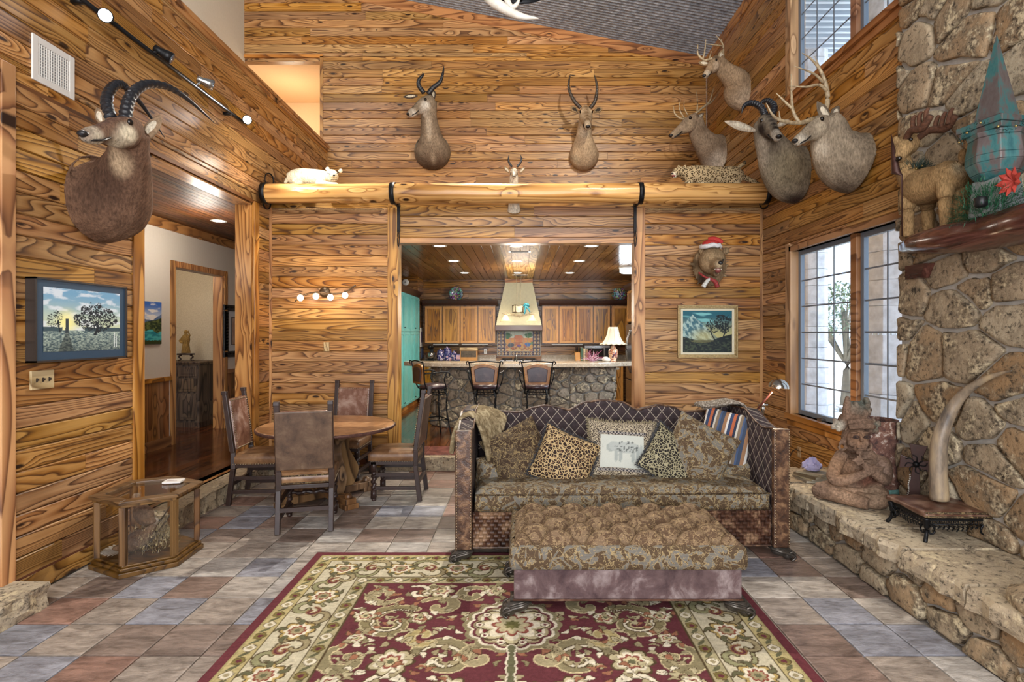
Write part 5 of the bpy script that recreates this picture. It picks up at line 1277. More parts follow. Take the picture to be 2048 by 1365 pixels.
mount('bontebok_mount', 'grey brown mounted antelope with hooked black horns, black face and one long pale ear',
    [((XR, 6.06, 3.44), .24, .32), ((2.94, 6.04, 3.46), .23, .31), ((2.81, 5.98, 3.55), .18, .25), ((2.68, 5.94, 3.74), .125, .165), ((2.62, 5.92, 3.88), .105, .13)], (0, 1, 0), U(1530, 240, 5.90), U(1558, 274, 5.55),
    C('7d7263'), [((2.85, 5.9, 3.45), .3, C('8d8169')), ((2.98, 6.0, 3.18), .14, C('3d2f2a')), ((2.58, 5.95, 3.7), (.07, .2, .3), C('a39684'))],
    [(U(1511, 262, 5.88), U(1449, 243, 5.80), .045), (U(1555, 252, 5.80), U(1578, 240, 5.82), .03)],
    [[V4(1532, 236, 5.88, .038), V4(1521, 214, 5.88, .036), V4(1503, 206, 5.86, .030), V4(1488, 212, 5.84, .018), V4(1483, 227, 5.84, .003)], [V4(1543, 234, 5.86, .038), V4(1548, 214, 5.9, .036), V4(1537, 202, 5.95, .030), V4(1524, 204, 6.0, .018), V4(1518, 214, 6.0, .004)]],
    hs=1.0, muzzle=C('cfcac0'), blaze=C('231d1b'), cheek=C('2f2723'), earcol=C('b5a58f'), ring=.12)
mount('mule_deer_mount', 'large grey mounted deer with wide pale antlers, nearest the chimney on the right wall',
    [((XR, 5.00, 3.24), .25, .28), ((2.96, 5.00, 3.27), .24, .28), ((2.87, 4.99, 3.34), .20, .245), ((2.80, 4.97, 3.44), .155, .195), (U(1660, 258, 4.95), .12, .15)], (0, 1, 0), U(1646, 240, 4.93), U(1589, 283, 4.78),
    C('90826f'), [((2.95, 5.0, 3.1), .22, C('5a4d42')), (tuple(U(1640, 300, 4.85)), (.1, .2, .12), C('c5b8a4')), (tuple(U(1700, 290, 4.95)), .2, C('786b5b'))],
    [(U(1660, 246, 4.90), U(1634, 203, 4.86), .05), (U(1662, 240, 5.0), U(1678, 212, 5.06), .04)], None,
    [[[V4(1628, 238, 4.88, .022), V4(1600, 246, 4.80, .019), V4(1568, 243, 4.72, .015), V4(1547, 232, 4.68, .011), V4(1532, 206, 4.66, .003)], [V4(1598, 245, 4.80, .015), V4(1586, 222, 4.8, .014), V4(1583, 190, 4.8, .010), V4(1582, 148, 4.8, .003)], [V4(1585, 218, 4.8, .012), V4(1566, 200, 4.78, .009), V4(1552, 186, 4.78, .003)], [V4(1560, 240, 4.72, .010), V4(1558, 222, 4.7, .003)]],
     [[V4(1645, 232, 4.95, .024), V4(1655, 205, 4.98, .022), V4(1652, 172, 4.98, .019), V4(1640, 140, 4.96, .014), V4(1622, 118, 4.92, .008), V4(1604, 106, 4.9, .003)], [V4(1654, 182, 4.98, .016), V4(1638, 170, 4.93, .013), V4(1612, 174, 4.88, .010), V4(1578, 172, 4.84, .003)], [V4(1646, 165, 4.97, .014), V4(1628, 148, 4.93, .010), V4(1588, 132, 4.88, .003)], [V4(1641, 142, 4.96, .010), V4(1636, 128, 4.97, .007), V4(1630, 113, 4.97, .002)]]],
    hs=.95, muzzle=C('cdc5b6'), cheek=C('aea08a'), earcol=C('6d6152'))
# bear head with santa hat
bc = U(1424, 528, 6.72); t = thing('bear_head_mount', 'brown bear head in a red and white santa hat on the right partition', 'mounted head', (2.36, 6.99, 2.55), 0, 'mounted animal heads on the walls')
k = M(); B_ = lambda x, z, y: (U(x, z, y).x, y, U(x, z, y).z)
k.ell(B_(1418, 532, 6.88), (.21, .11, .26), 16, 10); k.ell(B_(1424, 522, 6.74), (.16, .16, .17), 16, 10); k.tube([B_(1430, 528, 6.66), B_(1436, 530, 6.50)], [.10, .055], 12); k.sph(B_(1436, 529, 6.50), .055)
k.tube([B_(1430, 545, 6.68), B_(1433, 547, 6.54)], [.06, .035], 10)
for x in (1404, 1452): k.ell(B_(x, 502, 6.76), (.045, .025, .045))
rn = random.Random(2)
for i in range(70): a = rn.uniform(0, 2*PI); p = B_(1418+math.cos(a)*rn.uniform(20, 34), 532+math.sin(a)*rn.uniform(26, 42), 6.86); q = Vector(p)+Vector((math.cos(a), -.4, -math.sin(a)))*.05; k.tube([p, q], [.018, .004], 5)
organic('head', k, .009, blobs(C('8a7458'), [(B_(1416, 520, 6.6), .13, C('a58d6c')), (B_(1405, 560, 6.8), .12, C('3d3027')), (B_(1436, 530, 6.46), .07, C('b09b7c')), (B_(1395, 530, 6.85), .1, C('54432f')), (B_(1433, 545, 6.52), .05, C('4d3a2e'))]), mfur, t, 2)
k = M(); k.ell(B_(1441, 526, 6.455), (.03, .025, .025)); k.build('nose', mnose, t, True, world=True)
for x, z in ((1427, 521), (1446, 521)): k = M(); k.sph(B_(x, z, 6.60), .015); k.build('eye', meye, t, True, world=True)
k = M(); k.ell(B_(1436, 541, 6.50), (.035, .03, .03)); mo = k.build('mouth', plain('open_mouth', C('7c3b38'), .5), t, True, world=True)
k = M()
for i in range(6): k.lathe([(.005, 0), (0, -.018)], B_(1430+i*2.6, 538, 6.47), 6)
k.build('teeth', plain('tooth', C('d8d0bd'), .3), mo, world=True)
hat = thing('santa_hat', 'red santa hat with white fur brim on the bear head', 'hat', U(1421, 496, 6.72)); mred = plain('red_felt', C('b3302b'), .8, 0, .15, 60, .2); mwf_ = plain('white_fleece', C('d9d7d6'), .9, 0, .12, 70, .6)
k = M(); k.lathe([(.115, -.01), (.13, .0), (.135, .015), (.125, .035), (.10, .04)], n=28); k.v = [(a, b, c+.01*math.sin(a*60+b*40)) for a, b, c in k.v]; k.build('brim', mwf_, hat, True)
k = M(); k.lathe([(.105, .03), (.10, .05), (.085, .075), (.055, .092), (.01, .10)], n=24); k.build('crown', mred, hat, True); 
k = M(); k.stube([(-.02, 0, .09, .04), (.03, -.03, .10, .035), (.09, -.06, .075, .028), (.12, -.07, .05, .02)], 8); k.build('tail', mred, hat, True)
rib = thing('ribbon', 'red plaid scarf ribbon tied under the bear head', 'ribbon', U(1420, 560, 6.66)); k = M()
k.stube([(-.13, .02, .09, .012), (-.07, -.03, .03, .014), (0, -.04, .0, .02), (.05, -.04, -.03, .025), (.08, -.03, -.09, .028)], 6); k.build('ribbon_band', plain('plaid_ribbon', C('8d2c2a'), .7, 0, .6, 50), rib, True)
k = M(); k.stube([(-.02, -.04, .01, .018), (-.06, -.05, -.03, .024), (-.10, -.05, -.09, .028)], 6); k.build('ribbon_tail', plain('white_ribbon', C('c9c8c0'), .7, 0, .4, 40), rib, True)
# leopard on the ledge
def lp(x, z, y=7.0): v = U(x, z, y); return (v.x, v.y, v.z)
t = thing('mounted_leopard', 'mounted spotted leopard crouching on the right end of the log beam', 'mounted animal', (2.4, 6.92, 3.52))
k = M(); k.stube([(*lp(1368, 348, 6.80), .08), (*lp(1385, 350, 6.84), .115), (*lp(1410, 352, 6.88), .125), (*lp(1440, 353, 6.92), .12), (*lp(1465, 353, 6.92), .125), (*lp(1482, 357, 6.92), .09)], 14)
k.stube([(*lp(1372, 348, 6.8), .07), (*lp(1360, 344, 6.77), .065), (*lp(1350, 345, 6.74), .05)], 12); k.stube([(*lp(1352, 345, 6.74), .045), (*lp(1345, 350, 6.72), .03)], 10); k.ell(lp(1349, 354, 6.73), (.03, .025, .012))
for x in (1358, 1370): k.ell(lp(x, 334, 6.76), (.022, .014, .026))
k.stube([(*lp(1380, 362, 6.78), .05), (*lp(1372, 370, 6.74), .035), (*lp(1362, 371, 6.72), .03), (*lp(1355, 371, 6.70), .022)], 10); k.stube([(*lp(1462, 362, 6.84), .07), (*lp(1474, 368, 6.80), .05), (*lp(1460, 371, 6.78), .03)], 10); k.stube([(*lp(1395, 368, 6.8), .035), (*lp(1425, 371, 6.8), .03)], 8)
k.stube([(*lp(1480, 352, 6.92), .04), (*lp(1495, 358, 6.9), .032), (*lp(1510, 365, 6.86), .028), (*lp(1522, 372, 6.82), .024)], 10); k.stube([(*lp(1470, 350, 6.95), .03), (*lp(1478, 335, 6.95), .026), (*lp(1488, 328, 6.95), .024), (*lp(1490, 322, 6.95), .018)], 10)
def leofur():
    m_ = vcol('leopard_fur', .8, .5, 120, (1, 1, 1), .15, .2); nt = m_.node_tree; q = NT.__new__(NT); q.mat = m_; q.t = nt; q.b = nt.nodes['Principled BSDF']
    nz = q.n('TexNoise', {'Vector': q.obj(), 'Scale': 25.0}).outputs[1]; v = q.n('VectorMath', {0: q.obj(), 1: q.n('VectorMath', {0: nz, 'Scale': .02}, operation='SCALE').outputs[0]}).outputs[0]
    f = q.vor(v, 52.0); s_ = q.ramp(f, [(.16, (.35, .25, .15)), (.24, (.04, .03, .02)), (.40, (.05, .035, .025)), (.47, (1, 1, 1))]); src = q.b.inputs['Base Color'].links[0].from_socket
    q.set(q.b.inputs['Base Color'], q.mix(1.0, src, s_, 'MULTIPLY')); return m_
mlf = leofur()
organic('body', k, .007, blobs(C('b8a27c'), [(lp(1410, 374, 6.8), (.5, .3, .06), C('d9cdb0')), (lp(1347, 352, 6.7), .06, C('ddd3bd')), (lp(1522, 372, 6.8), .08, C('3a3129')), (lp(1490, 322, 6.95), .05, C('3a3129'))]), mlf, t, 2)
k = M(); k.ell(lp(1344, 347, 6.71), (.012, .012, .008)); k.build('nose', mnose, t, True, world=True)
k = M(); k.sph(lp(1352, 341, 6.705), .009); k.build('eye', meye, t, True, world=True)
k = M(); k.ell(lp(1347, 352, 6.715), (.028, .02, .012)); k.build('mouth', bpy.data.materials['open_mouth'], t, True, world=True)
# white cub
t = thing('mounted_white_cub', 'mounted cream white big cat cub lying asleep on the left end of the log beam', 'mounted animal', (-2.6, 6.92, 3.52))
k = M(); k.stube([(*lp(578, 358, 6.9), .07), (*lp(595, 354, 6.9), .10), (*lp(620, 355, 6.9), .105), (*lp(645, 356, 6.88), .095), (*lp(658, 356, 6.84), .07)], 14)
k.ell(lp(663, 352, 6.78), (.085, .075, .08)); k.ell(lp(668, 350, 6.71), (.05, .03, .035)); 
for x, z in ((655, 338), (681, 342)): k.ell(lp(x, z, 6.80), (.028, .016, .028))
k.stube([(*lp(635, 366, 6.8), .045), (*lp(655, 369, 6.74), .035), (*lp(674, 370, 6.70), .028)], 10); k.stube([(*lp(590, 364, 6.82), .06), (*lp(605, 370, 6.78), .035)], 10); k.stube([(*lp(576, 358, 6.9), .03), (*lp(570, 366, 6.85), .018)], 8)
organic('body', k, .007, blobs(C('d8ceb4'), [(lp(620, 340, 6.85), .15, C('e3dbc8')), (lp(600, 370, 6.8), .12, C('b9ad90'))]), mfur, t, 2)
k = M(); k.ell(lp(668, 351, 6.675), (.016, .008, .010)); k.build('nose', mnose, t, True, world=True)
k = M(); 
for a, b in (((655, 346), (661, 349)), ((673, 347), (678, 345)), ((668, 353), (668, 357)), ((662, 359), (674, 359))): k.tube([lp(*a, 6.70), lp(*b, 6.695)], .004, 6)
k.build('face_lines', mnose, t, True, world=True)
# ---------------------------------------------------------------- log beam with straps, rope and horseshoes
LY, LZ, LR = 6.69, 3.40, .118
log = thing('log_beam', 'long peeled pine log running across the room above the openings', 'log beam', (0, LY, LZ))
rs = np.random.RandomState(3); n_, m_ = 130, 28; P = np.zeros((n_, m_+1, 3))
for i in range(n_):
    x = -3.10+6.08*i/(n_-1)
    for j in range(m_+1):
        a = 2*PI*j/m_; r = LR*(1+.02*math.sin(x*2.1+a*2)+.012*math.sin(x*9+a*3)+.02*math.sin(x*.9)); 
        for kx, ka in ((-2.2, .7), (-.9, -.6), (.6, .2), (1.3, .9), (2.1, -.3), (-1.6, 0), (2.6, .5)): r += .006*math.exp(-((x-kx)**2+((a-PI-ka+PI) % (2*PI)-PI)**2*.014)/.002)
        P[i, j] = (x, r*math.cos(a), r*math.sin(a))
o = addmesh('log', grid_mesh('log', P, mlog, None, True), log)
k = M()
for x in (-3.10, 2.98): k.lathe([(LR*.985, 0), (.001, .001)], (x, 0, 0), 28, axis='X', cap=False)
k.build('end_grain', plain('end_grain', C('9c7040'), .6, 0, .3, 40), log)
for x in (-3.09, -1.545, 1.44, 2.96):
    s_ = thing('iron_strap', {-3.09: 'black iron strap round the left end of the log', -1.545: 'black iron strap with a hanging link left of the kitchen opening', 1.44: 'black iron strap with a hanging link right of the kitchen opening', 2.96: 'black iron strap round the right end of the log'}[x], 'iron strap', (x, LY, LZ), 0, 'iron straps holding the log')
    k = M(); k.lathe([(LR+.004, -.028), (LR+.014, -.028), (LR+.014, .028), (LR+.004, .028), (LR+.004, -.028)], n=32, axis='X', cap=False); k.box(-.028, .028, .11, .30, -.02, .02) if abs(x) > 2 else k.box(-.02, .02, LR, .295, -.10, -.06)
    k.build('band', miron, s_, True)
    if abs(x) < 2:
        k = M(); k.box(-.018, .018, .270, .285, -.42, -.06); k.build('hanging_plate', miron, s_, bevel=.003)
        k = M(); k.tube([(.012*math.cos(a), .268, -.50+.10*math.sin(a)) for a in [i*2*PI/20 for i in range(21)]], .006, 6); k.build('link', miron, s_, True)
rp = thing('rope', 'thin twisted rope hanging level under the log, left partition', 'rope', (0, 6.97, 3.27)); mrope = plain('rope_fibre', C('b0946a'), .9, 0, .35, 90, .4)
for x0, x1, o_ in ((-3.06, -1.72, rp), (1.6, 3.0, None)):
    if o_ is None: o_ = thing('rope', 'thin twisted rope hanging level under the log, right partition', 'rope', (0, 6.97, 3.27), 0)
    for ph in (0, PI):
        k = M(); n = int((x1-x0)/.008); k.tube([(x0+i*.008, .006*math.cos(i*1.1+ph), .006*math.sin(i*1.1+ph)) for i in range(n)], .0065, 5); k.build('strand', mrope, o_, True)
def horseshoe(label, p, rot, sc=1):
    t = thing('horseshoe', label, 'horseshoe', p, 0, 'horseshoes by the ends of the log'); t.rotation_euler = rot
    k = M(); q = [(.055*sc*math.cos(a)*(1 if a < PI or 1 else 1), 0, .075*sc*math.sin(a)) for a in [math.radians(-50+280*i/24) for i in range(25)]]; k.tube(q, [(.006, .011)]*25, 8, (0, 1, 0)); k.build('shoe', miron, t, True)
    k = M()
    for i in range(3, 24, 4): x, y, z = q[i]; k.sph((x, -.006, z), .004, 6, 4)
    k.build('nails', mstud, t, True)
horseshoe('horseshoe fixed upright on the wall just above the left end of the log', (XL+.03, 6.92, 3.63), (0, 0, R_(60)), 1.1)
horseshoe('horseshoe fixed on the wall below the left end of the log', (XL+.03, 6.86, 3.33), (0, PI, R_(70)), 1.1)
horseshoe('horseshoe fixed on the wall below the right end of the log', (XR-.03, 6.88, 3.34), (0, PI, R_(-50)), 1.1)
# ---------------------------------------------------------------- chandelier tips over the room
t = thing('antler_chandelier', 'pale antler chandelier hanging from the ceiling, only its lowest tines in view', 'chandelier', (0, 3.55, 3.95))
mpale = plain('pale_antler', C('cfc8b8'), .45, 0, .12, 25, .2, C('e0dacd'))
for A in ([V4(945, -60, 3.5, .03), V4(975, -10, 3.4, .035), V4(1005, 15, 3.35, .030), V4(1040, 32, 3.3, .020), V4(1077, 37, 3.3, .004)],
          [V4(1010, -60, 3.6, .03), V4(1012, -10, 3.5, .022), V4(1022, 14, 3.45, .018), V4(1034, 8, 3.45, .012), V4(1040, -8, 3.45, .004)],
          [V4(1090, -50, 3.6, .03), V4(1140, -15, 3.6, .025), V4(1180, -22, 3.6, .015), V4(1210, -40, 3.6, .004)],
          [V4(945, -60, 3.7, .03), V4(890, -30, 3.7, .025), V4(850, -45, 3.7, .005)]):
    k = M(); k.stube(A, 10, 8); k.build('antler', mpale, t, True, world=True)
k = M(); k.lathe([(.22, 0), (.24, .02), (.22, .04), (.20, .02), (.22, 0)], n=24, cap=False); k.tube([(0, 0, .02), (0, 0, 2.95)], .015, 8); 
for a in (0, PI/2): k.tube([(-.22*math.cos(a), -.22*math.sin(a), .02), (.22*math.cos(a), .22*math.sin(a), .02)], .012, 6)
k.build('frame', miron, t, True)
# ---------------------------------------------------------------- left wall things
t = thing('track_light', 'black track lighting bar with four adjustable spotlight heads on the left wall', 'track light', (XL+.09, 4.9, 4.06)); msil = plain('silver_metal', C('a9a9a6'), .25, .9); mblk = plain('black_metal', C('18191b'), .4, .4); mbulb = emit('halogen_lens', (.9, .95, 1), 3)
k = M(); k.tube([(0, -1.35, .0), (0, 1.28, .0)], .017, 8); k.box(-.09, 0, -1.0, -.96, -.015, .015); k.box(-.09, 0, 1.0, 1.04, -.015, .015); k.build('track', mblk, t, True)
for (px, py, Y, d, mt, lit) in ((222, 34, 4.08, (.45, -.8, -.35), mblk, 1), (318, 103, 4.68, (.6, .3, -.35), mblk, 0), (397, 162, 5.30, (.5, .35, -.15), msil, 0), (489, 242, 6.15, (.5, -.85, -.2), mblk, 1)):
    p = U(px, py, Y); b = Vector((XL+.09, Y-.05, 4.06)); d = Vector(d).normalized()
    p = Vector((XL+.13, Y, U(px, py, Y).z)); 
    k = M(); k.tube([b, p], .010, 8); k.tube([p-d*.05, p-d*.045, p+d*.0, p+d*.005, p+d*.05, p+d*.095], [.025, .032, .032, .032, .046, .05], 16); h_ = k.build('spot_head', mt, t, True, world=True, label='lit spotlight head' if lit else ('silver spotlight head' if mt == msil else None))
    k = M(); k.tube([p+d*.094, p+d*.098], [.043, .043], 16); k.build('lens', mbulb if lit else plain('dark_lens', C('5c6068'), .1), h_, True, world=True)
    if lit: light('SPOT', p+d*.12, 30, (.95, .97, 1), .03, target=p+d*3, spot=math.radians(100), blend=.7)
light('POINT', (XL+.35, 6.2, 3.6), 9, (1, .9, .75), .05)
t = thing('air_vent', 'white grille air vent high on the left wall above the antelope', 'vent', (XL, 3.76, 3.51))
k = M(); 
for a, b, c, d in ((-.17, -.125, -.15, .15), (.125, .17, -.15, .15), (-.125, .125, -.15, -.105), (-.125, .125, .105, .15)): k.box(.0, .012, a, b, c, d)
k.build('frame', mwhite, t, bevel=.003); k = M(); k.box(.001, .004, -.125, .125, -.105, .105); k.build('backing', plain('duct_dark', C('5c5f63'), .7), t)
for i in range(13): k = M(); y = -.115+i*.019; k.box(.004, .010, y-.003, y+.003, -.105, .105); k.build('slat', mwhite, t)
for i in range(11): k = M(); z = -.095+i*.019; k.box(.003, .007, -.125, .125, z-.0025, z+.0025); k.build('slat', mwhite, t)
def painted(name, par, w, h, fn, res=(150, 100), rotz=0, loc=(0, 0, 0), label=None):
    """flat picture: u 0..1 right, v 0..1 up; built in local XZ facing -Y"""
    u = np.linspace(0, 1, res[0]); v = np.linspace(0, 1, res[1]); Uu, Vv = np.meshgrid(u, v); Cc = fn(Uu, Vv)
    P = np.stack([(Uu-.5)*w, np.zeros_like(Uu), (Vv-.5)*h], -1); o = addmesh(name, grid_mesh(name, P, mpaint, Cc), par, loc, (0, 0, rotz)); return tag(o, label)
def mixc(a, b, t): return np.array(a)*(1-t[..., None])+np.array(b)*t[..., None]
def tree_mask(Uu, Vv, cx, cy, rx, ry, seed, dens=.5, sc=60):
    d = ((Uu-cx)/rx)**2+((Vv-cy)/ry)**2+(vnoise(Uu*16, Vv*16, seed+3, 3)-.5)*1.5; return (d < 1) & (vnoise(Uu*sc, Vv*sc, seed, 3) < dens)
def photo_tree(Uu, Vv):
    hz = .33; s_ = mixc(C('c9d3b0'), C('6f9fc0'), sst(Vv, hz, .95)); c = sst(vnoise(Uu*6, Vv*13, 1, 5), .48, .66); s_ = s_*(1-.8*c[..., None])+np.array(C('dbe3ea'))*.8*c[..., None]
    g = sst(1-np.hypot((Uu-.27)*1.5, Vv-.46), .72, .98); s_ = s_*(1-g[..., None])+np.array(C('f3ee9c'))*g[..., None]
    n = vnoise(Uu*50, Vv*110, 2, 4); gr = mixc(C('38505a'), C('a9b9ac'), sst(n, .30, .75)); gr = gr*(.65+.5*(Vv/hz))[..., None]
    im = np.where((Vv > hz)[..., None], s_, gr); dk = np.array(C('17222a'))
    far = (Vv > hz-.01) & (Vv < hz+.045+.02*vnoise(Uu*25, Vv*0, 5)) & ((Uu < .22) | (Uu > .5)); im[far] = C('3b5058')
    im[tree_mask(Uu, Vv, .66, .55, .27, .24, 4, .56, 70)] = dk; im[(np.abs(Uu-.655-.02*np.sin(Vv*20)) < .018) & (Vv > .26) & (Vv < .5)] = dk
    im[tree_mask(Uu, Vv, .14, .5, .09, .14, 9, .44, 80)] = dk; im[(np.abs(Uu-.19-.3*(Vv-.4)**2+.12*(Vv-.3)) < .008) & (Vv > .3) & (Vv < .5)] = dk
    im[(np.abs(Uu-.275) < .018+.012*(.52-Vv)) & (Vv > .29) & (Vv < .52)] = C('2f3b42')
    sh = (np.abs(Uu-.275+(.29-Vv)*.03) < .02+(.29-Vv)*.26) & (Vv < .29); im[sh] = im[sh]*.45
    for fx in (.915, .945): im[(np.abs(Uu-fx) < .007) & (Vv > .04) & (Vv < .24+.06*(fx < .93))] = C('dfe6e6')
    return im
t = thing('framed_photograph', 'dark framed photograph of a lone oak and chimney at sunrise on the left wall', 'picture', (XL, 3.965, 1.79)); mfrm = plain('dark_bronze_frame', C('3a322d'), .3, .2)
k = M(); w2, h2 = .415, .278; D = .065
for a, b, c, d in ((-w2, w2, -h2, -h2+.012), (-w2, w2, h2-.012, h2), (-w2, -w2+.012, -h2, h2), (w2-.012, w2, -h2, h2)): k.box(.0, D, a, b, c, d)
k.build('frame', mfrm, t); k = M(); k.box(.02, D-.012, -w2+.012, w2-.012, -h2+.012, h2-.012); k.build('mat_board', plain('slate_blue_mat', C('2c4459'), .35), t)
painted('photo_print', t, .69, .43, photo_tree, (240, 150), PI/2, (D-.010, 0, .005))
t = thing('switch_plate', 'wooden three gang switch plate under the framed photograph', 'light switch', (XL, 3.665, 1.395)); mswp = pine('switch_plate_wood', 'Y', 'c9b28c', 'ae946c', '7a5f3e', .4, .1, 9)
k = M(); k.box(0, .016, -.088, .088, -.062, .062); k.build('plate', mswp, t, bevel=.004)
for i in (-1, 0, 1):
    k = M(); k.box(.016, .028, i*.048-.004, i*.048+.004, -.004, .010); k.box(.0155, .0165, i*.048-.007, i*.048+.007, -.014, .014); k.build('toggle', plain('dark_toggle', C('2d241d'), .4), t)
# ---------------------------------------------------------------- hall things
def lake(Uu, Vv):
    sk = mixc(C('b9cbe0'), C('3566b5'), sst(Vv, .6, .95)); c = sst(vnoise(Uu*4, Vv*14, 3, 4), .5, .62); sk = sk*(1-c[..., None])+np.array(C('e3e3df'))*c[..., None]
    im = sk; h = .62+.08*np.sin(Uu*7)+.06*vnoise(Uu*8, Uu*0, 2); im = np.where((Vv < h)[..., None], mixc(C('43608c'), C('6d86ab'), vnoise(Uu*12, Vv*12, 4)), im)
    h = .42+.25*np.abs(Uu-.3)+.05*vnoise(Uu*10, Uu*0, 6); im = np.where((Vv < h)[..., None], mixc(C('1f3324'), C('64703d'), sst(vnoise(Uu*20, Vv*30, 7), .4, .7)), im)
    wt = (Vv < .36-.14*(Uu-.4)+.03*np.sin(Uu*20)); im = np.where(wt[..., None], mixc(C('1c7d8c'), C('4bb2b4'), sst(vnoise(Uu*6, Vv*30, 8), .4, .65)), im)
    return np.where((Vv < .07+.05*vnoise(Uu*15, Uu*0, 9))[..., None], np.array(C('34401f')), im)
t = thing('lake_painting', 'frameless canvas of a turquoise mountain lake on the white hall wall', 'painting', (-4.80, 6.98, 1.84)); k = M(); k.box(0, .03, -.35, .35, -.275, .275); k.build('canvas', plain('canvas_edge', C('36516b'), .6), t); painted('painted_face', t, .70, .55, lake, (120, 90), PI/2, (.031, 0, 0))
t = thing('ornate_mirror_frame', 'ornate dark carved frame with pale matted picture at the right end of the hall', 'picture', (-4.80, 9.30, 1.745)); k = M()
for a, b, c, d in ((-.40, .40, -.43, -.33), (-.40, .40, .33, .43), (-.40, -.28, -.33, .33), (.28, .40, -.33, .33)): k.box(.0, .03, a, b, c, d)
mof = plain('carved_black_silver', C('2d2a28'), .35, .4, .7, 28, .8); k.build('frame', mof, t, bevel=.008); k = M(); rn = random.Random(4)
for i in range(60):
    s_ = i/60*4; q = s_ % 1
    y, z = ((-.37+.74*q, -.38) if s_ < 1 else (.34, -.38+.76*q) if s_ < 2 else (.37-.74*q, .38) if s_ < 3 else (-.34, .38-.76*q))
    k.tube([(.03+.008*math.cos(a), y+.030*math.cos(a*1.0)*(1-.1*a), z+.030*math.sin(a)*(1-.1*a)) for a in [j*.7 for j in range(8)]], .007, 5)
k.build('carving', mof, t, True); k = M(); k.box(.005, .012, -.28, .28, -.33, .33); k.build('mat_board', plain('pale_mat', C('c3c9cf'), .5), t)
k = M()
for a, b, c, d in ((-.17, .17, -.23, -.22), (-.17, .17, .22, .23), (-.17, -.16, -.22, .22), (.16, .17, -.22, .22)): k.box(.012, .02, a, b, c, d)
k.build('inner_frame', mdwood, t); painted('print', t, .32, .44, lambda a, b: mixc(C('8d6a5c'), C('c9b8a4'), vnoise(a*5, b*5, 4)), (20, 20), PI/2, (.014, 0, 0))
t = thing('carved_cabinet', 'dark distressed wooden cabinet in the room beyond the hall door', 'cabinet', (-5.58, 9.0, ZS)); mdist = pine('distressed_walnut', 'Z', '6d5a48', '54443a', '2c221b', .5, .2, 7)
k = M(); k.box(-.34, .34, 0, .40, .08, 1.02); k.build('body', mdist, t); k = M(); k.box(-.36, .36, -.02, .41, .0, .08); k.build('plinth', mdist, t); k = M(); k.box(-.37, .37, -.03, .42, 1.02, 1.045); k.box(-.39, .39, -.05, .43, 1.045, 1.075); k.build('cabinet_top', mdist, t, bevel=.006)
for z0, z1 in ((.12, .55), (.58, .80), (.83, .99)):
    for x0, x1 in ((-.30, -.01), (.01, .30)): k = M(); k.box(x0, x1, -.015, 0, z0, z1); k.box(x0+.04, x1-.04, -.022, -.014, z0+.04, z1-.04); k.build('door' if z1 < .9 else 'drawer', mdist, t, bevel=.004)
gold = plain('gilt', C('8f7240'), .4, .5, .5, 30, .5)
t = thing('gilt_figurine', 'gilded standing robed figure on a small dark stand, on the carved cabinet', 'figurine', (-5.55, 9.15, ZS+1.075)); k = M(); k.lathe([(.07, .13), (.06, .2), (.05, .28), (.065, .36), (.05, .42), (.02, .45)], n=14); k.sph((.0, 0, .48), .032); k.tube([(-.05, 0, .4), (-.09, -.03, .33), (-.04, -.05, .30)], .018, 8); k.tube([(.05, 0, .4), (.085, -.03, .42), (.06, -.05, .5)], .016, 8); organic('figure', k, .008, blobs(C('8f7240'), []), mfur, t, 2, world=False)
k = M(); k.box(-.12, .12, -.05, .05, .10, .125)
for x in (-.10, .10): k.stube([(x*.7, 0, .1, .012), (x*1.2, 0, .07, .014), (x*.8, 0, .03, .012), (x*1.3, 0, .0, .014)], 8)
k.build('stand', mdwood, t, True)
t = thing('return_air_grille', 'pale floor level return air grille in the room beyond the hall door', 'vent', (-5.20, 9.47, .68)); k = M()
for a, b, c, d in ((-.13, .13, -.19, -.16), (-.13, .13, .16, .19), (-.13, -.10, -.16, .16), (.10, .13, -.16, .16)): k.box(a, b, -.012, 0, c, d)
k.build('frame', mwhite, t); k = M(); k.box(-.10, .10, -.004, 0, -.16, .16); k.build('backing', plain('grille_grey', C('a39b88'), .7), t)
for i in range(14): k = M(); z = -.15+i*.023; k.box(-.10, .10, -.009, -.004, z-.004, z+.004); k.build('slat', mwhite, t)
# ---------------------------------------------------------------- back partitions
t = thing('wall_sconce', 'branch shaped wall lamp with four glowing glass globes on the left partition', 'wall lamp', (U(650, 588, 6.98).x, 6.99, U(650, 588, 6.98).z)); mbrz = plain('aged_bronze', C('5b4a38'), .35, .7, .3, 30)
k = M(); k.lathe([(.055, 0), (.07, -.02), (.062, -.035), (.02, -.05)], (0, 0, .02), 24, axis='Y'); k.build('back_plate', mbrz, t, True)
W4 = lambda x, y, Y, r: V4(x, y, Y, r)
k = M(); k.stube([W4(590, 603, 6.90, .007), W4(610, 590, 6.90, .010), W4(635, 585, 6.90, .011), W4(665, 588, 6.90, .011), W4(690, 585, 6.90, .010), W4(711, 571, 6.90, .011)], 8); k.build('branch_arm', mbrz, t, True, world=True)
mgl = emit('glowing_globe', (1, .86, .68), 11)
for x, y in ((601, 596), (632, 593), (661, 595), (690, 591)):
    p = U(x, y, 6.83); k = M(); k.tube([p+Vector((0, .07, .03)), p+Vector((0, .02, .02))], .008, 6); k.tube([p+Vector((0, 0, .035)), p+Vector((0, 0, .055))], [.02, .012], 10); s_ = k.build('socket', mbrz, t, True, world=True)
    k = M(); k.ell(p, (.036, .036, .040), 14, 10); k.build('globe', mgl, s_, True, world=True); light('POINT', p+Vector((0, -.05, -.01)), 2.4, (1, .72, .48), .04)
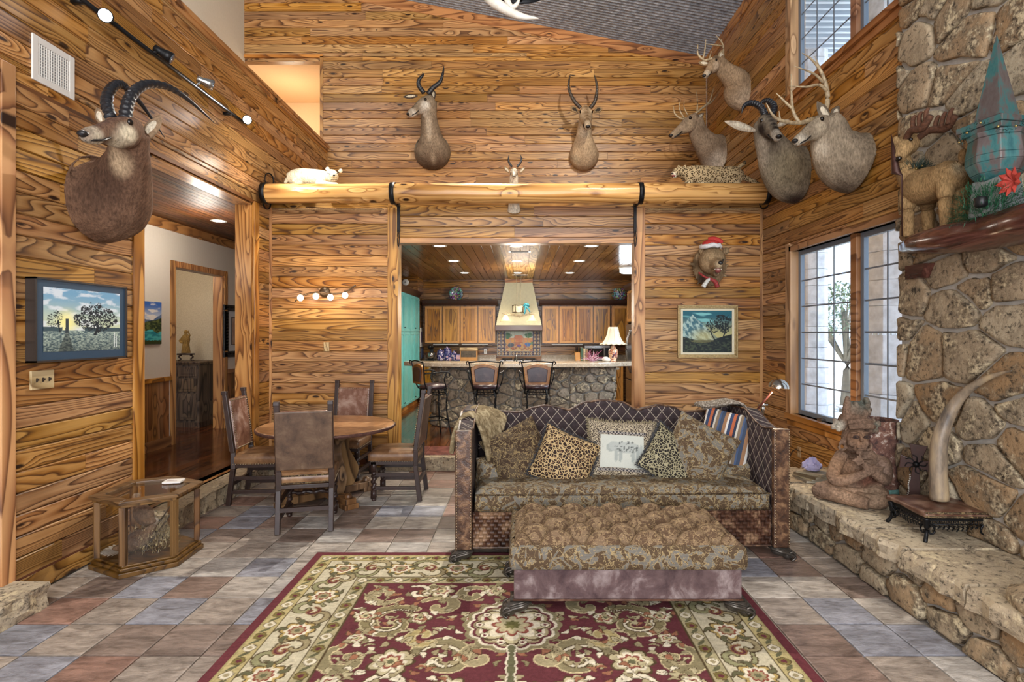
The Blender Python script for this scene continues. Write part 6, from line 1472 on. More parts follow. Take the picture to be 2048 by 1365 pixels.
def alpine(Uu, Vv):
    im = mixc(C('b9b478'), C('1f6070'), sst(Vv, .3, .9)); c = sst(vnoise(Uu*3+Vv*2, Vv*12, 3, 4), .5, .7)*sst(Vv, .55, .8); im = im*(1-c[..., None])+np.array(C('7cc0c0'))*c[..., None]
    mh = .85-np.abs(Uu-.2)*1.1+.09*vnoise(Uu*20, Vv*20, 5); m_ = (Vv < mh) & (Vv > .3); im[m_] = mixc(C('3d6b78'), C('a9c4bd'), sst(vnoise(Uu*22+Vv*9, Vv*14, 6, 4), .4, .66))[m_]
    g = sst(1-np.hypot((Uu-.45)*1.4, (Vv-.38)*2.2), .4, .95); im = im*(1-.6*g[..., None])+np.array(C('c9bd74'))*.6*g[..., None]
    lo = Vv < .30+.30*np.clip(Uu-.62, 0, 1)**.8+.16*np.clip(.25-Uu, 0, 1)*2; im[lo] = mixc(C('101c1f'), C('3d4a37'), sst(vnoise(Uu*25, Vv*30, 8, 4), .4, .75))[lo]
    gl = (((Uu-.4)/.24)**2+((Vv-.27+.05*(vnoise(Uu*12, Vv*12, 9)-.5))/.035)**2 < 1); im[gl] = im[gl]*.6+np.array(C('8d8a56'))*.4; dk = np.array(C('0f1c20'))
    im[tree_mask(Uu, Vv, .61, .62, .14, .17, 4, .5, 50)] = dk; im[tree_mask(Uu, Vv, .82, .7, .16, .22, 14, .55, 50)] = dk
    im[(np.abs(Uu-.63-.06*np.sin(Vv*9)) < .013) & (Vv > .2) & (Vv < .6)] = dk; im[(np.abs(Uu-.83+.04*np.sin(Vv*8)) < .014) & (Vv > .3) & (Vv < .7)] = dk
    return im*.85
p0, p1 = U(1355, 716, 6.98), U(1475, 611, 6.98); w2, h2 = (p1.x-p0.x)/2, (p1.z-p0.z)/2
t = thing('mountain_painting', 'gold framed teal mountain landscape painting under the bear head', 'painting', ((p0.x+p1.x)/2, 7.0, (p0.z+p1.z)/2)); mgf = plain('antique_gold', C('a08a5f'), .35, .5, .3, 50, .3); mlin = plain('linen_liner', C('cfc8ae'), .7)
def frame4(k, w2, h2, b, y0, y1):
    for a, c, d, e in ((-w2, w2, -h2, -h2+b), (-w2, w2, h2-b, h2), (-w2, -w2+b, -h2+b, h2-b), (w2-b, w2, -h2+b, h2-b)): k.box(a, c, y0, y1, d, e)
k = M(); frame4(k, w2, h2, .022, -.045, 0); frame4(k, w2-.022, h2-.022, .02, -.032, 0); k.build('frame', mgf, t, bevel=.005)
k = M(); frame4(k, w2-.042, h2-.042, .026, -.02, 0); k.build('liner', mlin, t); painted('canvas', t, 2*(w2-.066), 2*(h2-.066), alpine, (170, 140), 0, (0, -.012, 0))
t = thing('switch_plate', 'tan switch plate on the left partition below the wall lamp', 'light switch', U(653, 694, 6.99)); k = M(); k.box(-.035, .035, -.008, .008, -.058, .058); k.build('plate', mswp, t, bevel=.003); k = M(); k.box(-.005, .005, -.018, -.008, -.006, .01); k.build('toggle', plain('tan_toggle', C('8f7a5a'), .4), t)
t = thing('wall_outlet', 'tan electrical outlet low on the right wall behind the hearth', 'outlet', (XR, 6.07, .40)); k = M(); k.box(-.008, 0, -.035, .035, -.058, .058); k.build('plate', mswp, t, bevel=.003)
for z in (-.024, .024): k = M(); k.lathe([(.015, 0), (.015, -.011), (.001, -.011)], (0, 0, z), 12, axis='X'); k.build('socket', mswp, t)
k = M(); k.stube([(-.01, 0, .02, .005), (-.06, .02, .01, .005), (-.15, -.02, -.10, .004), (-.32, -.05, -.25, .004), (-.5, -.1, -.38, .004)], 6); tag(k.build('power_cord', mblk, None, True), 'black lamp cord running down from the outlet behind the sofa', 'cord').location = (XR, 6.07, .40)
light('SPOT', (XL+.3, 6.0, 4.2), 120, (1, .95, .85), .04, target=(-2.2, 6.95, 3.1), spot=math.radians(60), blend=.8)
# floor lamp
t = thing('floor_lamp', 'reading lamp with round chrome shade lit behind the right end of the sofa', 'floor lamp', (2.37, 5.42, 0)); mwood2 = plain('reddish_wood', C('5a2c22'), .35); mchr = plain('brushed_nickel', C('a8a298'), .18, .95)
k = M(); k.lathe([(.13, 0), (.13, .015), (.05, .03), (.012, .04)], n=28); k.build('base', mchr, t, True); k = M(); k.tube([(0, 0, .03), (0, 0, .98)], .012, 10); k.build('pole', mwood2, t, True)
e0 = U(1507, 830, 5.42)-Vector(t.location); e1 = U(1548, 782, 5.30)-Vector(t.location); k = M(); k.tube([(0, 0, .90), (0, 0, 1.02)], .018, 10); k.sph((0, 0, 1.0), .024); k.tube([(-.04, 0, 1.0), (.05, 0, 1.0)], .01, 8); k.build('joint', mchr, t, True)
k = M(); k.tube([(-.10, -.0, .90), tuple(e1+Vector((-.02, 0, -.01)))], .010, 8); k.build('arm', mwood2, t, True)
hp = U(1557, 776, 5.28)-Vector(t.location); k = M(); pr = [(.092*math.cos(a), .085*math.sin(a)) for a in [i*PI/2/9 for i in range(10)]]; Rm = Matrix.Rotation(.12, 4, 'Y'); k.xf = Matrix.Translation(hp) @ Rm
k.lathe(pr+[(q[0]*.94, q[1]*.94) for q in pr[::-1]], n=28, cap=False); k.build('shade', mchr, t, True)
k = M(); k.sph(tuple(hp+Vector((0, 0, .025))), .034); k.build('bulb', emit('warm_bulb', (1, .8, .55), 25), t, True); light('POINT', Vector(t.location)+hp+Vector((0, 0, -.03)), 10, (1, .74, .48), .04)
# ---------------------------------------------------------------- kitchen furniture
moakc = moak; moakr = plain('oak_frame', C('b07c3e'), .35, 0, .12, 14); mcrown = plain('dark_crown', C('38221a'), .35, 0, .2, 20)
mteal = plain('teal_paint', C('66b5b2'), .3, 0, .10, 8, .05); mgran = NT('granite'); n_ = mgran.vor(mgran.obj(), 60); n2_ = mgran.noise(mgran.obj(), 18, 6, .75)
mgran = mgran.done(mgran.mix(mgran.ramp(n_, [(.2, (0, 0, 0)), (.5, (1, 1, 1))]), mgran.ramp(n2_, [(.38, C('4c4038')), (.5, C('a79a86')), (.62, C('d6cfc2'))]), C('9d8f7c')), .15)
msteel = plain('stainless', C('8d8a86'), .22, .95)
def door_(par, name, x0, x1, y, z0, z1, mf, mpan, knob=None, axis='Y', bead=3):
    """panelled door in local XZ at depth y facing -Y"""
    k = M(); b = .05
    for a, c, d, e in ((x0, x1, z0, z0+b), (x0, x1, z1-b, z1), (x0, x0+b, z0+b, z1-b), (x1-b, x1, z0+b, z1-b)): k.box(a, c, y-.02, y, d, e)
    o = k.build(name, mf, par, bevel=.003)
    k = M(); w_ = (x1-x0-2*b)/bead
    for i in range(bead): k.box(x0+b+i*w_+.003, x0+b+(i+1)*w_-.003, y-.006, y-.001, z0+b, z1-b)
    k.build('door_panel', mpan, o)
    if knob: k = M(); k.sph((knob[0], y-.03, knob[1]), .012, 8, 6); k.build('knob', mblk, o, True)
    return o
def cabinet(label, x0, x1, y0, y1, z0, z1, n, group, mf=None, mpn=None, knobs=None, rotz=0, loc=(0, 0, 0), rows=None):
    t = thing('cabinet', label, 'cabinet', loc, rotz, group); k = M(); k.box(x0, x1, y0+.001, y1, z0, z1); k.build('body', mf or moakd, t); w_ = (x1-x0)/n  # oak body in a darker tone paints the shade in the gaps between doors
    for r0, r1 in (rows or [(z0+.02, z1-.02)]):
        for i in range(n): door_(t, 'door', x0+i*w_+.012, x0+(i+1)*w_-.012, y0, r0, r1, mf or moakr, mpn or moakc, (x0+i*w_+(w_-.03 if i % 2 == 0 else .03), r0+.07 if knobs == 'low' else r1-.07) if knobs else None)
    return t
UC = 'upper oak cabinets on the kitchen back wall'
cabinet('upper oak cabinet with two doors under the round plate, far left', -2.19, -1.38, 12.55, 12.88, 1.47, 2.34, 2, UC)
cabinet('upper oak cabinet with two doors just left of the plaster hood', -1.38, -.575, 12.55, 12.88, 1.47, 2.34, 2, UC)
cabinet('upper oak cabinet with two doors just right of the plaster hood', .475, 1.25, 12.55, 12.88, 1.47, 2.34, 2, UC)
cabinet('upper oak cabinet with two doors behind the table lamp shade', 1.25, 2.03, 12.55, 12.88, 1.47, 2.34, 2, UC)
cabinet('single door corner upper cabinet under the painted vase', 2.035, 2.42, 12.42, 12.88, 1.47, 2.34, 1, UC)
for lab, x0, x1 in (('dark crown moulding over the left upper cabinets', -2.24, -.53), ('dark crown moulding over the right upper cabinets', .42, 2.45)):
    t = thing('crown_moulding', lab, 'moulding', ((x0+x1)/2, 12.68, 2.34), 0, 'dark crown mouldings'); w_ = (x1-x0)/2; k = M(); k.prism([(-.15, 0), (-.20, .06), (-.22, .12), (.19, .12), (.19, 0)], -w_, w_, 'X'); k.build('moulding', mcrown, t); 
t = thing('range_hood', 'tapering cream plaster range hood with a dark wood band', 'range hood', (-.05, 12.88, 1.77)); k = M()
vs = [(-.51, -.55, .12), (.51, -.55, .12), (.51, 0, .12), (-.51, 0, .12), (-.31, -.26, 1.10), (.31, -.26, 1.10), (.31, 0, 1.10), (-.31, 0, 1.10)]
k.add(vs, [(0, 3, 2, 1), (4, 5, 6, 7), (0, 1, 5, 4), (1, 2, 6, 5), (2, 3, 7, 6), (3, 0, 4, 7)]); k.build('hood_body', plain('cream_plaster', C('c9c2a2'), .8, 0, .06, 18, .15), t)
k = M(); k.box(-.53, .53, -.57, 0, .0, .12); k.build('wood_band', plain('dark_band', C('4a3128'), .35), t, bevel=.006); k = M(); k.box(-.32, .32, -.27, 0, 1.10, 1.19); k.build('top_trim', mtrim, t)
def mural(Uu, Vv):
    im = mixc(C('d3b07a'), C('d98c4c'), sst(Vv, .2, .7)); im[Vv > .72] = C('cfd6c0'); n = vnoise(Uu*14, Vv*12, 3, 3)
    im[(n > .56) & (Vv > .3) & (Vv < .75)] = C('d9a03c'); im[(n < .40) & (Vv > .15) & (Vv < .6)] = C('b8663c')
    for cx, cy, r, c in ((.25, .8, .10, '2f6b3a'), (.73, .82, .09, '35713f'), (.5, .7, .12, 'c9703f'), (.7, .45, .07, '3b6fae'), (.32, .42, .08, '3c4a5a'), (.14, .45, .07, '5a3a2c'), (.84, .5, .06, '4c8a50'), (.5, .4, .05, '6a4a8a')): im[((Uu-cx)/r)**2+((Vv-cy)/(r*1.1))**2 < 1+.5*(n-.5)*4] = C(c)
    im[(np.abs(Vv-.3-.05*np.sin(Uu*30)) < .02)] = C('8a5a3a'); b = (np.abs(Uu-.5) > .32) | (Vv < .17); 
    q = .0909; a_ = ((Uu/ .083) % 1)-.5; c_ = ((Vv/.15) % 1)-.5; d = np.abs(a_)+np.abs(c_); im[b] = C('26234c'); im[b & (d < .42)] = C('c99a3f'); im[b & (d < .25)] = C('d8cdb4'); im[b & (d < .12)] = C('2c3f7a')
    im[(np.abs(a_) > .48) & b] = C('b8b0a0'); return im*.9
t = thing('tile_mural', 'colourful tile mural of a village with dark blue patterned border behind the stove', 'tile mural', (-.05, 12.88, 1.48)); k = M(); k.box(-.51, .51, -.012, 0, -.30, .29); k.build('tile_backing', mgrout, t)
mtl = vcol('glazed_tile', .45, 0, 60, (1, 1, 1), .5)
nx_, nz_ = 10, 6
for i in range(nx_):
    for j in range(nz_):
        u = np.linspace(i/nx_+.004, (i+1)/nx_-.004, 14); v = np.linspace(j/nz_+.006, (j+1)/nz_-.006, 14); Uu, Vv = np.meshgrid(u, v); P = np.stack([(Uu-.5)*1.0, np.full_like(Uu, -.018), (Vv-.5)*.57], -1)
        addmesh('tile', grid_mesh('tile', P, mtl, mural(Uu, Vv)), t)
# blue-green tall cabinets along the left side, doors facing +X
for i, (a, b) in enumerate(((9.6, 10.14), (10.16, 11.21), (11.22, 12.27))):
    t = cabinet(('tall teal cabinet nearest the living room, mostly behind the door post', 'tall teal double cabinet behind the left bar stool', 'tall teal double cabinet at the far end of the kitchen, beside the oak cabinets')[i], -(b-a)/2, (b-a)/2, -.60+.0, 0, 0, 2.23, 2 if i else 1, 'tall teal kitchen cabinets', mteal, mteal, 'low', 0, (0, 0, 0), [(.02, 1.46), (1.48, 2.21)])
    t.location = (-2.87, (a+b)/2, .27); t.rotation_euler = (0, 0, PI/2)
    for c in list(bpy.data.objects): pass
t = thing('crown_moulding', 'dark crown moulding along the top of the teal cabinets', 'moulding', (-2.26, 10.93, 2.50), 0, 'dark crown mouldings'); k = M(); k.prism([(.0, 0), (.05, .06), (.08, .11), (-.6, .11), (-.6, 0)], -1.34, 1.34, 'Y'); k.build('moulding', mcrown, t)
t = thing('toe_kick', 'wooden base board under the teal cabinets', 'base board', (-2.30, 10.93, ZS)); k = M(); k.box(-.6, .0, -1.33, 1.33, 0, .094); k.build('board', mtrimy, t)
# base run, counter, backsplash
BC = 'oak base cabinets along the back wall'
for i in range(5):
    a = -2.2+i*.9; b = a+.88
    if i == 2: a, b = -.40, .46
    cabinet(('oak base cabinet behind the island, left corner', 'oak base cabinet behind the island, left of the stove', 'oak base cabinet under the cooktop', 'oak base cabinet behind the island, right of the stove', 'oak base cabinet seen past the right end of the stone island')[i], a, b, 12.28, 12.88, ZS, 1.05, 2, BC)
t = thing('kitchen_counter', 'speckled granite counter along the kitchen back wall', 'counter', (0, 12.55, 1.055)); k = M(); k.box(-2.25, 2.9, -.31, .33, 0, .04); k.build('counter_top', mgran, t, bevel=.006)
k = M(); k.box(-2.25, -.58, .30, .33, .04, .15); k.box(.48, 2.9, .30, .33, .04, .15); k.build('backsplash', mgran, t)
t = thing('cooktop', 'black gas cooktop with grates under the hood', 'cooktop', (-.05, 12.55, 1.095)); k = M(); k.box(-.42, .42, -.25, .22, 0, .02); k.build('plate', msteel, t)
for x in (-.26, 0, .26): k = M(); k.box(x-.10, x+.10, -.20, .18, .035, .045); k.box(x-.11, x-.09, -.2, .18, .02, .045); k.box(x+.09, x+.11, -.2, .18, .02, .045); k.build('grate', mblk, t)
for x in (-.3, -.1, .1, .3): k = M(); k.lathe([(.018, -.255), (.018, -.28), (.001, -.28)], (x, 0, .012), 10, axis='Y'); k.build('knob', mblk, t)
# decorative plate and vase
def talav(Uu, Vv): pass
mtal = NT('painted_majolica'); v_ = mtal.vor(mtal.obj(), 22, 'F1', 1); v2_ = mtal.vor(mtal.obj(), 22, 'DISTANCE_TO_EDGE'); hs_ = mtal.n('HueSaturation', {'Saturation': .75, 'Value': .5, 'Color': v_}).outputs[0]
mtal = mtal.done(mtal.mix(mtal.ma('LESS_THAN', v2_, .07), hs_, C('20202c')), .15)
t = thing('decorative_plate', 'round painted plate standing on top of the left upper cabinets', 'plate', (-1.495, 12.72, 2.62)); k = M(); k.lathe([(.16, -.005), (.165, -.02), (.11, .0), (.10, .01), (.001, .012), (.001, .02), (.12, .018), (.16, .005)], n=32, axis='Y'); k.build('rim', mtal, t, True); k = M()
k.box(-.05, -.035, -.03, .06, -.165, -.13); k.box(.035, .05, -.03, .06, -.165, -.13); k.build('stand', mblk, t)
t = thing('painted_vase', 'round black and multicoloured painted vase on the right corner cabinet', 'vase', (2.25, 12.6, 2.46)); k = M(); k.lathe([(.08, 0), (.13, .04), (.18, .10), (.18, .15), (.14, .20), (.13, .22), (.17, .25), (.17, .265), (.14, .26), (.11, .22)], n=28); k.build('body', mtal, t, True)
t = thing('smoke_detector', 'small white round smoke detector above the teal cabinets', 'smoke detector', (U(811, 565, 12.29).x, 12.30, U(811, 565, 12.29).z)); k = M(); k.lathe([(.075, 0), (.075, -.02), (.05, -.035), (.001, -.037)], n=24, axis='Y'); k.build('cover', mwhite, t, True); k = M(); k.lathe([(.02, -.037), (.018, -.042), (.001, -.042)], n=12, axis='Y'); k.build('button', plain('grey_plastic', C('8c8a86'), .4), t)
for lab, y, w_ in (('white ceiling vent nearest the living room, kitchen ceiling', 8.42, .17), ('white ceiling vent by the pendant chain, kitchen ceiling', 11.75, .17)):
    t = thing('ceiling_vent', lab, 'vent', (-.02, y, KZ-.014), 0, 'kitchen ceiling vents'); k = M(); k.box(-w_, w_, -.06, .06, -.008, 0); k.build('frame', mwhite, t, bevel=.002); k = M()
    for i in range(6): k = M(); yy = -.045+i*.018; k.box(-w_*.8, w_*.8, yy-.004, yy+.004, -.014, -.008); k.build('slat', plain('vent_shadow', C('7c7a76'), .6), t)  # grey strips paint the shade in the vent slots
t = thing('flush_light', 'round white flush ceiling light at the right edge of the kitchen ceiling', 'ceiling light', (2.03, 10.35, KZ-.014)); k = M(); k.lathe([(.19, 0), (.20, -.02), (.19, -.035)], n=28, cap=False); k.build('ring', mwhite, t, True); k = M(); k.lathe([(.18, -.03), (.18, -.10), (.15, -.12), (.001, -.122)], n=28, cap=False); k.build('diffuser', emit('cool_diffuser', (.86, .95, 1), 1.6), t, True)
light('POINT', (2.0, 10.35, 2.7), 20, (.75, .9, 1), .15)
# pendant with antlers
t = thing('antler_pendant', 'antler pendant lamp with two cream bell shades and a teal bow before the hood', 'pendant lamp', (-.05, 11.85, KZ-.014)); Z0 = 2.13-KZ
mchain = plain('chain_brass', C('b7a88a'), .4, .5)
for x in (-.05, .05):
    k = M(); 
    for i in range(26): z = -i*.030; a = (i % 2)*PI/2; k.tube([(x*(1-i/60)+.008*math.cos(b)*math.cos(a), .008*math.cos(b)*math.sin(a), z-.015+.018*math.sin(b)) for b in [j*2*PI/6 for j in range(7)]], .0028, 4)
    k.build('chain', mchain, t)
k = M(); k.lathe([(.06, 0), (.05, -.02), (.01, -.03)], n=16); k.build('canopy', mbrz, t, True)
k = M(); k.lathe([(.13, Z0+.19), (.13, Z0+.04)], n=20, cap=False); k.lathe([(.12, Z0+.04), (.12, Z0+.19)], n=20, cap=False); k.build('hide_drum', plain('rawhide', C('b0a88e'), .7, 0, .25, 20), t, True)
k = M()
for z in (Z0+.04, Z0+.19): k.tube([(.135*math.cos(a), .135*math.sin(a), z+.01*math.sin(a*5)) for a in [i*2*PI/18 for i in range(19)]], .009, 6)
for a in (.3, 1.5, 2.8, 4.2, 5.4): k.tube([(.135*math.cos(a), .135*math.sin(a), Z0+.04), (.14*math.cos(a), .14*math.sin(a), Z0+.19)], .008, 6)
k.build('frame', mbrz, t, True)
k = M(); k.stube([(-.36, 0, Z0+.02, .004), (-.28, 0, Z0, .012), (-.15, -.03, Z0-.01, .016), (0, -.05, Z0-.03, .018), (.15, -.03, Z0-.01, .016), (.28, 0, Z0, .012), (.36, 0, Z0+.01, .004)], 8); k.stube([(-.2, 0, Z0, .01), (-.24, 0, Z0+.05, .008), (-.30, 0, Z0+.06, .003)], 6); k.stube([(.2, 0, Z0, .01), (.26, 0, Z0+.04, .008), (.30, 0, Z0+.06, .003)], 6); k.stube([(.05, -.04, Z0-.03, .01), (.0, -.06, Z0-.08, .003)], 6); k.build('antlers', mantl, t, True)
mshade = plain('cream_glass_shade', C('e6d9a0'), .3); mshade.node_tree.nodes['Principled BSDF'].inputs['Emission Color'].default_value = (*C('f0dc9a'), 1); mshade.node_tree.nodes['Principled BSDF'].inputs['Emission Strength'].default_value = .55
for x in (-.28, .28): k = M(); k.lathe([(.02, Z0-.01), (.045, Z0-.03), (.07, Z0-.08), (.125, Z0-.15), (.12, Z0-.15), (.06, Z0-.075), (.03, Z0-.03)], (x, 0, 0), 20, cap=False); k.build('shade', mshade, t, True)
mtb = plain('teal_ribbon', C('1f6f7c'), .5)
k = M(); k.stube([(.10, -.13, Z0+.17, .02), (.16, -.14, Z0+.21, .035), (.21, -.13, Z0+.17, .028), (.14, -.14, Z0+.15, .015)], 6); k.stube([(.14, -.14, Z0+.17, .018), (.14, -.15, Z0+.08, .022), (.12, -.15, Z0+.0, .018)], 6); k.stube([(.15, -.14, Z0+.17, .018), (.21, -.15, Z0+.10, .02), (.24, -.15, Z0+.04, .014)], 6); k.build('bow', mtb, t, True)
# fridge side
t = thing('refrigerator', 'stainless refrigerator at the right edge of the kitchen opening', 'refrigerator', (2.20, 10.95, ZS)); k = M(); k.box(.02, .70, -.50, .50, .03, 1.72); k.build('body', plain('fridge_grey', C('55524f'), .4), t)
for a, b in ((-.49, -.005), (.005, .49)): k = M(); k.box(-.03, .02, a, b, .62, 1.71); d_ = k.build('door', msteel, t, bevel=.01); 
k = M(); k.box(-.03, .02, -.49, .49, .04, .60); k.build('freezer_drawer', msteel, t, bevel=.01)
for y in (-.05, .05): k = M(); k.stube([(-.03, y, .75, .012), (-.09, y, .95, .012), (-.11, y, 1.2, .012), (-.09, y, 1.42, .012), (-.03, y, 1.60, .012)], 8); k.build('handle', msteel, t, True)
t = cabinet('oak cabinet with two doors above the refrigerator', -.52, .52, -.30, .30, 0, .66, 2, 'cabinet over the refrigerator', None, None, None); t.location = (2.52, 10.95, 1.93); t.rotation_euler = (0, 0, -PI/2)
t = thing('crown_moulding', 'dark crown moulding over the cabinet above the refrigerator', 'moulding', (2.20, 10.95, 2.59), 0, 'dark crown mouldings'); k = M(); k.prism([(.0, 0), (-.06, .05), (-.08, .10), (.6, .10), (.6, 0)], -.54, .54, 'Y'); k.build('moulding', mcrown, t)
# island
IP = [(-1.50, 9.25), (-1.30, 9.02), (-.75, 8.90), (-.1, 8.86), (.45, 8.88), (.78, 8.93), (1.53, 9.02), (1.56, 9.5)]
isl = thing('kitchen_island', 'curved rubble stone kitchen island base under the granite bar', 'island', (0, 9.4, ZS)); k = M(); k.prism([(x, y-9.4) for x, y in IP]+[(1.5, .5), (-1.45, .5)], 0, 1.0, 'Z'); k.build('core', plain('island_mortar', C('6e6a63'), .9, 0, .12, 25, .4), isl)
mist = fstone('island_stone', '978c7c', '7d6d59', '5e5548')
for i, (a, b) in enumerate(zip(IP, IP[1:])):
    L = math.hypot(b[0]-a[0], b[1]-a[1]); ang = math.atan2(b[1]-a[1], b[0]-a[0]); Mx = Matrix.Rotation(ang, 4, 'Z')
    for j, (cx, cy, R) in enumerate(stone_cells(L, 1.0, .24, .16, 50+i, .010, .4)):
        addmesh('stone', stone_mesh(R, .03*random.Random(i*50+j).uniform(.7, 1.3), 900+i*60+j, mist), isl, Vector((a[0], a[1]-9.4, 0))+Mx @ Vector((cx, 0, cy)), (0, 0, ang))
bar = thing('bar_counter', 'curved speckled granite bar top on the stone island', 'counter', (0, 9.3, ZS+1.0)); ft = spl([(-1.92, 9.05), (-1.3, 8.72), (-.1, 8.56), (1.1, 8.66), (1.80, 8.95)], 8); bk = spl([(1.85, 9.25), (1.1, 9.10), (-.1, 9.04), (-1.3, 9.15), (-1.95, 9.40)], 8)
k = M(); k.prism([(p[0], p[1]-9.3) for p in ft]+[(p[0], p[1]-9.3) for p in bk], 0, .07, 'Z'); k.build('slab', mgran, bar, bevel=.01)
t = thing('island_counter', 'lower granite work counter behind the bar with the sink', 'counter', (0, 9.8, 1.075)); k = M(); k.box(-1.6, 1.7, -.25, .55, 0, .035); k.build('slab', mgran, t); k = M(); k.box(-1.5, 1.6, -.1, .5, -.9, 0); k.build('cabinet_body', moakr, t)
k = M(); k.box(-.45, .05, .0, .4, .02, .04); k.build('sink', plain('copper_sink', C('5d4034'), .3, .7), t)
t = thing('kitchen_faucet', 'small steel kitchen faucet behind the bar', 'faucet', (-.08, 9.9, 1.11)); k = M(); k.stube([(0, 0, 0, .018), (0, 0, .12, .014), (0, -.02, .19, .012), (0, -.09, .20, .012), (0, -.13, .15, .011)], 8); k.build('spout', msteel, t, True); k = M(); k.tube([(.06, 0, 0), (.06, 0, .08), (.11, 0, .11)], .010, 8); k.build('handle', msteel, t, True)
# bar stools
mstl = leather('burgundy_stool_leather', '241a1f', '3a2a2e', '54423f', .3, 8); mtan = leather('tan_stool_band', '6b431f', '8a5c2e', 'a87a45', .4, 8)
def stool(label):
    t = thing('bar_stool', label, 'bar stool', (0, 0, 0), 0, 'iron and leather bar stools at the stone island'); SZ = .76
    k = M(); k.lathe([(.01, SZ-.045), (.19, SZ-.045), (.215, SZ-.02), (.20, SZ+.01), (.10, SZ+.03), (.001, SZ+.034)], n=28); k.build('seat', mstl, t, True)
    k = M(); k.lathe([(.195, SZ-.055), (.205, SZ-.055), (.205, SZ-.045), (.195, SZ-.045)], n=28, cap=False)
    for r, z in ((.185, SZ-.125),): k.tube([(r*math.cos(a), r*math.sin(a), z) for a in [i*2*PI/24 for i in range(25)]], .007, 6)
    for i in range(22): a = i*2*PI/22; k.tube([(.19*math.cos(a), .19*math.sin(a), SZ-.055), (.186*math.cos(a+.12), .186*math.sin(a+.12), SZ-.125)], .0045, 4)
    k.build('seat_ring', miron, t, True)
    for q in range(4):
        a = PI/4+q*PI/2; c, s = math.cos(a), math.sin(a); k = M(); k.stube([(c*.17, s*.17, SZ-.06, .011), (c*.21, s*.21, SZ-.16, .011), (c*.20, s*.20, SZ-.28, .011), (c*.22, s*.22, SZ-.46, .011), (c*.27, s*.27, .05, .011), (c*.29, s*.29, 0, .012)], 8); k.build('leg', miron, t, True)
    k = M(); pts = [(math.cos(PI/4+q*PI/2)*.235, math.sin(PI/4+q*PI/2)*.235, .26) for q in range(5)]
    for a, b in zip(pts, pts[1:]): k.tube([a, b], .009, 6)
    k.build('footrest', miron, t, True)
    for s_ in (-1, 1):
        k = M(); k.stube([(s_*.165, -.16, SZ-.06, .010), (s_*.185, -.215, SZ+.05, .010), (s_*.205, -.235, SZ+.22, .010), (s_*.225, -.26, SZ+.345, .010), (s_*.245, -.275, SZ+.365, .009), (s_*.262, -.275, SZ+.345, .008), (s_*.25, -.27, SZ+.32, .006)], 8); k.build('back_post', miron, t, True)
        k = M(); k.stube([(s_*.205, -.225, SZ+.19, .009), (s_*.25, -.10, SZ+.20, .009), (s_*.26, .06, SZ+.21, .009), (s_*.262, .14, SZ+.18, .009), (s_*.26, .125, SZ+.13, .008), (s_*.258, .085, SZ+.15, .006)], 8)
        k.stube([(s_*.258, .10, SZ+.205, .009), (s_*.25, .06, SZ+.10, .009), (s_*.22, .10, SZ+.0, .009), (s_*.20, .07, SZ-.05, .009)], 8); k.build('armrest', miron, t, True)
    k = M(); k.stube([(-.225, -.262, SZ+.35, .010), (0, -.275, SZ+.37, .010), (.225, -.262, SZ+.35, .010)], 8); k.build('top_rail', miron, t, True)
    k = M(); pl = [(-.17, SZ+.03), (.17, SZ+.03), (.20, SZ+.27), (.12, SZ+.31), (0, SZ+.33), (-.12, SZ+.31), (-.20, SZ+.27)]; k.prism(pl, -.262, -.222, 'Y'); k.build('back_border', mtan, t, bevel=.01)
    k = M(); pl2 = [(x*.76, SZ+.16+(z-SZ-.16)*.74) for x, z in pl]; k.prism(pl2, -.272, -.212, 'Y'); k.build('backrest', mstl, t, bevel=.008)
    return t
s0 = stool('iron bar stool with burgundy leather back, middle of three at the island'); s0.location = (-.525, 8.22, ZS)
G2 = 'iron and leather bar stools at the stone island'
copy_tree(s0, (.235, 8.22, ZS), R_(0), 'iron bar stool with burgundy back, right one of the pair seen from behind', G2)
copy_tree(s0, (-1.30, 8.22, ZS), R_(-58), 'iron bar stool turned sideways by the teal cabinets', G2)
# things on the bar and the back counter
BT = ZS+1.07
t = thing('table_lamp', 'table lamp with cream bell shade and painted ceramic base, right end of the bar', 'lamp', (1.51, 9.05, BT)); mcer = NT('painted_ceramic'); n_ = mcer.noise(mcer.obj(), 26, 3, .6, .8)
mcer = mcer.done(mcer.ramp(n_, [(.38, C('3b3450')), (.46, C('c46a35')), (.54, C('d9c9ac')), (.66, C('c98a52'))]), .2); k = M(); k.lathe([(.055, 0), (.055, .015), (.04, .02), (.065, .05), (.078, .13), (.075, .19), (.04, .225), (.035, .24), (.045, .25), (.02, .26), (.012, .30)], n=24); k.build('base', mcer, t, True)
mcs = plain('cream_fabric_shade', C('cfc4ae'), .8, 0, .05, 40); k = M(); pr = [(.215, .285), (.17, .31), (.135, .36), (.105, .43), (.085, .52), (.075, .565)]; n = 32; vs = []
k.lathe(pr+[(a-.004, b) for a, b in pr[::-1]], n=32, cap=False); k.v = [(x*(1+.02*math.cos(8*math.atan2(y, x))), y*(1+.02*math.cos(8*math.atan2(y, x))), z) for x, y, z in k.v]; k.build('shade', mcs, t, True)
k = M(); 
for i in range(8): a = i*PI/4; k.tube([(r*1.01*math.cos(a), r*1.01*math.sin(a), z) for r, z in pr], .004, 5)
k.tube([(.216*math.cos(a), .216*math.sin(a), .283+.008*math.sin(a*16)) for a in [i*2*PI/64 for i in range(65)]], .006, 5); k.build('shade_trim', plain('shade_braid', C('b8a98c'), .7), t, True)
t = thing('coral_centrepiece', 'magenta and pale branching twig centrepiece on the bar', 'centrepiece', (1.16, 8.98, BT)); rn = random.Random(6); k = M(); k2 = M()
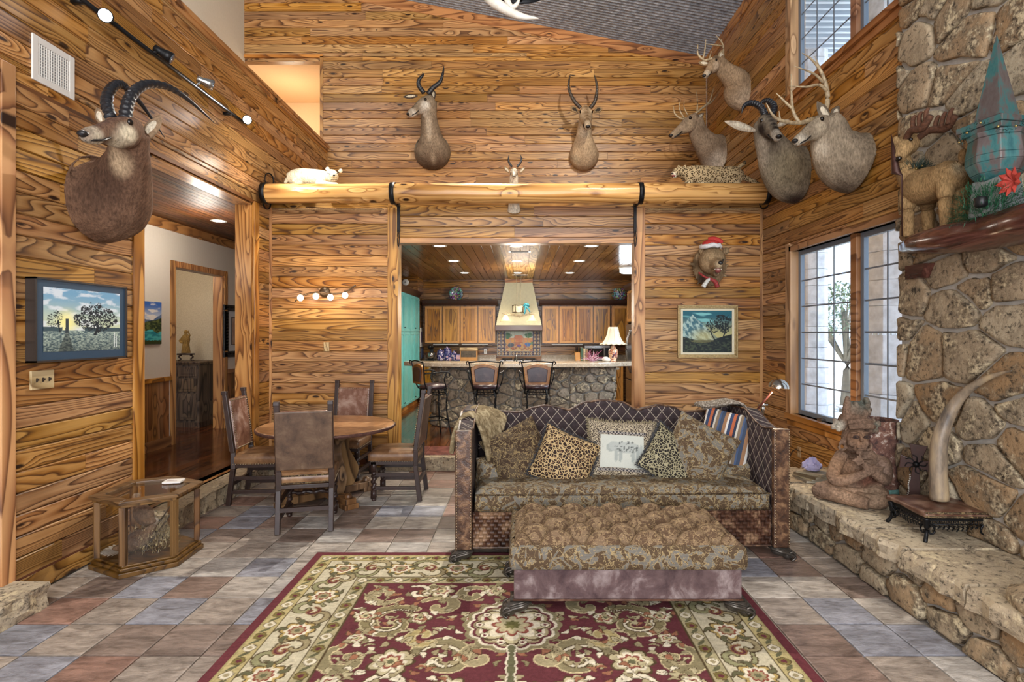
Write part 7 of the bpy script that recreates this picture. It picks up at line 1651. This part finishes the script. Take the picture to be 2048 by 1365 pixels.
for i in range(60):
    a = rn.uniform(0, 2*PI); e = rn.uniform(.05, 1.1); d = Vector((math.cos(a)*math.cos(e), math.sin(a)*math.cos(e)*.6, math.sin(e))); L = rn.uniform(.08, .24); p = Vector((0, 0, .01)); m1 = p+d*L*.5+Vector((0, 0, rn.uniform(0, .03))); (k if i % 3 else k2).tube([p, m1, p+d*L+Vector((rn.gauss(0, .02), 0, rn.gauss(0, .01)+.005))], [.006, .005, .002], 5)
    if i % 2: (k if i % 3 else k2).tube([m1, m1+Vector((rn.gauss(0, .05), rn.gauss(0, .04), abs(rn.gauss(0, .05))))], [.004, .0015], 5)
k.build('twigs', plain('magenta_coral', C('8c3f5c'), .6), t, kind='stuff'); k2.build('pale_twigs', plain('pale_coral', C('c9a9b4'), .6), t, kind='stuff')
t = thing('seashell', 'small white seashell beside the table lamp on the bar', 'shell', (1.375, 8.95, BT)); k = M(); k.stube([(-.06, 0, .03, .012), (-.03, 0, .04, .035), (.0, 0, .042, .042), (.04, 0, .035, .032), (.07, 0, .03, .015)], 12, ring=.05); k.build('shell', mpale, t, True)
CT = 1.095
mcob = NT('cobalt_glaze'); n_ = mcob.noise(mcob.obj(), 18, 3, .6); mcob = mcob.done(mcob.ramp(n_, [(.4, C('24224a')), (.52, C('3f3a78')), (.6, C('c9c2c4')), (.66, C('b0506a'))]), .2)
for (px, r, h, lab) in ((881, .085, .27, 'blue painted canister, leftmost of three on the back counter'), (894.5, .10, .32, 'tallest blue painted canister, middle of three on the back counter'), (908, .07, .22, 'smallest blue painted canister, beside the little photo frame')):
    t = thing('canister', lab, 'canister', (U(px, 0, 12.5).x, 12.5, CT), 0, 'blue painted canisters'); k = M(); k.lathe([(r*.9, 0), (r, .02), (r, h*.7), (r*.85, h*.78)], n=20); k.build('jar', mcob, t, True); k = M(); k.lathe([(r*.9, h*.78), (r*.8, h*.85), (.02, h*.92), (.028, h*.97), (.001, h)], n=20); k.build('lid', mcob, t, True)
t = thing('stand_mixer', 'dark stand mixer with bowl at the left end of the back counter', 'mixer', (U(862, 0, 12.5).x, 12.5, CT)); k = M(); k.box(-.10, .10, -.14, .14, 0, .03); k.box(-.04, .04, .06, .13, .03, .26); k.build('stand', mblk, t, bevel=.01); k = M(); k.ell((0, -.02, .31), (.07, .18, .06), 14, 8); k.build('motor_head', mblk, t, True); k = M(); k.lathe([(.05, .03), (.09, .08), (.11, .18), (.105, .18), (.085, .08)], (0, -.06, 0), 20, cap=False); k.build('bowl', msteel, t, True)
t = thing('photo_frame', 'tiny pink photo in a dark frame beside the canisters', 'picture', (U(917, 0, 12.4).x, 12.4, CT)); k = M(); k.box(-.085, .085, 0, .015, 0, .15); k.build('frame', mcob, t, bevel=.004); k = M(); k.box(-.055, .055, -.003, 0, .03, .12); k.build('photo', plain('pink_photo', C('b08a92'), .5, 0, .4, 50), t)
t = thing('bread_box', 'pale wooden box with dark carved front on the back counter', 'box', (U(938, 0, 12.5).x, 12.5, CT)); k = M(); k.box(-.19, .19, -.11, .11, 0, .23); k.build('box', moakr, t, bevel=.004); k = M(); k.box(-.20, .20, -.12, .12, .23, .29); k.build('lid', pine('pale_box', 'X', 'c2a878', 'a3865a', '7a5f3c'), t, bevel=.004); k = M(); k.box(-.17, .17, -.118, -.11, .08, .22); k.build('front_panel', plain('carved_dark', C('4d4133'), .6, 0, .5, 30, .6), t)
t = thing('wall_outlet', 'ivory outlet on the kitchen back wall beside the tile mural', 'outlet', (U(971, 703, 12.88).x, 12.88, U(971, 703, 12.88).z)); k = M(); k.box(-.035, .035, -.008, 0, -.058, .058); k.build('plate', mwhite, t, bevel=.002); k = M(); k.box(-.015, .015, -.011, -.008, -.035, .035); k.build('socket', plain('ivory', C('b8b09c'), .4), t)
t = thing('knife_block', 'wooden knife block with black knives on the back counter', 'knife block', (U(1155, 0, 12.5).x, 12.5, CT)); k = M(); k.prism([(-.1, 0), (.08, 0), (.08, .22), (-.02, .18)], -.055, .055, 'X'); k.build('block', moakr, t)
for i in range(6): k = M(); x = -.035+(i % 3)*.035; y = (i//3)*.04; k.bar((x, y, .19+y*.3), (x, y-.03, .29+y*.5), .016, .02); k.build('knife_handle', mblk, t)
for i, (c, lab) in enumerate((('3d5a46', 'green cookbook beside the knife block'), ('c2b48c', 'cream cookbook, middle of three beside the knife block'), ('8a6a3a', 'brown cookbook nearest the microwave'))):
    t = thing('cookbook', lab, 'book', (U(1163+i*5, 0, 12.5).x, 12.5, CT), 0, 'cookbooks on the back counter'); k = M(); k.box(-.022, .022, -.09, .09, 0, .29-.02*i); k.build('cover', plain('cover_%s' % c, C(c), .5), t, bevel=.003); k = M(); k.box(-.018, .018, -.086, .086, .29-.02*i, .292-.02*i); k.build('pages', plain('pages', C('cfc8b4'), .8), t)
t = thing('microwave', 'steel framed microwave oven on the right of the back counter', 'microwave', (U(1193, 0, 12.6).x, 12.62, CT)); k = M(); k.box(-.29, .29, -.18, .2, .01, .34); k.build('case', msteel, t, bevel=.008); k = M(); k.box(-.26, .14, -.188, -.18, .05, .28); k.build('door_window', plain('dark_oven_glass', C('17181b'), .08), t); k = M(); k.box(.17, .26, -.186, -.18, .05, .29); k.build('control_panel', mblk, t)
for x0, x1, lab in ((-2.0, -1.42, 'under cabinet strip light, leftmost'), (-1.35, -.75, 'under cabinet strip light left of the hood'), (.7, 1.4, 'under cabinet strip light right of the hood')):
    t = thing('strip_light', lab, 'strip light', ((x0+x1)/2, 12.62, 1.445), 0, 'strip lights under the upper cabinets'); w_ = (x1-x0)/2; k = M(); k.box(-w_, w_, -.04, .04, 0, .023); k.build('housing', mwhite, t, bevel=.003); k = M(); k.box(-w_+.02, w_-.02, -.03, .03, -.004, 0); k.build('diffuser', mwhite, t)
t = thing('wall_calendar', 'small framed print on the narrow wall beside the teal cabinets', 'picture', (-2.25, 12.62, 1.62)); k = M(); k.box(-.01, .0, -.13, .13, -.22, .22); k.build('frame', mwhite, t); k = M(); k.box(.0, .003, -.08, .08, -.12, .12); k.build('print', plain('dull_print', C('6d5a72'), .6, 0, .4, 30), t); t.location.x = -2.275
t = thing('striped_towel', 'black and white striped towel hanging beside the teal cabinets', 'towel', (-2.27, 12.62, 1.12)); k = M(); 
for i in range(7): k.box(.0, .02+.006*(i % 2), -.13+i*.037, -.13+(i+1)*.037, .02, .26)
k.build('cloth', stripem(), t); k = M(); k.box(0, .03, -.15, .15, .26, .275); k.build('rail', mblk, t)
# ---------------------------------------------------------------- mantel and the things on it
mman = NT('mesquite_mantel'); X, Y, Z = mman.sep(mman.obj())[:3]; v_ = mman.noise(mman.comb(mman.ma('MULTIPLY', X, 14), mman.ma('MULTIPLY', Y, 1.5), mman.ma('MULTIPLY', Z, 14)), 1, 5, .6, .8)
mman = mman.done(mman.ramp(v_, [(.3, C('2b1713')), (.5, C('54322a')), (.68, C('7a5245'))]), .2)
man = thing('mantel', 'thick dark live edge wooden mantel slab on the stone chimney', 'mantel', (2.8, 2.8, 2.2)); rn = random.Random(3)
pl = spl([(2.97, 4.26), (2.84, 4.14), (2.70, 3.90), (2.61, 3.72), (2.57, 3.4), (2.60, 3.1), (2.54, 2.8), (2.57, 2.4), (2.53, 2.0), (2.55, 1.5)], 6); vs = []; m_ = len(pl)+1
lv = [(-.0, .20, .0), (.02, .06, .03), (.06, .0, .0), (.12, -.01, 0), (.165, .015, 0), (.17, .05, 0)]
for z, ins, _ in lv:
    for i, (x, y) in enumerate(pl):
        tp = min(1, (4.3-y)/.9); zz = .17-(.17-z)*(.35+.65*tp); vs.append((min(2.97, x+ins+rn.uniform(-.004, .004))-2.8, y-2.8, zz+.0))
    vs.append((2.97-2.8, 1.5-2.8, z))
fs = [(l*m_+i, l*m_+(i+1) % m_, (l+1)*m_+(i+1) % m_, (l+1)*m_+i) for l in range(len(lv)-1) for i in range(m_)]+[tuple(range(m_-1, -1, -1)), tuple((len(lv)-1)*m_+i for i in range(m_))]
k = M(); k.add(vs, fs); k.build('slab', mman, man, True); MZ = 2.37
k = M(); k.prism([(y-2.8, 0) for y in (4.1, 3.9)]+[(y-2.8, -.10) for y in (3.95, 4.1)], .05, .15, 'X'); k.build('bracket', mman, man)
def D_(x, z, y): v = U(x, z, y); return (v.x, v.y, v.z)
t = thing('straw_deer', 'straw fibre deer figurine with brown antlers standing at the far end of the mantel', 'figurine', (2.78, 3.68, MZ)); k = M()
k.stube([(2.79, 3.86, 2.69, .10), (2.79, 3.76, 2.70, .125), (2.79, 3.62, 2.69, .115), (2.79, 3.50, 2.71, .105), (2.79, 3.44, 2.74, .06)], 14); k.stube([(2.78, 3.84, 2.74, .08), (2.76, 3.90, 2.86, .065), (2.74, 3.92, 2.96, .055)], 12)
k.stube([(2.76, 3.86, 3.00, .055), (2.72, 3.86, 3.0, .06), (2.69, 3.84, 2.95, .045), (2.665, 3.82, 2.91, .034)], 12)
for x, y in ((2.74, 3.84), (2.85, 3.80), (2.74, 3.50), (2.85, 3.52)): k.stube([(x, y, 2.66, .06), (x-.01, y-.01, 2.54, .042), (x, y, 2.42, .034), (x, y-.005, MZ-.0, .034)], 10)
k.ell((2.77, 3.89, 3.03), (.07, .085, .075)); k.stube([(2.75, 3.87, 3.02, .065), (2.70, 3.845, 2.97, .05), (2.665, 3.82, 2.91, .036)], 10); k.ell((2.79, 3.42, 2.80), (.03, .03, .05)); k.ell((2.80, 3.86, 3.06), (.02, .035, .045)); k.ell((2.68, 3.88, 3.05), (.02, .03, .04))
organic('body', k, .008, blobs(C('9a7e58'), [((2.74, 3.85, 2.62), .06, C('cbbd9c')), ((2.79, 3.45, 2.72), .07, C('c4b596')), ((2.79, 3.6, 2.78), .10, C('846846'))]), vcol('straw_fibre', .9, 1.0, 110, (1, 1, .3), .15, .8), t, 1)
k = M()
for s_ in (-1, 1): k.stube([(2.76+s_*.03, 3.86, 3.04, .022), (2.78+s_*.06, 3.78, 3.09, .024), (2.80+s_*.08, 3.68, 3.07, .026), (2.80+s_*.08, 3.60, 3.12, .02)], 8); [k.stube([(2.79+s_*.07, y, 3.08, .016), (2.79+s_*.08, y-.01, 3.15, .015), (2.80+s_*.08, y-.02, 3.18, .010)], 7) for y in (3.76, 3.70, 3.64)]
k.build('antlers', plain('bark_brown_wrap', C('54331f'), .8, 0, .4, 70, .8), t, True); k = M(); k.sph((2.735, 3.805, 3.04), .013); k.ell((2.648, 3.80, 2.905), (.018, .022, .016)); k.build('eye', meye, t, True)
for o in [c for c in bpy.data.objects if c.parent == t and c.name.startswith(('antlers', 'eye'))]: o.data.transform(Matrix.Translation(-Vector(t.location)))
t.location.x -= .05
def spray(name, label, cat, c, r, n, seed, squash=.6, mat=None, parent=None, pn='needles'):
    t = thing(name, label, cat, c) if parent is None else parent; rn = random.Random(seed); k = M()
    for i in range(n):
        a = rn.uniform(0, 2*PI); e = rn.uniform(-.2, 1.2); d = Vector((math.cos(a)*math.cos(e)*r[0], math.sin(a)*math.cos(e)*r[1], math.sin(e)*r[2])); b = d*rn.uniform(.0, .75)
        dn = d.normalized()
        for q in range(5):
            f = (dn+Vector((rn.gauss(0, .55), rn.gauss(0, .55), rn.gauss(0, .55)))).normalized(); L = rn.uniform(.025, .05); s_ = f.cross(Vector((.2, .1, 1))).normalized()*.0022; k.add([b-s_, b+s_, b+f*L], [(0, 1, 2)])
            b = b+dn*.012
    if parent is not None: k.v = [(x+c[0], y+c[1], z+c[2]) for x, y, z in k.v]
    k.build(pn, mat or mpine_g, t, kind='stuff'); return t
mpine_g = plain('pine_needles', C('1f5a3c'), .6, 0, .4, 40); mdgarl = plain('dark_garland', C('2a4038'), .7, 0, .4, 50)
t = thing('neck_garland', 'dark green beaded garland round the neck of the straw deer', 'garland', (2.76, 3.87, 2.84)); spray('', '', '', (0, 0, 0), (.11, .11, .05), 240, 4, mat=mdgarl, parent=t); k = M()
for i in range(12): a = i*PI/6; k.sph((.07*math.cos(a), .07*math.sin(a), .015*math.sin(a*3)), .009, 8, 6)
k.build('beads', plain('gold_bead', C('a08a55'), .25, .7), t, True)
t = thing('rusty_cone', 'thin dark rusty metal cone in front of the straw deer', 'ornament', (2.62, 3.80, MZ)); k = M(); k.tube([(0, .0, 0), (0, 0, .42), (-.02, .03, .45), (-.04, .05, .72)], [.004, .005, .028, .002], 8); k.build('cone', plain('rust', C('3f261f'), .5, .5, .4, 40), t, True)
mcopp = NT('verdigris'); n_ = mcopp.noise(mcopp.scale(mcopp.obj(), (1, 1, .35)), 9, 5, .65); mcopp = mcopp.done(mcopp.ramp(n_, [(.36, C('1d4f55')), (.47, C('3a6a6a')), (.54, C('5f5654')), (.7, C('4a3c3b'))]), .45, .35)
t = thing('copper_turret', 'weathered teal copper turret with tall pointed spire standing on the mantel', 'ornament', (2.72, 3.16, MZ))
k = M(); n8 = 4
def pyr(k, r0, r1, z0, z1, n=4, a0=PI/4+.2):
    vs = [(r0*math.cos(a0+i*2*PI/n), r0*math.sin(a0+i*2*PI/n), z0) for i in range(n)]+[(r1*math.cos(a0+i*2*PI/n), r1*math.sin(a0+i*2*PI/n), z1) for i in range(n)]
    k.add(vs, [(i, (i+1) % n, n+(i+1) % n, n+i) for i in range(n)]+[tuple(range(n-1, -1, -1)), tuple(range(n, 2*n))])
pyr(k, .10, .002, .56, 1.04); k.build('spire', mcopp, t); k = M(); pyr(k, .165, .175, .47, .50); pyr(k, .185, .185, .50, .535); pyr(k, .15, .11, .535, .56); k.build('cornice', mcopp, t, bevel=.004)
k = M()
for a, b, c, d in ((.13, .14, .44, .47), (.145, .13, .34, .44), (.145, .145, .30, .34), (.12, .145, .24, .30), (.09, .12, .20, .24)): pyr(k, a, b, c, d, 8)
k.build('urn_body', mcopp, t, bevel=.004); k = M(); pyr(k, .13, .11, .0, .21); k.build('base', plain('grey_zinc', C('7c8486'), .45, .5, .2, 20), t, bevel=.006)
t2 = thing('bead_garland', 'thin dark garland wound round the cornice of the copper turret', 'garland', (2.72, 3.16, MZ+.50)); k = M(); rn = random.Random(8)
for i in range(260): a = i/260*2*PI; r = .15+.03*rn.random(); p = Vector((r*math.cos(a), r*math.sin(a), .03*math.sin(a*4)+rn.uniform(-.02, .02)-.02)); d = Vector((rn.gauss(0, 1), rn.gauss(0, 1), rn.gauss(0, 1))).normalized()*.022; s_ = d.cross(Vector((0, .1, 1))).normalized()*.003; k.add([p-s_, p+s_, p+d], [(0, 1, 2)])
k.build('needles', mdgarl, t2, kind='stuff'); k = M()
for i in range(14): a = i*2*PI/14; k.sph((.17*math.cos(a), .17*math.sin(a), .03*math.sin(a*4)-.02), .007, 6, 5)
k.build('beads', bpy.data.materials['gold_bead'], t2, True)
spray('pine_garland', 'bright green pine garland along the mantel below the turret', 'garland', (2.66, 3.16, MZ+.01), (.12, .32, .24), 700, 9)
t = thing('poinsettia', 'red poinsettia flower tucked in the garland at the right edge', 'flower', (2.62, 2.94, MZ+.14)); rn = random.Random(5)
mpoi = plain('poinsettia_red', C('a3372c'), .6, 0, .2, 40)
for i in range(9): a = i*2*PI/9; k = M(); d = Vector((-.35, math.cos(a), math.sin(a))).normalized(); s_ = d.cross(Vector((-1, 0, 0))).normalized(); L = .085; k.add([(0, 0, 0), d*L*.5+s_*.025, d*L, d*L*.5-s_*.025, d*L*.5+Vector((-.012, 0, 0))], [(0, 1, 4), (1, 2, 4), (2, 3, 4), (3, 0, 4)]); k.build('petal', mpoi, t)
t = thing('black_ornament', 'small black round light socket in the garland', 'ornament', (2.58, 3.10, MZ+.07)); k = M(); k.lathe([(.02, -.03), (.032, -.02), (.032, .02), (.02, .03)], n=14); k.build('body', mblk, t, True)
# ---------------------------------------------------------------- hearth things
HT = .385
mterr = NT('weathered_terracotta'); n_ = mterr.noise(mterr.obj(), 16, 7, .75, .3); n2_ = mterr.noise(mterr.obj(), 4, 3, .6); c_ = mterr.ramp(n_, [(.36, C('332724')), (.47, C('5e4038')), (.56, C('7a5a4c')), (.61, C('b5aca4'))])
mterr.bump(n_, .6, .012); mterr = mterr.done(mterr.mix(.5, c_, mterr.ramp(n2_, [(.4, (.7, .62, .6)), (.6, (1.3, 1.15, 1))]), 'MULTIPLY'), .85)
mterf = vcol('aged_clay', .85, .6, 60, (1, 1, 1), .2, .85)
st = thing('clay_statue', 'large clay statue of a cross legged figure in a headdress carrying a big jar', 'statue', (2.66, 4.42, HT))
k = M(); k.lathe([(.15, .0), (.185, .02), (.19, .06), (.195, .30), (.18, .50), (.17, .625), (.155, .625), (.16, .5), (.16, .2)], (.20, .06, 0), 32, cap=False); k.build('jar', mterr, st, True)
k = M(); k.lathe([(.19, .055), (.205, .06), (.205, .095), (.193, .10)], (.20, .06, 0), 32, cap=False); k.build('jar_band', plain('verdigris_band', C('5c8580'), .8, 0, .4, 30, .4), st, True)
def s3(x, y, z, Y): v = U(x, y, Y); return (v.x-2.66, v.y-4.42, v.z-HT, z)
k = M()
k.stube([(-.02, -.02, .05, .15), (0, -.02, .15, .135), (.02, -.03, .28, .145), (.02, -.03, .36, .13), (-.01, -.06, .41, .06)], 16)
k.ell((-.06, -.12, .50), (.095, .10, .12), 16, 12); k.ell((-.06, -.15, .455), (.07, .08, .06))
# face: nose, brow, lips, chin
fx, fy = -.075, -.215
k.ell((fx, fy+.045, .505), (.078, .045, .085)); k.stube([(fx, fy+.004, .560, .009), (fx-.002, fy-.012, .525, .011), (fx-.002, fy-.022, .497, .015)], 8); k.ell((fx, fy+.0, .452), (.034, .024, .009)); k.ell((fx, fy+.004, .436), (.028, .022, .008)); k.ell((fx, fy+.01, .405), (.03, .025, .02)); 
for s_ in (-1, 1): k.ell((fx+s_*.042, fy+.010, .560), (.032, .018, .008)); k.ell((fx+s_*.042, fy+.018, .528), (.024, .014, .012)); k.ell((fx+s_*.052, fy+.03, .475), (.03, .03, .03))
# shoulders, arms crossed over the chest
k.stube([(.12, -.05, .37, .055), (.17, -.10, .30, .058), (.14, -.16, .20, .052), (.08, -.21, .22, .042), (-.02, -.23, .29, .034), (-.06, -.225, .33, .026)], 12)
k.stube([(-.12, -.05, .36, .05), (-.20, -.10, .28, .048), (-.24, -.14, .19, .046), (-.17, -.20, .20, .040), (-.08, -.24, .25, .032), (.0, -.25, .285, .024)], 12)
for q in range(4): k.stube([(.0+.004*q, -.262+.006*q, .295-.020*q+.012, .011), (.045, -.262+.004*q, .30-.018*q+.012, .010), (.082-.006*q, -.25+.004*q, .29-.017*q+.014, .008)], 7)
k.stube([(-.01, -.26, .30, .011), (.005, -.265, .335, .009)], 7)
for q in range(4): k.stube([(-.065-.012*q, -.232, .335-.006*q, .010), (-.085-.014*q, -.235, .375-.010*q, .009), (-.095-.018*q, -.228, .405-.016*q, .007)], 7)
# legs
k.stube([(-.02, -.02, .06, .11), (-.15, -.02, .07, .085), (-.26, -.02, .065, .07), (-.30, -.04, .06, .06)], 14); k.stube([(-.28, .02, .065, .062), (-.20, -.14, .062, .058), (-.10, -.28, .05, .048), (-.075, -.315, .045, .042)], 14)
k.stube([(.08, -.06, .09, .11), (.05, -.20, .08, .085), (.04, -.26, .065, .07), (-.02, -.27, .055, .058), (-.10, -.20, .06, .05)], 14); k.stube([(-.24, -.10, .105, .03), (-.10, -.16, .10, .03), (.06, -.20, .105, .035), (.14, -.16, .09, .04)], 10)
k.lathe([(.155, .06), (.165, .075), (.165, .10), (.15, .115)], (-.01, -.02, 0), 24)
# headdress
k.stube([(-.15, -.19, .60, .022), (-.08, -.225, .615, .026), (0, -.215, .61, .024), (.05, -.17, .60, .022)], 10); k.stube([(-.14, -.16, .635, .022), (-.06, -.21, .65, .024), (.03, -.18, .64, .022)], 10)
k.ell((-.055, -.10, .64), (.115, .11, .07)); k.ell((-.04, -.09, .72), (.085, .08, .07))
rn = random.Random(11)
for i in range(34): a = rn.uniform(0, 2*PI); z = rn.uniform(.66, .80); r = .085*(1-.25*(z-.66)/.14); k.ell((-.02+r*math.cos(a), -.09+r*math.sin(a), z), (.022, .022, .022), 8, 6)
k.stube([(-.13, -.12, .64, .034), (-.125, -.12, .72, .032), (-.12, -.12, .78, .026), (-.12, -.12, .83, .012)], 10)
for i in range(4): a = i*PI/2+.4; k.ell((-.205+.032*math.cos(a), -.13, .605+.032*math.sin(a)), (.024, .02, .024), 8, 6); k.ell((.085+.032*math.cos(a), -.13, .60+.04*math.sin(a)), (.022, .02, .026), 8, 6)
k.ell((-.17, -.12, .60), (.04, .03, .04)); k.ell((.05, -.10, .58), (.05, .05, .06))
for x in (-.165, .035):
    k.tube([(x+.026*math.cos(a), -.130, .44+.028*math.sin(a)) for a in [i*2*PI/12 for i in range(13)]], .012, 8); k.ell((x, -.13, .48), (.016, .02, .02))
organic('figure', k, .0052, blobs(C('7b6454'), [((-.18, -.12, .25), .14, C('94745a')), ((-.09, -.2, .52), .09, C('8f7059')), ((.02, -.15, .50), .07, C('543630')), ((-.02, -.09, .76), .12, C('5f665e')), ((-.205, -.13, .605), .07, C('a8a294')), ((.09, -.1, .6), .07, C('7b7f73')), ((.02, -.1, .18), .12, C('6a4233')), ((.0, -.25, .06), .12, C('99846f')), ((-.15, -.2, .06), .16, C('9c8069')), ((.12, -.14, .26), .09, C('8b7466'))]), mterf, st, 2, world=False)
k = M()
for s_ in (-1, 1): k.tube([(fx+s_*.042+.024*math.cos(a), fy-.012, .530+.010*math.sin(a)) for a in [i*2*PI/12 for i in range(13)]], .0035, 6)
k.build('eyelids', plain('dark_clay', C('33241f'), .8), st, True)
k = M()
for s_ in (-1, 1): k.ell((fx+s_*.042, fy-.006, .530), (.009, .006, .007))
k.tube([(fx-.030, fy-.004, .444), (fx, fy-.014, .446), (fx+.030, fy-.004, .444)], .0035, 6)
k.build('face_lines', bpy.data.materials['dark_clay'], st, True)
t = thing('footstool', 'small footstool with leather top and black cast iron filigree legs on the hearth', 'footstool', (2.76, 3.66, HT), -.03); hxs, hys = .195, .175
cushion('leather_top', t, -hxs-.02, hxs+.02, -hys-.02, hys+.02, .155, .195, mleath2, .012, 18, 16, .03)
k = M(); frame4(k, 0, 0, 0, 0, 0) if 0 else None; k.box(-hxs, hxs, -hys, -hys+.012, .135, .158); k.box(-hxs, hxs, hys-.012, hys, .135, .158); k.box(-hxs, -hxs+.012, -hys, hys, .135, .158); k.box(hxs-.012, hxs, -hys, hys, .135, .158); k.build('frame', miron, t, bevel=.002)
for sx in (-1, 1):
    for sy in (-1, 1):
        x, y = sx*hxs, sy*hys; k = M(); k.stube([(x, y, .15, .020), (x*.97, y*.97, .10, .016), (x*.98, y*.98, .05, .011), (x*1.06, y*1.06, .012, .013), (x*1.08, y*1.08, .0, .010)], 8)
        for dx, dy in ((-sx, 0), (0, -sy)): k.stube([(x, y, .12, .007), (x+dx*.045, y+dy*.045, .10, .007), (x+dx*.05, y+dy*.05, .06, .006), (x+dx*.025, y+dy*.025, .05, .005), (x+dx*.02, y+dy*.02, .075, .004)], 6)
        k.build('leg', miron, t, True)
for axis in (0, 1):
    for sg in (-1, 1):
        k = M(); L = (hxs if axis == 0 else hys)-.02; n = 13; f = (lambda u, z: (u, sg*(hys-.004), z)) if axis == 0 else (lambda u, z: (sg*(hxs-.004), u, z))
        for i in range(n):
            u = -L+2*L*i/(n-1); k.tube([f(u+.009*math.cos(a), .122+.011*math.sin(a)) for a in [j*2*PI/8 for j in range(9)]], .0028, 5)
            d = .03*(1-abs(u/L))+.008; k.tube([f(u, .112), f(u+.010, .10-d*.4), f(u-.004, .10-d)], .004, 5); k.tube([f(u-.012, .098), f(u, .088), f(u+.012, .098)], .0035, 5)
        k.tube([f(-L, .108), f(L, .108)], .004, 5); k.tube([f(-L, .135), f(L, .135)], .004, 5); k.build('filigree_apron', miron, t, True)
hn = NT('raw_horn'); v_ = hn.noise(hn.scale(hn.obj(), (1, 1, .25)), 9, 5, .65); hn.bump(v_, .3, .01); hn = hn.done(hn.ramp(v_, [(.32, C('4f4740')), (.48, C('8a7a66')), (.62, C('a59172'))]), .4)
t = thing('curved_horn', 'tall curved brown grey horn standing on the leather footstool', 'horn', (2.77, 3.66, HT+.205)); k = M()
q = [V4(1879, 1000, 3.66, .054), V4(1876, 940, 3.66, .052), V4(1880, 880, 3.65, .047), V4(1898, 830, 3.62, .039), V4(1925, 790, 3.56, .030), V4(1962, 763, 3.45, .021), V4(1998, 748, 3.34, .012), V4(2024, 742, 3.25, .004)]
k.stube(q, 18, 8); k.build('horn', hn, t, True, world=True)
t = thing('wooden_cross', 'dark wooden cross with flared arms and iron rosette leaning on the chimney', 'cross', (2.82, 3.99, HT)); t.rotation_euler = (0, .08, -.75); k = M(); mcw = plain('cross_wood', C('3a2420'), .4, 0, .25, 25)
for sg in (-1, 1): k.prism([(0, .38-.018), (sg*.10, .38-.05), (sg*.10, .38+.05), (0, .38+.018)], -.012, .012, 'Y')
k.prism([(-.018, .38), (.018, .38), (.055, .52), (-.055, .52)], -.0125, .0125, 'Y'); k.prism([(-.055, 0), (.055, 0), (.018, .38), (-.018, .38)], -.0125, .0125, 'Y'); k.build('cross', mcw, t, bevel=.004)
k = M(); k.sph((0, -.02, .38), .022); 
for i in range(8): a = i*PI/4; k.stube([(0, -.018, .38, .004), (.05*math.cos(a), -.02, .38+.05*math.sin(a), .004), (.07*math.cos(a+.4), -.02, .38+.07*math.sin(a+.4), .003)], 5)
k.build('iron_rosette', miron, t, True)
k = M()
for i in range(12): k.sph((-.03+.003*math.sin(i), -.03, .30-i*.015), .006, 6, 4)
tag(k.build('bead_string', plain('pale_beads', C('a7a39a'), .4), t, True), None)
for i, (c, w_, dp_, dz) in enumerate((('8d8272', .15, .12, .02), ('b0a384', .14, .115, .016), ('6a5a44', .145, .11, .022), ('a3957a', .13, .11, .018))):
    z = HT+sum((.02, .016, .022, .018)[:i])+.001*i; t = thing('magazine', ('bottom magazine of the stack behind the clay statue', 'second magazine from the bottom of the stack behind the clay statue', 'dark third magazine of the stack behind the clay statue', 'topmost magazine of the stack behind the clay statue')[i], 'magazine', (2.66, 4.98, z), .2*i, 'magazines stacked behind the statue')
    k = M(); k.box(-w_, w_, -dp_, dp_, .001, dz-.001); k.build('pages', bpy.data.materials['pages'], t); k = M(); k.box(-w_-.003, w_, -dp_-.003, dp_+.003, dz-.0015, dz); k.box(-w_-.003, -w_, -dp_-.003, dp_+.003, 0, dz); k.build('cover', plain('mag_'+c, C(c), .5, 0, .2, 30), t)
t = thing('crumpled_paper', 'crumpled pale violet tissue paper on top of the magazine stack', 'paper', (2.62, 4.97, HT+.082)); k = M(); k.ell((0, 0, .045), (.08, .07, .05), 18, 12); rn = random.Random(3); k.v = [(a*(1+rn.uniform(-.3, .3)), b*(1+rn.uniform(-.3, .3)), max(0, c*(1+rn.uniform(-.35, .35)))) for a, b, c in k.v]; k.build('tissue', plain('violet_tissue', C('a7a0c0'), .7), t)
